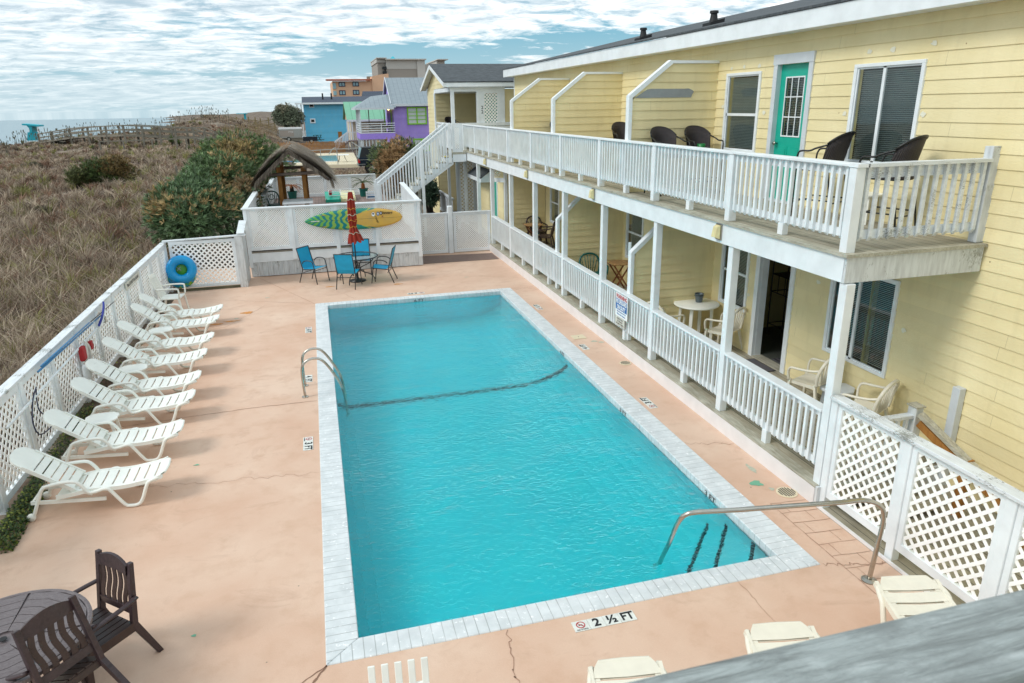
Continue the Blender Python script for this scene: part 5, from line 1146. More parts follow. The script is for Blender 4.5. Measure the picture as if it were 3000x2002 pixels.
P=[(7.12+.25*math.cos(R(22.5+45*k)),8.03+.25*math.sin(R(22.5+45*k)),.62) for k in range(8)]; bevel(MB().prism(P,(0,0,.045)).build('table_top',M['trim_grey'],t),.01)
for a in (45,135,225,315): c,s=math.cos(R(a)),math.sin(R(a)); MB().beam((7.12+.17*c,8.03+.17*s,.62),(7.12+.2*c,8.03+.2*s,.255),.05,.04).build('leg',M['trim_grey'],t)
def folding(x,y,l,g):
    t=thing('folding_table',l,'table',(x,y,.255),group=g)
    mb=MB(); 
    for k in range(9): 
        u=-1+2*(k+.5)/9; h=.29*math.sqrt(max(.2,1-u*u*.75)); mb.box(x+u*.3-.031,x+u*.3+.031,y-h,y+h,.945,.965)
    mb.box(x-.25,x+.25,y-.16,y-.13,.925,.944); mb.box(x-.25,x+.25,y+.13,y+.16,.925,.944); mb.build('table_top',M['table_wood'],t)
    for s in (-1,1):
        MB().beam((x-.22,y+s*.17,.93),(x+.22,y+s*.17,.26),.02,.035).build('leg',M['table_leg'],t); MB().beam((x+.22,y+s*.145,.93),(x-.22,y+s*.145,.26),.02,.035).build('leg',M['table_leg'],t)
    MB().beam((x,y-.17,.59),(x,y+.17,.59),.02,.02).build('stretcher',M['table_leg'],t)
folding(7.03,15.80,'folding wooden table by the dark green armchair','wooden folding tables on the ground porch'); folding(6.72,22.15,'folding wooden table with brown armchairs at the far end of the porch','wooden folding tables on the ground porch')
t=tag(MB().box(6.97,7.33,9.80,10.42,.254,.262).build('doormat',M['mat_grey'],loc=(7.15,10.1,.254)),'grey doormat with black edge outside the open door','doormat'); MB().box(6.95,7.35,9.78,10.44,.2535,.258).build('mat_border',M['black'],t)
t=tag(MB().box(7.62,8.3,9.75,10.3,.263,.272).build('striped_mat',M['mat_grey'],loc=(7.9,10,.263)),'dark striped mat just inside the open door','doormat')
mb=MB()
for k in range(7): mb.box(7.64+k*.095,7.67+k*.095,9.77,10.28,.2725,.276)
mb.build('stripe',M['black'],t)
t=thing('bakers_rack','black metal baker rack inside the open room','rack',(8.6,11.3,.26)); mb=MB()
for (x,y) in ((8.4,11.0),(8.4,11.6),(8.75,11.0),(8.75,11.6)): mb.tube([(x,y,.26),(x,y,1.95)],.013,6)
mb.build('frame',M['black_metal'],t); mb=MB()
for z in (.5,1.15,1.5): mb.tube([(8.4,11.0,z),(8.4,11.6,z),(8.75,11.6,z),(8.75,11.0,z)],.010,5,True)
mb.tube([(8.4,11.2,1.15),(8.4,11.2,1.5)],.008,5); mb.tube([(8.4,11.4,1.15),(8.4,11.4,1.5)],.008,5); mb.build('rail',M['black_metal'],t); MB().box(8.4,8.75,11.0,11.6,1.50,1.515).build('shelf',M['black_metal'],t)
# ------------------------------------------------------------------ swim rings, pool gear on the left fence
t=thing('swim_ring','large bright blue swim ring leaning in the fence corner','swim ring',(-3.74,20.2,.2))
mb=MB(); c=Vector((-3.745,20.26,.63)); nrm=Vector((.18,-.97,.16)).normalized(); ux=nrm.cross(Vector((0,0,1))).normalized(); uy=ux.cross(nrm).normalized()
def torus(mb,c,R0,r0,n=48,m=20,ux=ux,uy=uy,nrm=nrm,sq=1.):
    vs=[]
    for i in range(n):
        a=2*math.pi*i/n; d=ux*math.cos(a)+uy*math.sin(a)
        for j in range(m):
            b=2*math.pi*j/m; vs.append(c+d*(R0+r0*math.cos(b))+nrm*(r0*math.sin(b)*sq))
    return mb.add(vs,[(i*m+j,i*m+(j+1)%m,((i+1)%n)*m+(j+1)%m,((i+1)%n)*m+j) for i in range(n) for j in range(m)])
torus(mb,c,.262,.122).build('ring_tube',M['ring_blue'],t,True)
t=thing('swim_float','green and blue patterned swim float behind the blue ring','swim float',(-3.8,20.38,.1)); c2=Vector((-3.80,20.37,.47))
mb=MB(); torus(mb,c2,.24,.13,ux=ux,uy=uy,nrm=nrm,sq=.55)
tt=NT('patterned_vinyl'); vo=tt.n('ShaderNodeTexVoronoi',i_Vector=tt.co(),i_Scale=13.); cc=tt.ramp(vo.outputs['Color'],[(.0,L('1a86b8')),(.42,L('1f8fa6')),(.5,L('4f9d3c')),(.72,L('8fb53a')),(.9,L('cfcf4a'))],'CONSTANT'); M['pattern']=tt.bsdf(cc,.3); mb.build('float_tube',M['pattern'],t,True)
mb=MB(); vs=[c2+Vector((.04,-.03,.16))+nrm*.05*(1)]+[c2+Vector((.04,-.03,.16))+ux*.17*math.cos(2*math.pi*k/24)+uy*.17*math.sin(2*math.pi*k/24) for k in range(24)]; mb.add(vs,[(0,1+k,1+(k+1)%24) for k in range(24)]); mb.build('float_seat',M['ring_green'],t,True)
cm=c2+Vector((-.01,-.10,.18)); MB().beam(cm-ux*.05-uy*.05,cm+ux*.05+uy*.05,.022,.01,nrm).beam(cm-ux*.05+uy*.05,cm+ux*.05-uy*.05,.022,.012,nrm).build('strap',M['grey_strap'],t)
FX=-4.05
t=thing('pool_pole','pair of blue telescopic pool poles hung on the left fence','pool pole',(FX,12,1.2)); MB().tube([(FX+.03,10.62,1.25),(FX+.03,13.75,1.18)],.014,8).build('pole_tube',M['pole_blue'],t,True); MB().tube([(FX+.035,10.75,1.285),(FX+.035,13.10,1.245)],.014,8).build('pole_tube',M['pole_blue'],t,True); MB().tube([(FX+.03,13.2,1.235),(FX+.03,14.75,1.19)],.009,6).build('pole_tube',M['dark_metal'],t,True)
for y in (11.0,13.3): MB().beam((FX-.0,y,1.20),(FX+.06,y,1.18),.02,.03).build('hook',M['white'],t)
t=thing('pool_pole','long white pool pole hung below the blue ones on the left fence','pool pole',(FX,11.8,1)); MB().tube([(FX+.03,9.35,.97),(FX+.03,13.98,1.05)],.018,8).build('pole_tube',M['white'],t,True); MB().box(FX-.0,FX+.05,13.93,14.02,1.0,1.1).build('hook',M['chrome'],t)
t=thing('pool_brush','curved blue and white pool brush hanging from the left fence','pool brush',(FX,13.8,1.2)); P=smoothpath([(FX+.06,14.03,1.35),(FX+.075,13.92,1.27),(FX+.08,13.70,1.15),(FX+.06,13.50,1.05)],5)
mb=MB(); [mb.beam(a,b,.03,.035) for a,b in zip(P[:-1],P[1:])]; mb.build('brush_back',M['white'],t); mb=MB(); [mb.beam(Vector(a)+Vector((0,-.03,.028)),Vector(b)+Vector((0,-.03,.028)),.03,.03) for a,b in zip(P[:-1],P[1:])]; mb.build('bristles',M['brush_blue'],t)
t=thing('rope_coil','coiled grey white rope hanging on the left fence','rope',(FX,12.65,.8)); mb=MB()
for k in range(9):
    c0=(12.62+rng.uniform(-.03,.03),.77+rng.uniform(-.02,.02)); w,h=.13+rng.uniform(-.03,.04),.23+rng.uniform(-.03,.05); mb.tube([(FX+.04+.012*(k%4)+.01*math.sin(3*a),c0[0]+w*math.cos(a)*(1-.25*math.sin(a)),c0[1]+h*math.sin(a)) for a in [2*math.pi*q/20 for q in range(20)]],.010,6,True)
mb.tube([(FX+.05,12.72,.55),(FX+.06,12.8,.42),(FX+.07,12.78,.33)],.012,6); mb.build('rope_loops',M['hose'],t,True)
t=thing('rescue_bag','red rescue throw bag with white bottle on the left fence','rescue bag',(FX,12.36,.9)); bevel(MB().prism([(FX+.02,12.30,.80),(FX+.10,12.30,.80),(FX+.10,12.48,.80),(FX+.02,12.48,.80)],(0,0,.24)).build('bag_body',M['bag_red'],t),.03,3); MB().lathe([(.06,0),(.065,.05),(.065,.26),(.04,.32),(.02,.33)],(FX+.08,12.34,.42),16).build('bottle',M['white'],t,True); MB().box(FX+.05,FX+.10,12.76,12.86,.86,1.0).build('bag_strap',M['bag_red'],t)
t=thing('dark_cable','dark blue cable looped on the left fence near the first loungers','cable',(FX,10.3,.8)); MB().tube(smoothpath([(FX+.03,10.45,1.09),(FX+.05,10.2,1.0),(FX+.05,10.03,.75),(FX+.05,10.12,.52),(FX+.06,10.4,.45),(FX+.06,10.68,.46),(FX+.05,10.52,.6),(FX+.05,10.30,.82),(FX+.03,10.42,1.07)],5),.009,6).build('cable_loop',M['cable'],t,True)
# ------------------------------------------------------------------ signs
t=thing('fence_sign','narrow cream sign with faded script hung under the left fence cap','sign',(FX+.0,16.6,1.2)); MB().box(FX-.03,FX-.018,15.95,17.2,1.115,1.275).build('sign_board',M['sign_cream'],t); text('lettering','Please DO NOT Sit on the Rails',.10,M['black'],t,(FX-.015,16.57,1.195),(0,1,0),(0,0,1),sx=.78)
XS=5.492
t=thing('warning_sign','white and blue NO LIFEGUARD ON DUTY warning sign on the porch railing','sign',(XS,12.18,.95))
MB().box(XS-.006,XS,11.90,12.47,.70,1.165).build('sign_board',M['sign_white'],t); MB().box(XS-.008,XS-.0065,11.925,12.445,.84,1.055).build('blue_panel',M['sign_blue'],t)
kw=dict(u=(0,-1,0),v=(0,0,1)); text('lettering','WARNING',.115,M['red'],t,(XS-.0075,12.185,1.105),sx=.92,bold=.004,**kw); text('lettering','NO LIFEGUARD',.115,M['sign_white'],t,(XS-.0095,12.185,1.0),sx=.60,bold=.004,**kw); text('lettering','ON DUTY',.115,M['sign_white'],t,(XS-.0095,12.185,.892),sx=.75,bold=.004,**kw)
text('lettering','Children Should Not Use Pool',.045,M['sign_blue'],t,(XS-.0075,12.185,.805),sx=.75,**kw); text('lettering','Without Adult In Attendance',.045,M['sign_blue'],t,(XS-.0075,12.185,.752),sx=.75,**kw)
t=thing('notice_sign','small grey PLEASE DO NOT notice below the lifeguard warning sign','sign',(XS,12.23,.6)); MB().box(XS-.005,XS,12.02,12.45,.52,.69).build('sign_board',M['sign_cream'],t)
for k,s in enumerate(('PLEASE DO NOT','SIT ON RAILS','OR HANG TOWELS')): text('lettering',s,.048,M['black'],t,(XS-.0065,12.235,.655-.05*k),sx=.85,**kw)
# ------------------------------------------------------------------ surfboard
sb=thing('surfboard','long surfboard with green and teal stripes and yellow nose, mounted on the lattice wall','surfboard',(.96,21.40,1.56))
Lh,Wh=1.42,.31; n=60; mb=MB(); top=[];bot=[]
def wd(u): 
    a=abs(u); p=2.6 if u>0 else 1.9; return Wh*(max(0,1-a**p))**(.5 if u>0 else .72)
rows=[]
for i in range(n+1):
    u=-1+2*i/n; w=max(wd(u),.002); y=.03-.012*u*u
    rows.append([(u*Lh,-y-.012,0.0)]+[(u*Lh,-y-.012*(1-t*t),sgn*w*t) for sgn in (1,) for t in (.35,.7,.93)]+[(u*Lh,-y+.03,w)]+[(u*Lh,-y+.055,0)]+[(u*Lh,-y+.03,-w)]+[(u*Lh,-y-.012*(1-t*t),-w*t) for t in (.93,.7,.35)])
k0=len(rows[0])
mb.add([p for r_ in rows for p in r_],[(i*k0+(j+1)%k0,i*k0+j,(i+1)*k0+j,(i+1)*k0+(j+1)%k0) for i in range(n) for j in range(k0)])
b=MB(); b.v=[(.96+x,21.395+y,1.56+z) for x,y,z in mb.v]; b.f=mb.f
bo=b.build('board',M['surf'],sb,True)
rot=Matrix.Rotation(R(0),4,'Y')
def sbp(x,z): return (.96+x,21.395-.047,1.56+z)
text('lettering','Stewart',.105,M['black'],sb,sbp(.95,.145),(1,0,0),(0,0,1),shear=.5,bold=.002); text('lettering','coop',.10,M['black'],sb,sbp(.66,-.03),(.35,0,-1),(1,0,.35),shear=.3)
def disc(x,z,r,mt,rz=1.,tk=0.): 
    mb=MB(); mb.add([sbp(x,z)]+[(.96+x+r*rz*math.cos(a),21.395-.0475-tk,1.56+z+r*math.sin(a)) for a in [2*math.pi*k/18 for k in range(18)]],[(0,1+k,1+(k+1)%18) for k in range(18)]); mb.build('sticker',M[mt],sb)
disc(.70,.13,.058,'sign_blue',.7); disc(.79,.145,.052,'cable',.7); disc(.70,.13,.03,'sign_white',.7,.001); disc(.79,.145,.025,'sign_white',.7,.001); disc(.83,.045,.03,'rust'); disc(.83,.045,.012,'black',1,.001); disc(.56,.12,.06,'sign_white',.8); disc(.56,.135,.025,'black',1,.001)
MB().box(.96-1.24,.96-1.0,21.395-.049,21.395-.043,1.55,1.572).build('fin_box',M['tile_white'],sb)
for z in (.17,-.17): MB().box(.96-.93,.96-.80,21.395-.046,21.395-.04,1.55+z,1.565+z).build('fin_box',M['rust'],sb)
# ------------------------------------------------------------------ tiki hut and things on the raised deck
tk=thing('tiki_hut','tiki hut with palm thatch roof on four square posts','hut',(-.85,28.3,RD))
for k,(px,y) in enumerate(((548,27.0),(940,27.0),(607,29.6),(972,29.6))):
    x=aty('AB',px,600,y).x; bevel(MB().box(x-.07,x+.07,y-.07,y+.07,RD,2.72).build('post',M['post_wood'],tk),.01)
for y in (26.85,29.75):
    for dz in (0,): MB().tube([(aty('AB',360,480,26.85).x,y,2.47),(aty('AB',1310,425,26.85).x,y,2.52)],.055,8).build('tie_beam',M['pole_wood'],tk,True)
yf,yk=25.9,30.7; ap=Vector((-.85,yf,3.34)); eL=Vector((-2.02,yf,2.30)); eR=Vector((.50,yf,2.30))
for yy in (yf+.12,28.2,yk-.1):
    MB().tube([Vector((ap.x,yy,ap.z-.06)),Vector((eL.x+.08,yy,eL.z))],.045,7).build('rafter',M['pole_wood'],tk,True); MB().tube([Vector((ap.x,yy,ap.z-.06)),Vector((eR.x-.08,yy,eR.z))],.045,7).build('rafter',M['pole_wood'],tk,True)
MB().tube([(ap.x,yf+.1,ap.z-.1),(ap.x,yk,ap.z-.1)],.05,7).build('ridge_pole',M['pole_wood'],tk,True)
for s,e in ((0,eL),(1,eR)):
    for t_ in (.45,.85): p=ap.lerp(e,t_); MB().tube([(p.x,yf+.15,p.z-.1),(p.x,yk-.1,p.z-.1)],.035,6).build('purlin',M['pole_wood'],tk,True)
def colored(mb,name,mat,parent,cols,smooth=False,loc=None,kind=None):
    o=mb.build(name,mat,parent,smooth,loc); me=o.data
    ca=me.color_attributes.new('Col','FLOAT_COLOR','CORNER'); arr=[]
    for p,c in zip(me.polygons,cols): arr+= list(c)*p.loop_total
    ca.data.foreach_set('color',arr); return o
mb=MB(); cols=[]; r=random.Random(3)
for s,e in ((-1,eL),(1,eR)):
    mb.prism([(ap.x,yf+.15,ap.z-.05),(e.x,yf+.15,e.z+.02),(e.x,yf+.15,e.z+.05),(ap.x,yf+.15,ap.z+.02)],(0,yk-yf-.25,0)); cols+=[(.10,.08,.06,1)]*6
    d=(e-ap); ln=d.length; dn=d.normalized(); up=Vector((-dn.z*s,0,dn.x*s)); 
    if up.z<0: up=-up
    for k in range(4200):
        tt_=r.random()**.9*1.03-.05; y=r.uniform(yf-.10,yk+.10); l=r.uniform(.30,.62); w=r.uniform(.010,.028)
        blg=.10*math.sin(math.pi*min(1,max(0,tt_))**.8)+.03*math.sin(y*5+s)+.02; p=Vector((ap.x,y,ap.z))+d*tt_+up*(r.uniform(.0,.13)+blg); dd=(dn-up*(.16*(tt_-.45))+Vector((0,r.uniform(-.16,.16),0))-up*r.uniform(-.02,.22)).normalized()
        if tt_>.72: dd=(dd+Vector((0,0,-.2))).normalized()
        q=p+dd*l; sd=dd.cross(up).normalized()*w
        mid=p.lerp(q,.5)+up*.02
        mb.add([p-sd,p+sd,mid+sd,mid-sd],[(0,1,2,3)]); mb.add([mid-sd,mid+sd,q],[(0,1,2)])
        g=r.uniform(.22,.80); c=(g*1.08,g*.96,g*.82,1) if r.random()<.75 else (g*1.1,g*.85,g*.58,1); cols+=[c,c]
for k in range(1500):   # fringe at the gable edge and eaves
    s=r.choice((-1,1)); e=eL if s<0 else eR; tt_=r.random(); p=Vector((ap.x,yf+r.uniform(-.05,.1) if r.random()<.6 else r.uniform(yf,yk),ap.z))+(e-ap)*(tt_ if r.random()<.5 else 1.0); l=r.uniform(.12,.34); q=p+Vector((s*.1*r.random(),r.uniform(-.1,.05),-l)); sd=Vector((0,r.uniform(.004,.014),0)) if r.random()<.5 else Vector((r.uniform(.004,.014),0,0))
    p=p+Vector((0,0,.05)); mb.add([p-sd,p+sd,q],[(0,1,2)]); g=r.uniform(.1,.36); cols.append((g*1.08,g*.95,g*.78,1))
colored(mb,'thatch_roof',M['thatch'],tk,cols)
t=thing('white_bar_table','white plank bar table under the tiki hut','table',(-.7,26.6,RD)); mb=MB()
for k in range(5): mb.box(-1.22,-.20,25.78+k*.25,25.78+k*.25+.235,1.55,1.59)
mb.build('table_top',M['white'],t)
for x in (-1.15,-.28):
    for y in (25.9,26.9): MB().box(x-.04,x+.04,y-.04,y+.04,RD,1.549).build('leg',M['white'],t)
def corn(x0,x1,y0,mt,l):
    t=thing('cornhole_board',l,'game board',((x0+x1)/2,y0,RD),group='cornhole boards leaning side by side')
    y1=y0+1.2; za,zb=RD+.12,RD+.34; mb=MB(); hx,hy,hr=(x0+x1)/2,y0+.92,.085
    zz=lambda y:za+(zb-za)*(y-y0)/1.2
    N=24; ring=[(hx+hr*math.cos(2*math.pi*k/N+math.pi/4),hy+hr*math.sin(2*math.pi*k/N+math.pi/4)) for k in range(N)]
    out=[]
    for k in range(N):
        a=2*math.pi*k/N+math.pi/4; c,s=math.cos(a),math.sin(a); tx=1e9
        for lim,co,pc in ((x1,c,hx),(x0,c,hx),(y1,s,hy),(y0,s,hy)):
            if abs(co)>1e-6:
                tv=(lim-pc)/co
                if tv>0: tx=min(tx,tv)
        out.append((hx+c*tx,hy+s*tx))
    for k in range(N): a,b=ring[k],ring[(k+1)%N]; c,d=out[(k+1)%N],out[k]; mb.quad(*[(p[0],p[1],zz(p[1])) for p in (a,b,c,d)])
    for cx_,cy_ in ((x0,y0),(x1,y0),(x1,y1),(x0,y1)): pass
    mb.box(x0,x1,y0-.02,y0-.001,RD,za); mb.prism([(x0,y0,RD+.02),(x0,y1,RD+.2),(x0,y1,zb-.002),(x0,y0,za-.002)],(.02,0,0)); mb.prism([(x1-.02,y0,RD+.02),(x1-.02,y1,RD+.2),(x1-.02,y1,zb-.002),(x1-.02,y0,za-.002)],(.02,0,0))
    mb.build('board',M[mt],t); MB().quad((x0+.03,y0+.02,RD+.01),(x1-.03,y0+.02,RD+.01),(x1-.03,y1-.02,RD+.01),(x0+.03,y1-.02,RD+.01)).build('under_shade',M['black'],t)  # black sheet just above the deck: shade under the board as colour
corn(.29,.92,31.5,'turq2','turquoise cornhole board on the raised deck, left of the pair'); corn(.94,1.56,31.6,'cream','cream cornhole board on the raised deck, right of the pair')
t=thing('bag_rack','white wire rack with a red bag lying across the cornhole boards','rack',(1.0,31.6,RD+.2)); mb=MB()
for (a,b) in (((.45,31.75,1.10),(1.75,31.75,1.12)),((.45,32.1,1.16),(1.75,32.1,1.18)),((.45,31.75,1.26),(1.75,31.75,1.28)),((.45,32.1,1.32),(1.75,32.1,1.34)),((.45,31.75,1.10),(.45,32.1,1.32)),((.95,31.75,1.1),(.95,32.1,1.32)),((1.4,31.75,1.1),(1.4,32.1,1.32)),((1.75,31.75,1.1),(1.75,32.1,1.3)),((.45,31.75,1.1),(.45,31.75,1.26)),((1.75,31.75,1.1),(1.75,31.75,1.28))): mb.tube([a,b],.014,5)
mb.build('wire_frame',M['white'],t); MB().box(.46,.58,31.78,32.0,1.13,1.3).build('red_bag',M['red'],t)
def sago(x,y,l,frm,dead,trunk):
    t=thing('potted_palm',l,'potted plant',(x,y,RD)); r=random.Random(int(x*100))
    MB().lathe([(.15,0),(.20,.32),(.225,.325),(.225,.36),(.20,.36),(.19,.30)],(x,y,RD),18,False).lathe([(0,.30),(.19,.30)],(x,y,RD),18,False).build('pot',M['pot'],t)
    MB().lathe([(.05,0),(.09,.08),(.08,.26),(.03,.34)],(x,y,RD+.28),12).build('trunk',M['soil'] if dead else M['frond_dead'],t,True)
    mb=MB()
    for k in range(15 if not dead else 11):
        a=2*math.pi*k/(15 if not dead else 11)+r.uniform(-.2,.2); ln=r.uniform(.5,.68); el=r.uniform(.3,1.15) if not dead else r.uniform(.25,.75); p=Vector((x,y,RD+.60)); d=Vector((math.cos(a)*math.cos(el),math.sin(a)*math.cos(el),math.sin(el)))
        pts=[p]
        for q in range(10): d=(d+Vector((0,0,-.13 if not dead else -.16))).normalized(); p=p+d*ln/10; pts.append(p)
        mb.tube(pts,.008,4)
        for q in range(1,10):
            for s in (-1,1):
                dd=(pts[q+0]-pts[q-1]).normalized(); sd=dd.cross(Vector((0,0,1))).normalized()*s; L_=.13*(1-abs(q-5)/9)
                for h in (0,.5):
                    b=pts[q].lerp(pts[q-1],h); tip=b+sd*L_+dd*L_*.5-Vector((0,0,.02)); mb.add([b-dd*.008,b+dd*.008,tip],[(0,1,2)])
    mb.build('frond',frm,t)
p=atz('AB',1890,795,RD); sago(p.x,p.y-.05,'green potted sago palm at the far right of the raised deck',M['frond'],False,None)
sago(-1.10,33.2,'brown wilted potted sago palm seen between the tiki posts',M['frond_dead'],True,None)
p=atz('AB',2010,830,RD); t=thing('plastic_crate','small white plastic crate near the foot of the stairs','crate',(p.x,p.y,RD)); mb=MB()
for z in (0,.12,.24): 
    for (a,b) in (((-.2,-.15),(.2,-.15)),((.2,-.15),(.2,.15)),((.2,.15),(-.2,.15)),((-.2,.15),(-.2,-.15))): mb.beam((p.x+a[0],p.y+a[1],RD+.03+z),(p.x+b[0],p.y+b[1],RD+.03+z),.015,.05)
for a in (-.2,.2):
    for b in (-.15,.15): mb.beam((p.x+a,p.y+b,RD),(p.x+a,p.y+b,RD+.3),.02,.02)
mb.build('crate_sides',M['white'],t); MB().box(p.x-.15,p.x+.15,p.y-.1,p.y+.1,RD+.02,RD+.16).build('blue_content',M['pole_blue'],t)
# ================================================================== TERRAIN, SEA, VEGETATION
def sst(a,b,x): t=np.clip((x-a)/(b-a),0,1); return t*t*(3-2*t)
ANG=[-.6,-.36,-.30,-.27,-.20,-.16,-.10,-.05,.0,.5]; HC=[.75,.85,1.15,1.45,1.4,1.2,1.0,.5,-.3,-.3]; EA=[-.6,-.36,-.30,-.25,-.20,-.17,-.14,-.115,-.09,-.06,-.03,.5]; EC=[.1,.2,.45,.65,1.0,1.9,2.75,2.8,2.3,1.5,.2,0]
def terr(x,y):
    x=np.asarray(x,float);y=np.asarray(y,float)
    yy=np.maximum(y,12.); a=x/yy; H=np.interp(a,ANG,HC)
    ramp=sst(10,82,y)*.6+.4*np.clip((y-12)/70,0,1)
    h=-.06+H*ramp*np.where(x<-4.1,1,np.clip((-x-1)/3.1,0,1)*np.clip((y-34)/20,0,1))
    h=h+np.interp(a,EA,EC)*sst(84,116,y)*np.where(x<-1,1,0)
    h=np.where(x>-1.0,np.where(y>36,-.28*sst(34.5,40,y),-.06),h)
    fall=sst(104,135,y)*np.clip((-.13-a)/.05,0,1); h=h*(1-fall)+fall*(-6.)
    fall2=sst(150,200,y)*np.clip((-.06-a)/.03,0,1)*(1-np.clip((-.13-a)/.05,0,1)); h=h*(1-fall2)+fall2*(-1.)
    bump=(np.sin(x*.31+1.3)*np.cos(y*.23)+np.sin(x*.11-y*.17+2)*.8+.5*np.sin(x*.9+y*.5)*np.sin(y*.7))*.09*np.clip((y-14)/30,0,1)*np.clip((-x-5)/6,0,1)
    return h+bump
xs=np.concatenate([np.linspace(-420,-90,12),np.linspace(-85,-12,50),np.linspace(-11,-3.9,14),np.linspace(-1.5,12,6),np.linspace(16,420,10)])
ysn=np.concatenate([np.linspace(-20,-6,3),np.linspace(-2,23.2,20),np.linspace(25,130,90),np.linspace(134,240,24),np.linspace(260,1100,12)])
XX,YY=np.meshgrid(xs,ysn); ZZ=terr(XX,YY)
vs=np.stack([XX,YY,ZZ],-1).reshape(-1,3); fs=[]; nx=len(xs)
for j in range(len(ysn)-1):
    for i in range(nx-1):
        if ysn[j+1]<=23.21 and xs[i]>=-3.91 and xs[i+1]<=16.1: continue
        fs.append((j*nx+i,j*nx+i+1,(j+1)*nx+i+1,(j+1)*nx+i))
me=bpy.data.meshes.new('ground'); me.from_pydata(vs.tolist(),[],fs); me.materials.append(M['ground']); me.polygons.foreach_set('use_smooth',[True]*len(me.polygons)); g=bpy.data.objects.new('ground',me); COL.objects.link(g); struct(g)
t=NT('sea_water'); n=t.noise(t.co((.25,1,1)),.35,6,.7); col=t.ramp(n,[(.3,L('5f7f8c')),(.7,L('8fa7ae'))]); t.bsdf(col,.3,t.bump(n,.7,.25)); M['sea']=t.m
MB().quad((-1500,90,-3),(60,90,-3),(60,1000,-3),(-1500,1000,-3)).build('sea',M['sea']); struct(bpy.data.objects['sea'])
def polymesh(name,V4,C4,V3,C3,mat,parent=None,loc=None):
    off=OFF.get(parent.name,Vector((0,0,0))) if parent is not None else Vector(loc or (0,0,0))
    n4,n3=len(V4),len(V3); V=np.concatenate([V4.reshape(-1,3),V3.reshape(-1,3)]) if n3 else V4.reshape(-1,3)
    V=V-np.array(off[:]); me=bpy.data.meshes.new(name); nv=len(V)
    me.vertices.add(nv); me.vertices.foreach_set('co',V.astype(np.float32).ravel()); me.loops.add(nv); me.loops.foreach_set('vertex_index',np.arange(nv,dtype=np.int32))
    me.polygons.add(n4+n3); me.polygons.foreach_set('loop_start',np.concatenate([np.arange(n4)*4,n4*4+np.arange(n3)*3]).astype(np.int32)); me.polygons.foreach_set('loop_total',np.concatenate([np.full(n4,4),np.full(n3,3)]).astype(np.int32))
    me.update(calc_edges=True)
    C=np.concatenate([np.repeat(C4,4,0),np.repeat(C3,3,0)]) if n3 else np.repeat(C4,4,0)
    ca=me.color_attributes.new('Col','FLOAT_COLOR','CORNER'); ca.data.foreach_set('color',np.concatenate([C,np.ones((len(C),1))],1).astype(np.float32).ravel())
    me.materials.append(mat); o=bpy.data.objects.new(name,me); COL.objects.link(o)
    if parent is not None: o.parent=parent
    elif loc is not None: o.location=loc
    return o
def lin(h): return np.array(L(h)[:3])
nr=np.random.default_rng(5)
def blades(base,n_h,lean,width,col,seg_bend=.5):
    """base (N,3); height (N), lean (N,2) horizontal tip offset; width (N); col (N,3)"""
    N=len(base); th=nr.uniform(0,2*np.pi,N); sd=np.stack([np.cos(th),np.sin(th),np.zeros(N)],1)*width[:,None]*.5
    ln=np.concatenate([lean,np.zeros((N,1))],1); up=np.zeros((N,3)); up[:,2]=n_h
    mid=base+up*.6+ln*.3; tip=base+up*nr.uniform(.85,1.,N)[:,None]+ln
    V4=np.stack([base-sd,base+sd,mid+sd*.75,mid-sd*.75],1); V3=np.stack([mid-sd*.75,mid+sd*.75,tip],1); return V4,col,V3,col*1.08
# dune grass: tufts of blades, nearer ones smaller and denser
def field(N,ymin,ymax,amin,amax,seed,hh=(.35,.75),wk=.0009,keep=None):
    g=np.random.default_rng(seed); T=N//11
    y=np.exp(g.uniform(np.log(ymin),np.log(ymax),T)); a=g.uniform(amin,amax,T); x=a*y
    if keep is not None: k=keep(x,y,g); x,y=x[k],y[k]
    T=len(x); X=np.repeat(x,11)+g.normal(0,.10,T*11)*(1+.012*np.repeat(y,11)); Y_=np.repeat(y,11)+g.normal(0,.12,T*11)*(1+.03*np.repeat(y,11))
    patch=.5+.5*np.sin(X*.45+Y_*.21+np.sin(Y_*.3)*2)*np.cos(Y_*.17-X*.2); tone=np.clip(np.repeat(g.normal(.40,.24,T),11)+.5*(patch-.5)+g.normal(0,.14,T*11)+.15*np.clip((Y_-30)/50,0,1),0,1)
    c=(lin('42362f')[None]*(1-tone[:,None])+lin('b8a58e')[None]*tone[:,None]); red=g.random(T*11)<.14; c[red]=lin('7d5a48'); gr=np.repeat(g.random(T)<.06,11); c[gr]=lin('5f6238')
    h=g.uniform(*hh,T*11)*(.75+.5*patch)*(1-.6*np.clip((Y_-25)/50,0,1)); le=g.normal(0,1,(T*11,2))*h[:,None]*.42+np.array([.08,.02])
    w=.006+wk*Y_*g.uniform(.6,1.3,T*11)
    return blades(np.stack([X,Y_,terr(X,Y_)-.02],1),h,le,w,c)
def keepL(x,y,g): return (x<-4.45-.0*y)&~((y<24)&(x>-4.5))&~((np.abs(x+3.6)<1.2)&(y>22)&(y<40))
def gapmask(x,y): return (np.sin(x*.55+1.7*np.sin(y*.23))+np.sin(y*.41+x*.18+2)+.6*np.sin(x*1.3-y*.9))
def kgap(x,y,g): return keepL(x,y,g)&((gapmask(x,y)>-1.25)|(g.random(len(x))<.12))
A_=field(120000,10.5,112,-.47,-.155,11,hh=(.18,.5),keep=kgap); B_=field(42000,22.5,120,-.20,-.062,12,hh=(.18,.5),keep=kgap)
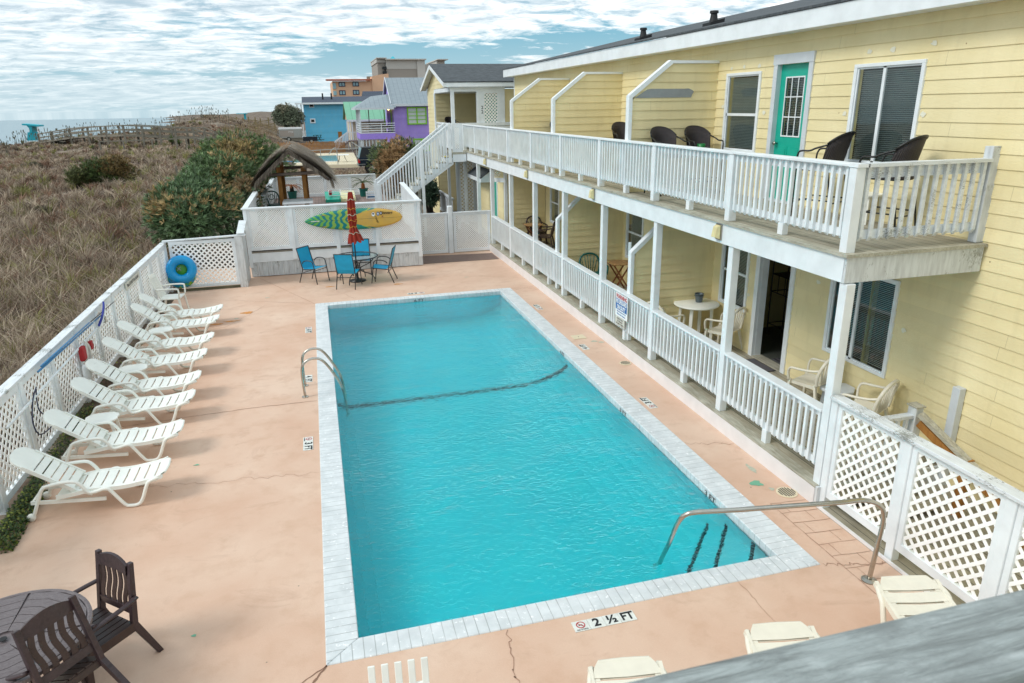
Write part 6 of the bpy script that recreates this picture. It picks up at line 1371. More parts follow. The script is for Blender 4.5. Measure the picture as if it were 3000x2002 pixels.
def fountains(T,ymin,ymax,amin,amax,seed,keep):
    g=np.random.default_rng(seed); y=np.exp(g.uniform(np.log(ymin),np.log(ymax),T)); x=g.uniform(amin,amax,T)*y; k=keep(x,y,g); x,y=x[k],y[k]; T=len(x); n=26
    s=g.uniform(.55,1.25,T)*(1-.35*np.clip((y-25)/60,0,1)); th=g.uniform(0,6.28,T*n); X=np.repeat(x,n)+np.cos(th)*.07*g.random(T*n); Y_=np.repeat(y,n)+np.sin(th)*.07*g.random(T*n); S_=np.repeat(s,n)
    h=S_*g.uniform(.35,.85,T*n); sp=g.uniform(.1,.75,T*n)*S_; le=np.stack([np.cos(th)*sp,np.sin(th)*sp],1); tone=np.clip(np.repeat(g.normal(.62,.2,T),n)+g.normal(0,.16,T*n),0,1)
    kind=np.repeat(g.random(T),n); a=lin('4a3c34'); b=lin('c6b49e'); c=a[None]*(1-tone[:,None])+b[None]*tone[:,None]; q=kind<.16; c[q]=(lin('5a5a38')[None]*(1-tone[:,None])+lin('9a965c')[None]*tone[:,None])[q]; q=(kind>.16)&(kind<.34); c[q]=(lin('4e3a32')[None]*(1-tone[:,None])+lin('9a7a64')[None]*tone[:,None])[q]
    return blades(np.stack([X,Y_,terr(X,Y_)-.02],1),h,le,.007+.0009*Y_*g.uniform(.6,1.3,T*n),c)
E_=fountains(3600,10.5,105,-.47,-.155,21,kgap); F_=fountains(1500,22.5,110,-.20,-.062,22,kgap)
C_=field(26000,36.5,63,-.10,.13,13,hh=(.2,.45),keep=lambda x,y,g:(y>35.2)&(x>-4)&(x<7)); D_=field(36000,90,150,-.26,-.04,14,hh=(.2,.4),keep=lambda x,y,g:gapmask(x,y)>-.6)
S=[np.concatenate([q[k] for q in (A_,B_,C_,D_,E_,F_)]) for k in range(4)]
tag(polymesh('dune_grass',S[0],S[1],S[2],S[3],M['grassmat']),'dry brown dune grass covering the sand','grass',kind='stuff')
# sea oats on the crest
N=520; a=nr.uniform(-.46,-.10,N); y=nr.uniform(86,106,N)*np.where(a>-.2,1.15,1); y=np.where(a<-.345,nr.uniform(70,90,N),y); x=a*y; H_=nr.uniform(.9,1.8,N); bs=np.stack([x,y,terr(x,y)],1)
V4,c4,V3,c3=blades(bs,H_,nr.normal(0,.16,(N,2)),np.full(N,.035),np.tile(lin('50564a'),(N,1))); tp=bs+np.stack([nr.normal(0,.05,N),np.zeros(N),H_*.86],1); e=np.array([[-.03,0,0],[.03,0,0],[.05,0,.22],[-.01,0,.26]]); V4b=tp[:,None]+e[None]
tag(polymesh('sea_oats',np.concatenate([V4,V4b]),np.concatenate([c4,np.tile(lin('5e5a48'),(N,1))]),V3,c3,M['grassmat']),'thin sea oat stalks on the dune crest','sea oats',kind='stuff')
# weeds at the left deck edge
def weeds(N,xr,yr,seed):
    g=np.random.default_rng(seed); x=g.uniform(*xr,N); y=g.uniform(*yr,N); x=np.where(y<9.6,x+.05*(9.6-y),x); z=g.uniform(0,.16,N)*(1-np.abs(x-np.mean(xr))/.35).clip(.1,1)
    c=np.where((g.random(N)<.3)[:,None],lin('7f8a3a'),lin('3a5326'))*g.uniform(.6,1.3,(N,1)); th=g.uniform(0,6.28,N); s=g.uniform(.012,.03,N)
    d=np.stack([np.cos(th),np.sin(th),g.uniform(.1,.9,N)],1)*s[:,None]; q=np.stack([-np.sin(th),np.cos(th),g.uniform(-.3,.3,N)],1)*s[:,None]*.6; b=np.stack([x,y,z],1); return np.stack([b-q,b+d*.8,b+q,b-d*.6],1),c
W1=weeds(2600,(-4.05,-3.78),(8.0,9.5),1); W2=weeds(1400,(-4.08,-3.9),(9.5,12.2),2); W3=weeds(300,(-4.08,-3.95),(12.2,20),3)
tag(polymesh('weeds',np.concatenate([W1[0],W2[0],W3[0]]),np.concatenate([W1[1],W2[1],W3[1]]),np.zeros((0,3,3)),np.zeros((0,3)),M['leaf']),'green weeds growing along the foot of the left fence','weeds',kind='stuff')
MB().quad((-4.3,-3,.0),(-3.9,-3,.003),(-3.9,20.3,.003),(-4.3,20.3,.0)).build('soil_strip',M['ground']); struct(bpy.data.objects['soil_strip'])
# shrubs
def shrub(name,label,cat,c,rad,n,seed,pal,leaf=(.13,.026),group=None,lumps=16,whorl=7,up=.35,ground=None,fill=.35):
    g=np.random.default_rng(seed); c=np.array(c[:]); rad=np.array(rad)
    gz=float(terr(c[0],c[1])) if ground is None else ground
    t=thing(name,label,cat,(c[0],c[1],gz),group=group)
    d=g.normal(0,1,(lumps,3)); d/=np.linalg.norm(d,axis=1)[:,None]; d[:,2]=np.abs(d[:,2])*1.0-.25; L0=c+d*rad*.55; lr=g.uniform(.38,.62,lumps)[:,None]*rad*1.0
    S_=n; li=g.integers(0,lumps,S_); dd=g.normal(0,1,(S_,3)); dd/=np.linalg.norm(dd,axis=1)[:,None]; rr=np.where(g.random(S_)<fill,g.uniform(.45,.9,S_),g.uniform(.9,1.08,S_))
    tip=L0[li]+dd*lr[li]*rr[:,None]; out=(tip-c)/rad; on=np.linalg.norm(out,axis=1); out=dd*.6+out/np.maximum(on,.1)[:,None]*.4; out[:,2]+=up; out/=np.linalg.norm(out,axis=1)[:,None]
    k=tip[:,2]>gz+.05; tip,out,li,dd=tip[k],out[k],li[k],dd[k]; S_=len(tip)
    # bronzed tips grow in patches, mostly on shoots that point upward
    br=np.sin(tip[:,0]*2.3+seed)+np.cos(tip[:,1]*1.9)+np.sin(tip[:,2]*2.7+seed*2)+out[:,2]*.9+g.normal(0,.55,S_); isb=br>pal[3]
    base=np.where(isb[:,None],lin(pal[1]),lin(pal[0])); m2=g.random(S_)<.25; base[m2]=np.where(isb[m2][:,None],lin(pal[2]),lin(pal[0])*1.5); base=base*g.uniform(.6,1.35,(S_,1))
    T=np.repeat(tip,whorl,0); O=np.repeat(out,whorl,0); Cc=np.repeat(base,whorl,0)*g.uniform(.75,1.25,(S_*whorl,1)); N=len(T)
    r=g.normal(0,1,(N,3)); ax=r-O*(r*O).sum(1)[:,None]; ax/=np.linalg.norm(ax,axis=1)[:,None]; sp=g.uniform(.35,1.3,N)[:,None]; D_=O+ax*sp; D_/=np.linalg.norm(D_,axis=1)[:,None]
    S2=np.cross(D_,r); S2/=np.linalg.norm(S2,axis=1)[:,None]; l=g.uniform(.6,1.25,N)[:,None]*leaf[0]; w=leaf[1]*.5
    p=T-O*g.uniform(0,.08,N)[:,None]; mid=p+D_*l*.5
    V=np.stack([p,mid+S2*w,p+D_*l,mid-S2*w],1)
    polymesh('foliage',V,Cc,np.zeros((0,3,3)),np.zeros((0,3)),M['leaf'],t)
    mb=MB(); r_=random.Random(seed)
    for q in range(7):
        e=L0[r_.randrange(lumps)]; b=(c[0]+r_.uniform(-.15,.15)*rad[0],c[1]+r_.uniform(-.15,.15)*rad[1],gz-.05); m_=((b[0]+e[0])/2+r_.uniform(-.1,.1),(b[1]+e[1])/2,(b[2]+e[2])/2+.1); mb.tube([b,m_,tuple(e)],[.045,.03,.012],6)
    mb.build('stems',M['soil'],t,True); return t
OL=('33472a','6f5637','97764a',.95); GO='oleander shrubs beside the raised deck'
c=aty('A',1470,1080,24.6); shrub('oleander_shrub','big green and bronze oleander closest to the lattice fence','shrub',(c.x,c.y,c.z-.15),(1.45,1.35,1.45),4300,1,('5c7450','a08a5e','b8a070',1.55),(.17,.032),GO,22)
c=aty('A',1690,860,28.2); shrub('oleander_shrub','bronze tipped oleander in the middle of the hedge','shrub',(c.x,c.y,c.z-.2),(1.5,1.4,1.35),3600,2,('5d734a','a08a5c','bca272',.75),(.18,.034),GO,20)
c=aty('A',1860,680,35); shrub('oleander_shrub','farthest oleander of the hedge, behind the thatched roof','shrub',(c.x,c.y,c.z-.3),(2.05,1.7,1.6),3600,3,('5f7448','968256','b09a68',1.05),(.2,.04),GO,22)
c=aty('A',1930,1010,26.5); shrub('oleander_shrub','narrow dark oleander squeezed against the side rail of the raised deck','shrub',(c.x-.15,c.y,c.z-.3),(.55,1.5,1.25),1500,4,('4a5e40','86704e','a08660',1.0),(.16,.03),GO,10)
c=aty('B',1215,820,37.5); shrub('oleander_shrub','bronze oleander beside the navy truck and the stairs','shrub',(c.x,c.y,c.z-.2),(1.35,1.3,1.35),2800,5,('66754c','a58660','bd9f74',.2),(.19,.036),'oleander shrubs beyond the stairs',16)
c=aty('B',1390,930,36.5); shrub('oleander_shrub','dark oleander seen between the stair balusters','shrub',(c.x,c.y,c.z-.4),(1.3,1.3,1.3),2000,6,('4a5a40','7c6650','9a8060',.6),(.19,.036),'oleander shrubs beyond the stairs',14)
c=aty('AA',500,930,30.2); shrub('oleander_shrub','dark green shrub under the upper half of the stairs','shrub',(c.x,c.y,c.z-.1),(.50,.6,.85),1100,7,('3c5240','5c5240','6c6450',2.0),(.16,.028),'oleander shrubs beyond the stairs',9,ground=0)
c=aty('A',790,785,46); shrub('cedar_bush','low dark green cedar bush alone in the dune grass','bush',(c.x+.2,c.y,c.z-.1),(1.6,1.2,1.15),3600,8,('4c5c30','7a663c','8a7448',1.2),(.15,.03),None,14,up=.8)
c=aty('A',590,835,45); shrub('cedar_bush','smaller brown green cedar bush to the left of the dark one','bush',(c.x,c.y,c.z-.1),(.75,.7,.75),900,9,('5a6038','80683c','8c744a',.7),(.14,.028),None,8,up=.8)
c=aty('B',375,500,112); t=shrub('dune_tree','grey green windswept tree beside the blue house','tree',(c.x,c.y,c.z-.3),(2.3,2,2.1),3800,10,('6c7460','84806a','94907a',.9),(.26,.07),None,16)
def onground(k,px,py,h=0.,y0=24,y1=140):
    y=y0
    while y<y1:
        p=aty(k,px,py,y)
        if p.z<=float(terr(p.x,p.y))+h: return p
        y+=.5
    return aty(k,px,py,y1)
for k,(a_,b_,y_,sz,l_) in enumerate(((330,1130,30,.5,'small grey brown scrub clump in the near dune grass'),(900,1080,33,.55,'twiggy scrub clump between the cedar bush and the oleanders'),(250,760,50,.7,'low scrub clump left of the cedar bushes'),(1180,900,42,.6,'small scrub clump nearest the oleander hedge'))):
    c=onground('A',a_,b_,.1); z=float(terr(c.x,c.y)); shrub('scrub_clump',l_,'bush',(c.x,c.y,z+.18),(sz,sz*.8,.35),420,30+k,('5a5744','6f5c4c','8a7866',.4),(.12,.022),'scrub clumps in the dune grass',6,up=.6)
def onground(k,px,py,h=0.,y0=24,y1=140):
    y=y0
    while y<y1:
        p=aty(k,px,py,y)
        if p.z<=float(terr(p.x,p.y))+h: return p
        y+=.5
    return aty(k,px,py,y1)
def yucca(px,py,y,s,l):
    c=onground('A',px,py,.35*s,40,76); z=float(terr(c.x,c.y)); t=thing('yucca',l,'plant',(c.x,c.y,z),group='yuccas in the dune grass'); N=46; th=nr.uniform(0,6.28,N); el=nr.uniform(.2,1.5,N); l_=nr.uniform(.4,.75,N)*s; p=np.tile(np.array([c.x,c.y,c.z-.25*s]),(N,1)); d=np.stack([np.cos(th)*np.cos(el),np.sin(th)*np.cos(el),np.sin(el)],1); sd=np.stack([-np.sin(th),np.cos(th),0*th],1)*.035*s
    V=np.stack([p-sd,p+sd,p+d*l_[:,None]*.6+sd,p+d*l_[:,None]],1); polymesh('leaf_rosette',V,np.tile(lin('5a6b3c'),(N,1))*nr.uniform(.6,1.2,(N,1)),np.zeros((0,3,3)),np.zeros((0,3)),M['leaf'],t)
    MB().tube([(c.x,c.y,z-.1),(c.x,c.y,c.z-.2*s)],.06,6).build('trunk',M['soil'],t)
for k,(a,b,y,s,l) in enumerate(((1310,545,70,1.3,'tallest spiky yucca in front of the boardwalk'),(1368,560,69,1.1,'spiky yucca right beside the tallest one'),(1535,570,69,1.1,'spiky yucca near the end of the boardwalk rail'),(1585,565,70,1.0,'rounded yucca closest to the far oleander'),(1195,585,62,.9,'low yucca left of the tall pair'),(1290,640,54,.9,'bright green yucca lowest of the group'),(1440,610,58,.8,'small light green yucca below the boardwalk'),(710,600,64,.7,'small yucca alone near the left end of the boardwalk'))): yucca(a,b,y,s,l)
# ================================================================== BOARDWALK AND BEACH
bwp=[(290,505,97),(395,487,93),(530,463,89),(665,450,85),(805,444,82),(940,438,80),(1080,445,80),(1215,452,80),(1335,458,80),(1475,460,80),(1558,492,80),(1650,500,81),(1750,506,83)]
bw=thing('boardwalk','long grey wooden boardwalk with railings crossing the dunes','boardwalk',tuple(aty('A',940,440,80)))
P=[aty('A',*q) for q in bwp]; off=Vector((.9,1.3,0))
for sd_ in (0,1):
    mb=MB()
    for a,b in zip(P[:-1],P[1:]):
        for dz,w,h in ((0,.20,.09),(-.42,.06,.13),(-.95,.08,.16)): mb.beam(a+off*sd_+Vector((0,0,dz)),b+off*sd_+Vector((0,0,dz)),w,h)
    mb.build('handrail',M['board_grey'],bw)
    for p in P: q=p+off*sd_; g_=float(terr(q.x,q.y)); MB().box(q.x-.09,q.x+.09,q.y-.09,q.y+.09,min(g_-.3,q.z-1.2),q.z-.03).build('post',M['board_grey'],bw)
mb=MB(); [mb.add([a+Vector((0,0,-1.0)),b+Vector((0,0,-1.0)),b+off+Vector((0,0,-1.0)),a+off+Vector((0,0,-1.0))],[(0,1,2,3)]) for a,b in zip(P[:-1],P[1:])]; mb.build('walkway',M['board_grey'],bw)
lw=thing('low_rail','low grey wooden rail below the boardwalk','railing',tuple(aty('A',1200,545,72))); Q=[aty('A',760,562,72),aty('A',940,556,72),aty('A',1160,549,72),aty('A',1345,540,72),aty('A',1420,536,72),aty('A',1620,528,72)]
mb=MB(); [mb.beam(a,b,.06,.10) for a,b in zip(Q[:-1],Q[1:])]; mb.build('rail',M['board_grey'],lw)
for p in Q: MB().box(p.x-.06,p.x+.06,p.y-.06,p.y+.06,float(terr(p.x,p.y))-.3,p.z).build('post',M['board_grey'],lw)
YL=100
ls=thing('lifeguard_stand','turquoise lifeguard stand at the seaward end of the boardwalk','lifeguard stand',tuple(aty('A',235,545,YL)))
a=aty('A',165,425,YL); b=aty('A',290,436,YL); z0=aty('A',235,555,YL).z
MB().prism([(a.x,YL,a.z),(b.x,YL,b.z),(b.x,YL,b.z-.18),(a.x,YL,a.z-.18)],(0,2.0,0)).build('roof',M['lifeg'],ls); x1=aty('A',205,500,YL).x; x2=aty('A',250,500,YL).x; x3=b.x-.05
MB().prism([(x1,YL+.2,b.z-.9),(x2,YL+.2,b.z-.9),(x2+.1,YL+.2,z0),(x1-.2,YL+.2,z0)],(0,1.6,0)).build('seat_box',M['lifeg'],ls); MB().box(x1,x3,YL+.25,YL+.35,b.z-.95,b.z-.8).build('seat',M['lifeg'],ls)
MB().prism([(x1+.1,YL+.1,a.z-.2),(x2+.05,YL+.1,a.z-.2),(x2-.1,YL+.1,b.z-.9),(x2-.35,YL+.1,b.z-.9),(x1+.35,YL+.1,a.z-.6)],(0,1.7,0)).build('side_panel',M['lifeg'],ls); MB().box(x3-.15,x3,YL+.1,YL+.25,b.z-1.6,b.z-.19).build('post',M['sign_white'],ls)
c=aty('A',1855,365,165); t=thing('lifeguard_stand','tiny distant turquoise lifeguard stand on the right beach','lifeguard stand',tuple(c)); MB().box(c.x-1.1,c.x+1.0,164.2,165.8,c.z+.35,c.z+.5).build('roof',M['lifeg'],t); MB().box(c.x+.3,c.x+.7,164.5,165.5,c.z-2.2,c.z+.34).build('side_panel',M['lifeg'],t)
def pales(label,pts,h,sp,w,mt,grp=None,name='sand_fence'):
    t=thing(name,label,'fence',tuple(pts[0]),group=grp); mb=MB(); r=random.Random(len(label))
    for a,b in zip(pts[:-1],pts[1:]):
        n=max(2,int((b-a).length/sp))
        for k in range(n): p=a.lerp(b,k/n); mb.box(p.x-w/2,p.x+w/2,p.y-.015,p.y+.015,p.z-h-.3,p.z+r.uniform(-.12,.1))
    mb.build('picket_panel',M[mt],t); mb=MB(); [mb.beam(a+Vector((0,.03,-h*.3)),b+Vector((0,.03,-h*.3)),.03,.06) for a,b in zip(pts[:-1],pts[1:])]; mb.build('rail',M[mt],t); return t
GS='slatted sand fences on the dune'
pales('slatted sand fence section nearest the end of the boardwalk',[aty('A',1712,432,92),aty('A',1760,440,92),aty('A',1800,448,92)],1.2,.16,.07,'dune_wood',GS); pales('slatted sand fence section in the middle of the dune row',[aty('A',1808,430,94),aty('A',1880,428,94)],1.2,.16,.07,'dune_wood',GS); pales('slatted sand fence section closest to the grey green tree',[aty('A',1893,424,96),aty('A',1985,420,96)],1.2,.16,.07,'dune_wood',GS); pales('slatted sand fence in shade below the grey green tree',[aty('B',120,540,100),aty('B',190,545,100),aty('B',290,560,100)],1.3,.16,.07,'dune_wood',GS)
t=thing('beach_access_rail','wooden posts and rails of a distant beach access','railing',tuple(aty('A',1950,400,130)))
Q=[aty('A',1808,372,128),aty('A',1858,378,130),aty('A',1898,372,130),aty('A',1950,376,130),aty('A',1990,384,130),aty('A',2050,376,130),aty('A',2092,366,130)]
for p in Q: MB().box(p.x-.11,p.x+.11,p.y-.1,p.y+.1,p.z-3.2,p.z).build('post',M['dune_wood'],t)
mb=MB(); [mb.beam(a+Vector((0,0,-.5)),b+Vector((0,0,-.5)),.06,.14) for a,b in zip(Q[2:-1],Q[3:])]; [mb.beam(a+Vector((0,0,-1.2)),b+Vector((0,0,-1.2)),.06,.14) for a,b in zip(Q[2:-1],Q[3:])]; mb.build('rail',M['dune_wood'],t)
t=thing('wooden_post','lone wooden post standing in the dune grass below the cedar bush','post',tuple(aty('A',1345,775,48))); p=aty('A',1345,750,48); MB().box(p.x-.06,p.x+.06,47.94,48.06,0,p.z).build('post_shaft',M['board_grey'],t)
# ================================================================== HOUSES BEYOND
def AX_(k,x,y,Y): return aty(k,x,y,Y).x
def AZ_(k,x,y,Y): return aty(k,x,y,Y).z
def winr(par,k,x0,y0,x1,y1,Y,frame,fw,mull=True,glass='win_far',nh=0,d=.0):
    a=aty(k,x0,y0,Y); b=aty(k,x1,y1,Y); xa,xb=a.x,b.x; zt,zb=a.z,b.z
    f=MB(); yy=Y-.12; f.box(xa-fw,xb+fw,yy,Y-.002,zt,zt+fw); f.box(xa-fw,xb+fw,yy,Y-.002,zb-fw,zb); f.box(xa-fw,xa,yy,Y-.002,zb,zt); f.box(xb,xb+fw,yy,Y-.002,zb,zt)
    if mull: xm=(xa+xb)/2; f.box(xm-fw*.5,xm+fw*.5,yy,Y-.002,zb,zt)
    for q in range(nh): z=zb+(zt-zb)*(q+1)/(nh+1); f.box(xa,xb,yy+.03,Y-.004,z-fw*.25,z+fw*.25)
    w=f.build('window',M[frame],par); MB().box(xa,xb,Y-.05,Y-.003,zb,zt).build('pane',M[glass],w); return w
# blue house
Y0=120; x0,x1=AX_('L',190,900,Y0),AX_('L',760,900,Y0); zt=AZ_('L',450,682,Y0)
b=thing('blue_house','sky blue clapboard house with dark roof beyond the picket fence','house',((x0+x1)/2,Y0,-.3))
MB().box(x0,x1,Y0,Y0+13,-.3,zt).build('wall',M['siding_blue'],b)
rl=aty('L',150,602,Y0+6); xl=AX_('L',60,690,Y0-1); zr=rl.z; x2=x1+8
mb=MB().prism([(rl.x,Y0-1,zt+.02),(rl.x,Y0+6.5,zr),(rl.x,Y0+14,zt+.02),(rl.x,Y0+14,zt-.15),(rl.x,Y0-1,zt-.15)],(x2-rl.x,0,0)); mb.build('roof',M['shingle_b'],b); MB().box(xl,x2,Y0-1.06,Y0-1.0,zt-.18,zt+.08).build('fascia',M['white'],b); MB().box(xl,x0,Y0-.95,Y0+13,zt-.1,zt+.0).build('porch_roof',M['metal_roof'],b)
ch=MB(); [ch.box(AX_('L',q,640,Y0+3)-.12,AX_('L',q,640,Y0+3)+.12,Y0+3,Y0+3.3,zt+.4,zt+1.5) for q in (430,545)]; ch.build('vent_pipe',M['black'],b)
winr(b,'L',258,700,306,732,Y0,'white',.10,False,'dark_in'); winr(b,'L',275,900,320,932,Y0,'white',.16,False,'dark_in')
for zz,nm in ((2.9,1),(.4,0)):
    MB().box(xl+.2,x0-.01,Y0-.3,Y0+6,zz-.15,zz).build('porch_deck',M['siding_blue'] if nm else M['white'],b)
    r_=MB(); r_.box(xl+.2,x0-.02,Y0-.3,Y0-.22,zz+.95,zz+1.02); [r_.box(xl+.2+(x0-xl-.25)*q/8,xl+.26+(x0-xl-.25)*q/8,Y0-.3,Y0-.24,zz,zz+.95) for q in range(9)]; r_.build('porch_railing',M['white'],b)
for q in (0,.5): MB().box(xl+.2+q*(x0-xl),xl+.36+q*(x0-xl),Y0-.35,Y0-.2,-.3,zt-.1).build('porch_post',M['white'],b)
MB().box(AX_('L',630,1100,Y0),AX_('L',682,1100,Y0),Y0-.06,Y0-.003,-.3,AZ_('L',650,1058,Y0)).build('door',M['post_wood'],b)
gx=aty('L',930,530,Y0+10); MB().prism([(gx.x,Y0+5,zt+.3),(gx.x+.2,Y0+9,gx.z),(gx.x,Y0+13,zt+.3)],(9,0,0)).build('dormer_roof',M['shingle_b'],b)
# green-roofed cottage
Y0=94; g=thing('green_roof_cottage','small cream cottage with a mint green metal roof','house',(5,Y0,-.3)); e0=aty('L',742,905,Y0-1); e1=aty('L',1225,888,Y0-1); r0=aty('L',700,672,Y0+4.5); 
mb=MB().prism([(e0.x,e0.y,e0.z),(r0.x,r0.y,r0.z),(r0.x,r0.y,r0.z+.12),(e0.x,e0.y,e0.z+.12)],(0,0,0)) if False else MB()
xx0=e0.x; ridge=AZ_('L',850,665,Y0+4.5); mb.prism([(xx0,Y0-1,e0.z),(xx0,Y0+4.5,ridge),(xx0,Y0+10,e0.z),(xx0,Y0+10,e0.z-.12),(xx0,Y0+4.5,ridge-.12),(xx0,Y0-1,e0.z-.12)],(9,0,0)); mb.build('roof',M['green_roof'],g)
MB().box(xx0-.02,xx0+9,Y0-1.05,Y0-1.001,e0.z-.22,e0.z+.02).build('fascia',M['white'],g); MB().box(xx0+.5,xx0+9,Y0+.2,Y0+9,-.3,e0.z-.1).build('wall',M['slab'],g); MB().prism([(xx0+.3,Y0-.6,e0.z-.1),(xx0+.3,Y0+4.5,ridge-.2),(xx0+.3,Y0+9.6,e0.z-.1)],(.15,0,0)).build('gable',M['stucco_or'],g)
for q in (750,780,815,870): x=AX_('L',q,1000,Y0-.8); MB().box(x-.07,x+.07,Y0-.9,Y0-.75,-.3,e0.z-.13).build('porch_post',M['white'],g)
a=aty('L',590,1195,Y0-2.6); c=aty('L',760,1065,Y0-2.6); mb=MB()
for dy in (0,1.3):
    mb.beam((a.x,Y0-2.6+dy,a.z),(c.x,Y0-2.6+dy,c.z),.07,.10)
    for q in range(10): p=a.lerp(c,q/9); mb.box(p.x-.03,p.x+.03,Y0-2.62+dy,Y0-2.56+dy,p.z-1.0,p.z)
mb.box(c.x,c.x+2.6,Y0-2.62,Y0-2.56,c.z-.05,c.z+.03); [mb.box(c.x+q*.2,c.x+.05+q*.2,Y0-2.62,Y0-2.56,c.z-1.,c.z-.05) for q in range(13)]; mb.build('stair_railing',M['white'],g); mb=MB()
for q in range(7): p=a.lerp(c,(q+.5)/7); mb.box(p.x-.2,p.x+.25,Y0-2.5,Y0-1.3,p.z-1.12,p.z-1.05)
mb.box(c.x,c.x+2.6,Y0-2.55,Y0-.2,c.z-1.1,c.z-1.0); mb.build('steps',M['red_deck'],g)
# purple house
Y0=82; x0=AX_('L',1362,900,Y0); pz=AZ_('L',1600,705,Y0); p_=thing('purple_house','purple beach house with grey metal roof, lime window frames and a railed porch','house',(x0+3,Y0,-.3))
MB().box(x0,x0+9.5,Y0,Y0+9,-.3,pz).build('wall',M['siding_purple'],p_)
rL=aty('L',1220,350,Y0+4.5); eL_=aty('L',1320,697,Y0-.5); xr0=eL_.x
mb=MB().prism([(xr0,Y0-.5,eL_.z),(xr0,Y0+4.5,rL.z),(xr0,Y0+9.5,eL_.z),(xr0,Y0+9.5,eL_.z-.12),(xr0,Y0+4.5,rL.z-.12),(xr0,Y0-.5,eL_.z-.12)],(10.5,0,0)); mb.build('roof',M['metal_roof'],p_); MB().box(xr0,xr0+10.5,Y0-.55,Y0-.501,eL_.z-.24,eL_.z-.0).build('fascia',M['trim_grey'],p_); MB().prism([(x0+.02,Y0,pz-.1),(x0+.02,Y0+4.5,rL.z-.25),(x0+.02,Y0+9,pz-.1)],(.12,0,0)).build('gable',M['purple'],p_)
for (s0,s1) in (((xr0+.02,Y0-.52,eL_.z-.02),(xr0+.02,Y0+4.5,rL.z-.04)),((xr0+.02,Y0+4.5,rL.z-.04),(xr0+.02,Y0+9.5,eL_.z-.02))): MB().beam(s0,s1,.06,.26).build('rake_board',M['trim_grey'],p_)
q0=aty('L',850,748,Y0-1.0); q1=aty('L',1280,560,Y0+2.0); pd=MB(); pd.add([(q0.x,Y0-1,q0.z),(x0+.2,Y0-1,q0.z),(x0+.2,Y0+2,q1.z),(q0.x+2.0,Y0+2,q1.z-.25),(q0.x,Y0+5.5,q0.z)],[(0,1,2,3),(0,3,4)]); pd.add([(q0.x,Y0-1,q0.z-.1),(x0+.2,Y0-1,q0.z-.1),(x0+.2,Y0+5.5,q0.z-.1),(q0.x,Y0+5.5,q0.z-.1)],[(3,2,1,0)]); pd.build('porch_roof',M['metal_roof'],p_); MB().box(q0.x,x0-.01,Y0-1.05,Y0-1.0,q0.z-.2,q0.z-.0).build('fascia',M['trim_grey'],p_); MB().box(q0.x-.03,q0.x+.02,Y0-.99,Y0+5.5,q0.z-.2,q0.z).build('fascia',M['trim_grey'],p_)
fz0=AZ_('L',1200,1078,Y0-.8); px0=AX_('L',925,1080,Y0-.8); MB().box(px0,x0-.01,Y0-.8,Y0+5,fz0-.12,fz0).build('porch_deck',M['red_deck'],p_); MB().box(px0-.03,x0-.01,Y0-.86,Y0-.801,fz0-.62,fz0-.02).build('porch_skirt',M['purple'],p_); MB().box(px0-.08,px0-.03,Y0-.8,Y0+5,fz0-.62,fz0-.02).build('porch_skirt',M['purple'],p_)
for yq in (Y0-.75,Y0+.7,Y0+2.2,Y0+3.6,Y0+4.9): MB().box(px0,px0+.13,yq,yq+.13,-.3,q0.z-.1).build('porch_post',M['trim_grey'],p_)
x=AX_('L',1062,800,Y0-.8); MB().box(x,x+.1,Y0+3.5,Y0+3.6,fz0,q0.z-.1).build('porch_post',M['board_grey'],p_)
mb=MB(); rz=AZ_('L',1200,945,Y0-.8)-fz0
for q in range(5): mb.box(px0+.13,x0-.01,Y0-.78,Y0-.72,fz0+rz*(1-.23*q)-.07,fz0+rz*(1-.23*q)); mb.box(px0,px0+.06,Y0-.6,Y0+4.9,fz0+rz*(1-.23*q)-.07,fz0+rz*(1-.23*q))
xm=AX_('L',1198,1000,Y0-.8); mb.box(xm-.04,xm+.04,Y0-.8,Y0-.7,fz0,fz0+rz); mb.build('porch_railing',M['white'],p_)
for q in (960,1000,1040,1085,1130,1175): x=AX_('L',q,1180,Y0-.8); MB().box(x-.06,x+.06,Y0-.7,Y0-.6,-.3,fz0-.63).build('lattice_slat',M['trim_grey'],p_)
winr(p_,'L',1545,752,1780,945,Y0,'lime',.13,True,'blind',3); winr(p_,'L',1630,1165,1820,1300,Y0,'lime',.13,True,'blind',1)
for q in (1240,1330): x=AX_('L',q,900,Y0+2.0); MB().box(x-.06,x+.06,Y0+2.0,Y0+2.08,fz0,q0.z-.1).build('door_trim',M['lime'],p_)
MB().box(AX_('L',1275,900,Y0+2.2),x0,Y0+2.2,Y0+2.3,fz0,q0.z-.1).build('wall',M['purple'],p_); MB().box(px0+1.2,x0-.3,Y0+.2,Y0+1.2,fz0+.45,fz0+.75).build('porch_bench',M['resin_brown'],p_)
t=NT('lit_bulb'); em=t.n('ShaderNodeEmission',i_Strength=6.); em.inputs[0].default_value=(1,.65,.2,1); t.l(em.outputs[0],t.out.inputs[0]); x=aty('L',1290,768,Y0+1.9); o=MB().lathe([(0,-.09),(.08,-.04),(.09,.03),(0,.1)],tuple(x),12,False).build('porch_lamp',t.m,p_,True)
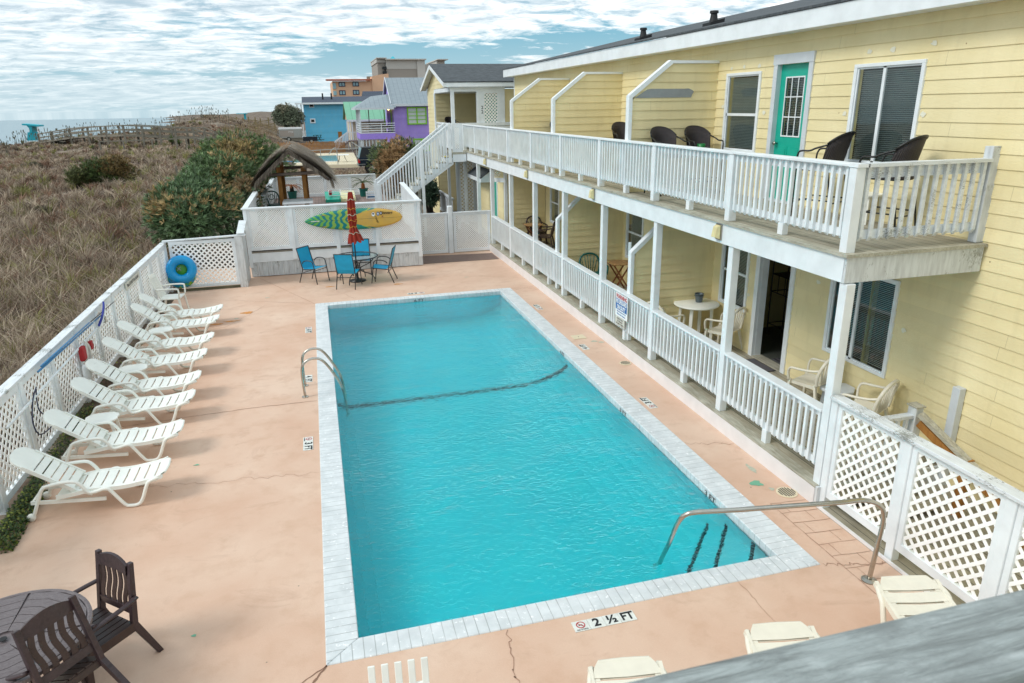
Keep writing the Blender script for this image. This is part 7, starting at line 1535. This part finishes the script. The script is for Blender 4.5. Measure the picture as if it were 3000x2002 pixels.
# orange apartment block
Y0=190; o_=thing('apartment_block','orange stucco apartment block with red tiled roof edge','building',(AX_('L',800,500,Y0),Y0,0)); xa,xb,xc=AX_('L',560,480,Y0),AX_('L',1078,480,Y0),AX_('L',1300,480,Y0); zt=AZ_('L',800,395,Y0)
MB().box(xa,xb,Y0,Y0+20,-.3,zt).build('wall',M['stucco_or'],o_); zz=AZ_('L',800,365,Y0-.6); MB().prism([(xa-1.6,Y0-1.3,zt+.1),(xa-1.6,Y0-1.3,zt+.4),(xa-1.2,Y0+.3,zz),(xa-1.2,Y0+1,zz),(xa-1.2,Y0+1,zt+.1)],(xb-xa+1.2,0,0)).build('tiled_roof_edge',M['roof_tile'],o_)
z1=AZ_('L',1078,335,Y0); z2=AZ_('L',1290,297,Y0); MB().prism([(xb+.001,Y0-.4,-.3),(xc,Y0-.4,-.3),(xc,Y0-.4,z2),(AX_('L',1180,300,Y0),Y0-.4,z2-.2),(xb+.001,Y0-.4,z1)],(0,20,0)).build('wall',M['stucco_or'],o_)
for (u0,v0,u1,v1) in ((645,418,714,458),(826,414,893,454),(653,526,720,568),(832,521,900,563)): winr(o_,'L',u0,v0,u1,v1,Y0,'cable',.18,True)
for (v0,v1) in ((420,495),(525,580)): MB().box(AX_('L',558,450,Y0),AX_('L',600,450,Y0),Y0-.25,Y0-.01,AZ_('L',580,v1,Y0),AZ_('L',580,v0,Y0)).build('balcony_panel',M['win_far'],o_)
MB().box(AX_('L',1010,340,Y0+5),AX_('L',1070,340,Y0+5),Y0+5,Y0+7,zt,AZ_('L',1040,332,Y0+5)).build('roof_unit',M['board_grey'],o_)
# hotel
Y0=270; h=thing('hotel_building','tall beige hotel block with cornices behind the orange apartments','building',(AX_('L',1500,200,Y0),Y0,0))
def blk(u0,u1,v0,mt,dy=0,dep=25,vb=None): MB().box(AX_('L',u0,200,Y0),AX_('L',u1,200,Y0),Y0+dy,Y0+dy+dep,-.3 if vb is None else AZ_('L',(u0+u1)/2,vb,Y0),AZ_('L',(u0+u1)/2,v0,Y0)).build('wall',M[mt],h)
blk(1150,1250,150,'stucco_br',1); blk(1140,1256,100,'stucco_li',.4,vb=150); blk(1258,1662,236,'stucco_br',0,); blk(1258,1662,118,'stucco_be',-.1,25,235); blk(1664,1768,118,'stucco_be',-.6,20); blk(1770,1950,165,'stucco_li',4); blk(1945,2050,118,'stucco_li',3)
for (u0,u1,v0,v1) in ((1128,1262,88,100),(1245,1780,104,118),(1925,2066,107,118)): MB().box(AX_('L',u0,100,Y0),AX_('L',u1,100,Y0),Y0-1.5,Y0+26,AZ_('L',(u0+u1)/2,v1,Y0)+.01,AZ_('L',(u0+u1)/2,v0,Y0)).build('cornice',M['stucco_be'],h)
for v in (205,265): MB().box(AX_('L',1210,200,Y0),AX_('L',1262,200,Y0),Y0-.6,Y0+.9,AZ_('L',1235,v+35,Y0),AZ_('L',1235,v,Y0)).build('hotel_balcony',M['dark_in'],h)
a=aty('L',1310,110,Y0+5); b2=aty('L',1395,110,Y0+5); c=aty('L',1345,66,Y0+8); mb=MB(); mb.add([(a.x,Y0+5,a.z),(b2.x,Y0+5,a.z),(b2.x,Y0+11,a.z),(a.x,Y0+11,a.z),(c.x,Y0+8,c.z)],[(0,1,4),(1,2,4),(2,3,4),(3,0,4)]); mb.build('pyramid_roof',M['lifeg'],h); blk(1590,1672,88,'stucco_be',6,4,105)
# trailers, picnic table
Y0=108; a=aty('B',302,592,Y0); b2=aty('B',478,592,Y0); zb=AZ_('B',390,668,Y0); t=thing('cargo_trailer','aluminium cargo trailer parked left of the blue house','trailer',((a.x+b2.x)/2,Y0,-.2)); bevel(MB().box(a.x,b2.x,Y0,Y0+2.4,zb,a.z).build('body',M['silver'],t),.08); MB().box(a.x-.03,b2.x+.03,Y0-.03,Y0+2.43,a.z-.14,a.z+.06).build('roof_trim',M['sign_white'],t); MB().box(a.x+.12,b2.x-1.1,Y0-.02,Y0-.005,zb+.25,a.z-.3).build('side_panel',M['stucco_br'],t); text('lettering','TTMI',.3,M['sign_white'],t,(b2.x-1.5,Y0-.03,a.z-.55),(1,0,0),(0,0,1))
def wheel(par,x,y,z,r,w=.2,rim='silver',nm='wheel'):
    def R_(mb): mb.v=[(x+X_,y+Z_,z+Y_) for X_,Y_,Z_ in mb.v]; return mb
    o=R_(MB().lathe([(0,-w/2),(r*.9,-w/2),(r,-w*.3),(r,w*.3),(r*.9,w/2),(0,w/2)],(0,0,0),24,False)).build(nm,M['tyre'],par,False); R_(MB().lathe([(0,-w/2-.012),(r*.2,-w/2-.02),(r*.5,-w/2-.005),(r*.56,-w/2-.012),(r*.56,-w/2+.002)],(0,0,0),24,False)).build('rim',M[rim],o,True); return o
wheel(t,(a.x+b2.x)/2-.3,Y0+.1,zb-.1,.33)
MB().box(a.x+.1,b2.x,Y0+.1,Y0+2.3,zb-.35,zb-.003).build('chassis',M['board_grey'],t)
Y0=103; a=aty('L',165,1128,Y0); b2=aty('L',358,1128,Y0); t=thing('utility_trailer','low black utility trailer next to the cargo trailer','trailer',((a.x+b2.x)/2,Y0,-.2)); MB().box(a.x,b2.x,Y0,Y0+1.6,a.z-.55,a.z).build('body',M['truck'],t); wheel(t,AX_('L',280,1170,Y0),Y0-.05,a.z-.6,.33)
MB().box(b2.x,b2.x+.9,Y0+.7,Y0+.8,a.z-.5,a.z-.42).build('drawbar',M['black_metal'],t)
Y0=114; a=aty('L',300,1103,Y0); b2=aty('L',410,1103,Y0); t=thing('picnic_table','small teal picnic table in front of the blue house','picnic table',((a.x+b2.x)/2,Y0,-.2)); MB().box(a.x,b2.x,Y0,Y0+.8,a.z-.06,a.z).build('table_top',M['resin_green'],t)
for s in (0,1): x=a.x+.3+s*(b2.x-a.x-.6); mb=MB(); mb.beam((x-.25,Y0+.2,a.z-.07),(x+.2,Y0-.3,a.z-.85),.06,.08); mb.beam((x+.25,Y0+.6,a.z-.07),(x-.2,Y0+1.1,a.z-.85),.06,.08); mb.build('leg',M['resin_green'],t)
MB().box(a.x,b2.x,Y0-.5,Y0-.2,a.z-.42,a.z-.36).build('bench',M['resin_green'],t)
# picket fence, chain link, neighbour pool
Y0=88; a=aty('B',300,702,Y0); b2=aty('B',815,692,Y0)
pales('new wooden picket fence behind the neighbouring pool',[Vector((a.x,Y0,a.z)),Vector((b2.x,Y0,b2.z+.0))],1.65,.155,.11,'picket',name='picket_fence')
sl=thing('neighbour_pool','neighbouring small pool in a cream concrete deck behind a wire fence','swimming pool',(0,72,-.1)); 
pts=[(-9,67.5),(3.75,64.8),(4.25,82.5),(-9,84)]; MB().prism([(x,y,-.4) for x,y in pts],(0,0,.4)).build('pool_deck_slab',M['slab'],sl)
t=NT('neighbour_water'); n=t.noise(t.co(),1.2,4); M['nwater']=t.bsdf(t.ramp(n,[(.3,L('2f8f96')),(.7,L('4aa9ab'))]),.12,t.bump(n,.4,.05)); MB().prism([(-6.5,69.2,.003),(2.1,69.2,.003),(2.25,78.5,.003),(-6.5,78.5,.003)],(0,0,.004)).build('pool_water',M['nwater'],sl)
MB().box(-6.7,2.3,69.0,69.17,.002,.05).build('coping',M['white'],sl)
a=aty('M',1180,240,72); c=aty('M',1262,148,72); MB().tube([a,a.lerp(c,.5)+Vector((0,0,.15)),c],.04,6).build('handrail',M['silver'],sl)
t=thing('glass_table','white topped metal table beside the neighbouring pool','table',(3.1,68.4,0)); zt=AZ_('M',1350,240,68.4); xa,xb=AX_('M',1272,240,68.4),AX_('M',1440,240,68.4); MB().box(xa,xb,67.9,68.9,zt-.04,zt).build('table_top',M['sign_white'],t)
for s in (.25,.65):
    for yy in (68.0,68.8): MB().tube([(xa+(xb-xa)*s,yy,zt-.04),(xa+(xb-xa)*(s+(.0 if s<.4 else .05)),yy,zt*.5),(xa+(xb-xa)*(s-.1 if s<.4 else s+.2),yy,0)],.025,5).build('leg',M['board_grey'],t)
a=aty('M',575,325,66); t=thing('pool_lounge','blue and white lounge chair by the neighbouring pool','lounger',tuple(a)); MB().prism([(a.x,a.y,.3),(a.x+.9,a.y,.3),(a.x+.9,a.y,.36),(a.x,a.y,.36)],(0,.6,0)).build('seat',M['pole_blue'],t); MB().beam((a.x+.9,a.y+.3,.33),(a.x+1.3,a.y+.3,.9),.6,.05).build('backrest',M['sign_white'],t); [MB().tube([(a.x+q,a.y+w_,.3),(a.x+q,a.y+w_,0)],.02,5).build('leg',M['silver'],t) for q in (.1,.85) for w_ in (.05,.55)]
cl=thing('wire_fence','thin chain link fence along the neighbouring pool','fence',(0,65.6,0)); A1=aty('AG',0,275,66.5); A2=aty('AG',1130,214,64.6)
MB().tube([A1,A2],.03,6).build('top_rail',M['silver'],cl)
for s in (.05,.33,.60,1.0): p=A1.lerp(A2,s); MB().tube([(p.x,p.y,-.3),(p.x,p.y,p.z+.05)],.035,6).build('post',M['silver'],cl)
MB().lattice((A1.x,A1.y-.02,0.02),((A2-A1).x,(A2-A1).y,0),(0,0,1),(A2-A1).length,1.05,.16,.006,.004).build('wire_mesh',M['silver'],cl)
B1=aty('L',810,1195,86); B2=aty('L',930,1275,66); cl2=thing('wire_fence','chain link fence running back between the neighbouring pool and the cottage steps','fence',tuple(B2)); MB().tube([B2,B1],.035,6).build('top_rail',M['silver'],cl2); [MB().tube([(q.x,q.y,-.3),(q.x,q.y,q.z+.05)],.04,6).build('post',M['silver'],cl2) for q in (B1,B2,B1.lerp(B2,.5))]
# truck
Y0=56; t=thing('pickup_truck','navy pickup with black canvas cap and chunky rear tyre, half hidden by the oleander','truck',(AX_('AG',1320,640,Y0),Y0,-.25))
X=lambda q:AX_('AG',q,450,Y0); Zq=lambda v,q=1250:AZ_('AG',q,v,Y0)
pr=[(X(1085),Zq(548)),(X(1078),Zq(470)),(X(1092),Zq(392)),(X(1092)+4.6,Zq(392)),(X(1092)+4.7,Zq(548))]
wx,wr=X(1320),.42; arch=[(wx+.50*math.cos(a),Zq(618)+.50*math.sin(a)) for a in [math.pi*k/10 for k in range(11)]]
mid=[(X(1085),Zq(548)),(wx-.5,Zq(548))]+[(x,z) for x,z in arch[::-1] if z>Zq(548)]+[(wx+.5,Zq(548))]
prof=mid+[(X(1092)+4.7,Zq(548)),(X(1092)+4.6,Zq(392)),(X(1092),Zq(392)),(X(1078),Zq(470))]
bevel(MB().prism([(x,Y0,z) for x,z in prof],(0,1.85,0)).build('body',M['truck'],t),.03)
MB().box(X(1085),wx-.45,Y0-.012,Y0-.002,Zq(520),Zq(512)).build('trim_strip',M['silver'],t); MB().box(X(1095),X(1095)+3,Y0-.012,Y0-.002,Zq(436),Zq(430)).build('trim_strip',M['silver'],t)
MB().prism([(X(1105),Y0+.1,Zq(390)),(X(1158),Y0+.15,Zq(212)),(X(1158)+2.4,Y0+.15,Zq(205)),(X(1158)+2.5,Y0+.1,Zq(390))],(0,1.6,0)).build('canvas_cap',M['canvas_black'],t)
MB().prism([(X(1088),Y0+.1,Zq(395)),(X(1138),Y0+.15,Zq(218)),(X(1156),Y0+.15,Zq(218)),(X(1112),Y0+.1,Zq(395))],(0,1.6,0)).build('rear_window',M['win_far'],t); MB().box(X(1078)-.03,X(1078)+.12,Y0-.01,Y0+.12,Zq(490),Zq(425)).build('tail_lamp',M['tail'],t); MB().box(X(1072),X(1085),Y0+.1,Y0+1.8,Zq(560),Zq(520)).build('bumper',M['silver'],t)
MB().box(X(1092)+2.6,X(1092)+4.0,Y0+.12,Y0+1.7,Zq(392),Zq(230)).build('cab',M['truck'],t)
wheel(t,wx,Y0+.12,Zq(618),wr,.28); wheel(t,wx,Y0+1.7,Zq(618),wr,.28); wheel(t,wx+3.0,Y0+.12,Zq(618),wr,.28); wheel(t,wx+3.0,Y0+1.7,Zq(618),wr,.28)
# ================================================================== WORLD, LIGHT, CAMERA
SUN_EL,SUN_AZ=R(44),R(-99)      # azimuth from +y, negative = towards the sea on the left
w=bpy.data.worlds.new('World'); SC.world=w; w.use_nodes=True; nt=w.node_tree; nt.nodes.clear()
class WT(NT):
    def __init__(s,nt): s.t=nt
t=WT(nt); out=t.n('ShaderNodeOutputWorld'); bg=t.n('ShaderNodeBackground')
sky=t.n('ShaderNodeTexSky',sky_type='NISHITA'); sky.sun_disc=False; sky.sun_elevation=SUN_EL; sky.sun_rotation=SUN_AZ; sky.air_density=1.0; sky.dust_density=1.2; sky.ozone_density=1.5
tc=t.n('ShaderNodeTexCoord'); sp=t.n('ShaderNodeSeparateXYZ',i_Vector=tc.outputs['Generated']); dz=t.math('ADD',t.math('MAXIMUM',sp.outputs[2],0.),.12)
cx=t.math('DIVIDE',sp.outputs[0],dz); cy=t.math('DIVIDE',sp.outputs[1],dz); cv=t.n('ShaderNodeCombineXYZ',i_X=cx,i_Y=cy,i_Z=CLOUD_Z)
def mapn(sc,rot=(0,0,0),loc=(0,0,0)):
    m_=t.n('ShaderNodeMapping',i_Vector=cv.outputs[0]); m_.inputs['Scale'].default_value=sc; m_.inputs['Rotation'].default_value=rot; m_.inputs['Location'].default_value=loc; return m_.outputs[0]
n1=t.noise(mapn((.75,1.25,1),(0,0,.25),CLOUD_OFF),1.0,8,.58,.5); n2=t.noise(mapn((3.4,4.8,1),(0,0,.15)),1.3,9,.66,.4); n3=t.noise(mapn((.16,.22,1),(0,0,.1),(3,1,0)),1.0,4,.5)
cov=t.math('ADD',t.math('MULTIPLY',n1,.58),t.math('MULTIPLY',n2,.42))
def gap(px,py,wx,wy,amp,tilt=0.):
    global cov
    d=RM@_r((px,py)); az=math.atan2(d[0],d[1]); el=math.atan2(d[2],math.hypot(d[0],d[1]))
    a=t.math('ARCTAN2',sp.outputs[0],sp.outputs[1]); a=t.math('SUBTRACT',a,az); e=t.math('SUBTRACT',t.math('ARCSINE',sp.outputs[2]),el)
    e=t.math('ADD',e,t.math('MULTIPLY',a,tilt)); q=t.math('ADD',t.math('POWER',t.math('DIVIDE',a,wx/FF),2.),t.math('POWER',t.math('DIVIDE',e,wy/FF),2.))
    cov=t.math('SUBTRACT',cov,t.math('MULTIPLY',t.math('EXPONENT',t.math('MULTIPLY',q,-1.)),amp))
gap(1250,150,520,34,.17,.02); gap(950,208,420,24,.15,-.03); gap(1750,120,300,26,.10); gap(2000,60,700,80,-.05); gap(250,60,420,70,-.07); gap(560,70,260,26,.06); gap(160,290,500,50,-.05); gap(900,30,900,60,-.05); gap(1000,265,700,40,-.03)
mask=t.ramp(cov,[(.40,(0,0,0,1)),(.45,(.6,.6,.6,1)),(.52,W4)])
# cloud brightness: bright tops, grey-blue undersides
shade=t.ramp(t.math('ADD',t.math('MULTIPLY',n2,.6),t.math('MULTIPLY',n3,.4)),[(.40,(.46,.58,.66,1)),(.49,(.80,.88,.92,1)),(.56,(1.15,1.16,1.16,1))])
k_=1/BG; cl=t.mix(1.0,shade,(CLOUD*k_,CLOUD*k_,CLOUD*k_,1),'MULTIPLY')
blue=t.mix(.8,sky.outputs[0],(.09*k_,.37*k_,.52*k_,1))
col=t.mix(mask,blue,cl)
hz=t.ramp(sp.outputs[2],[(0.0,W4),(.035,(.75,.75,.75,1)),(.11,(0,0,0,1))]); col=t.mix(t.math('MULTIPLY',hz,.8),col,(.50*k_,.63*k_,.68*k_,1))
t.l(col,bg.inputs[0]); bg.inputs[1].default_value=BG; nt.links.new(bg.outputs[0],out.inputs[0])
sl_=bpy.data.lights.new('sun','SUN'); sl_.energy=SUN_E; sl_.angle=R(SUN_ANG); sl_.color=(1,.96,.9); so=bpy.data.objects.new('sun',sl_); COL.objects.link(so)
sd=Vector((math.sin(SUN_AZ)*math.cos(SUN_EL),math.cos(SUN_AZ)*math.cos(SUN_EL),math.sin(SUN_EL))); so.rotation_euler=(-sd).to_track_quat('-Z','Y').to_euler()
cam=bpy.data.cameras.new('camera'); cam.sensor_width=36; cam.lens=36*FF/3000; cam.clip_end=5000; cam.clip_start=.05; cam.dof.use_dof=True; cam.dof.focus_distance=12.; cam.dof.aperture_fstop=9
co=bpy.data.objects.new('camera',cam); COL.objects.link(co); mw=Matrix([[*RM[i],CP[i]] for i in range(3)]+[[0,0,0,1]]); co.matrix_world=mw; SC.camera=co
SC.view_settings.view_transform='Standard'; SC.view_settings.look='None'; SC.view_settings.exposure=EXPO; SC.view_settings.gamma=1; SC.view_settings.use_curve_mapping=False
SC.render.resolution_x=1024; SC.render.resolution_y=683
try:
    SC.cycles.sample_clamp_indirect=0; SC.cycles.max_bounces=24; SC.cycles.diffuse_bounces=14; SC.cycles.glossy_bounces=8; SC.cycles.transmission_bounces=16; SC.cycles.transparent_max_bounces=16; SC.cycles.caustics_refractive=True; SC.cycles.caustics_reflective=False; SC.cycles.filter_glossy=1.0
except Exception: pass
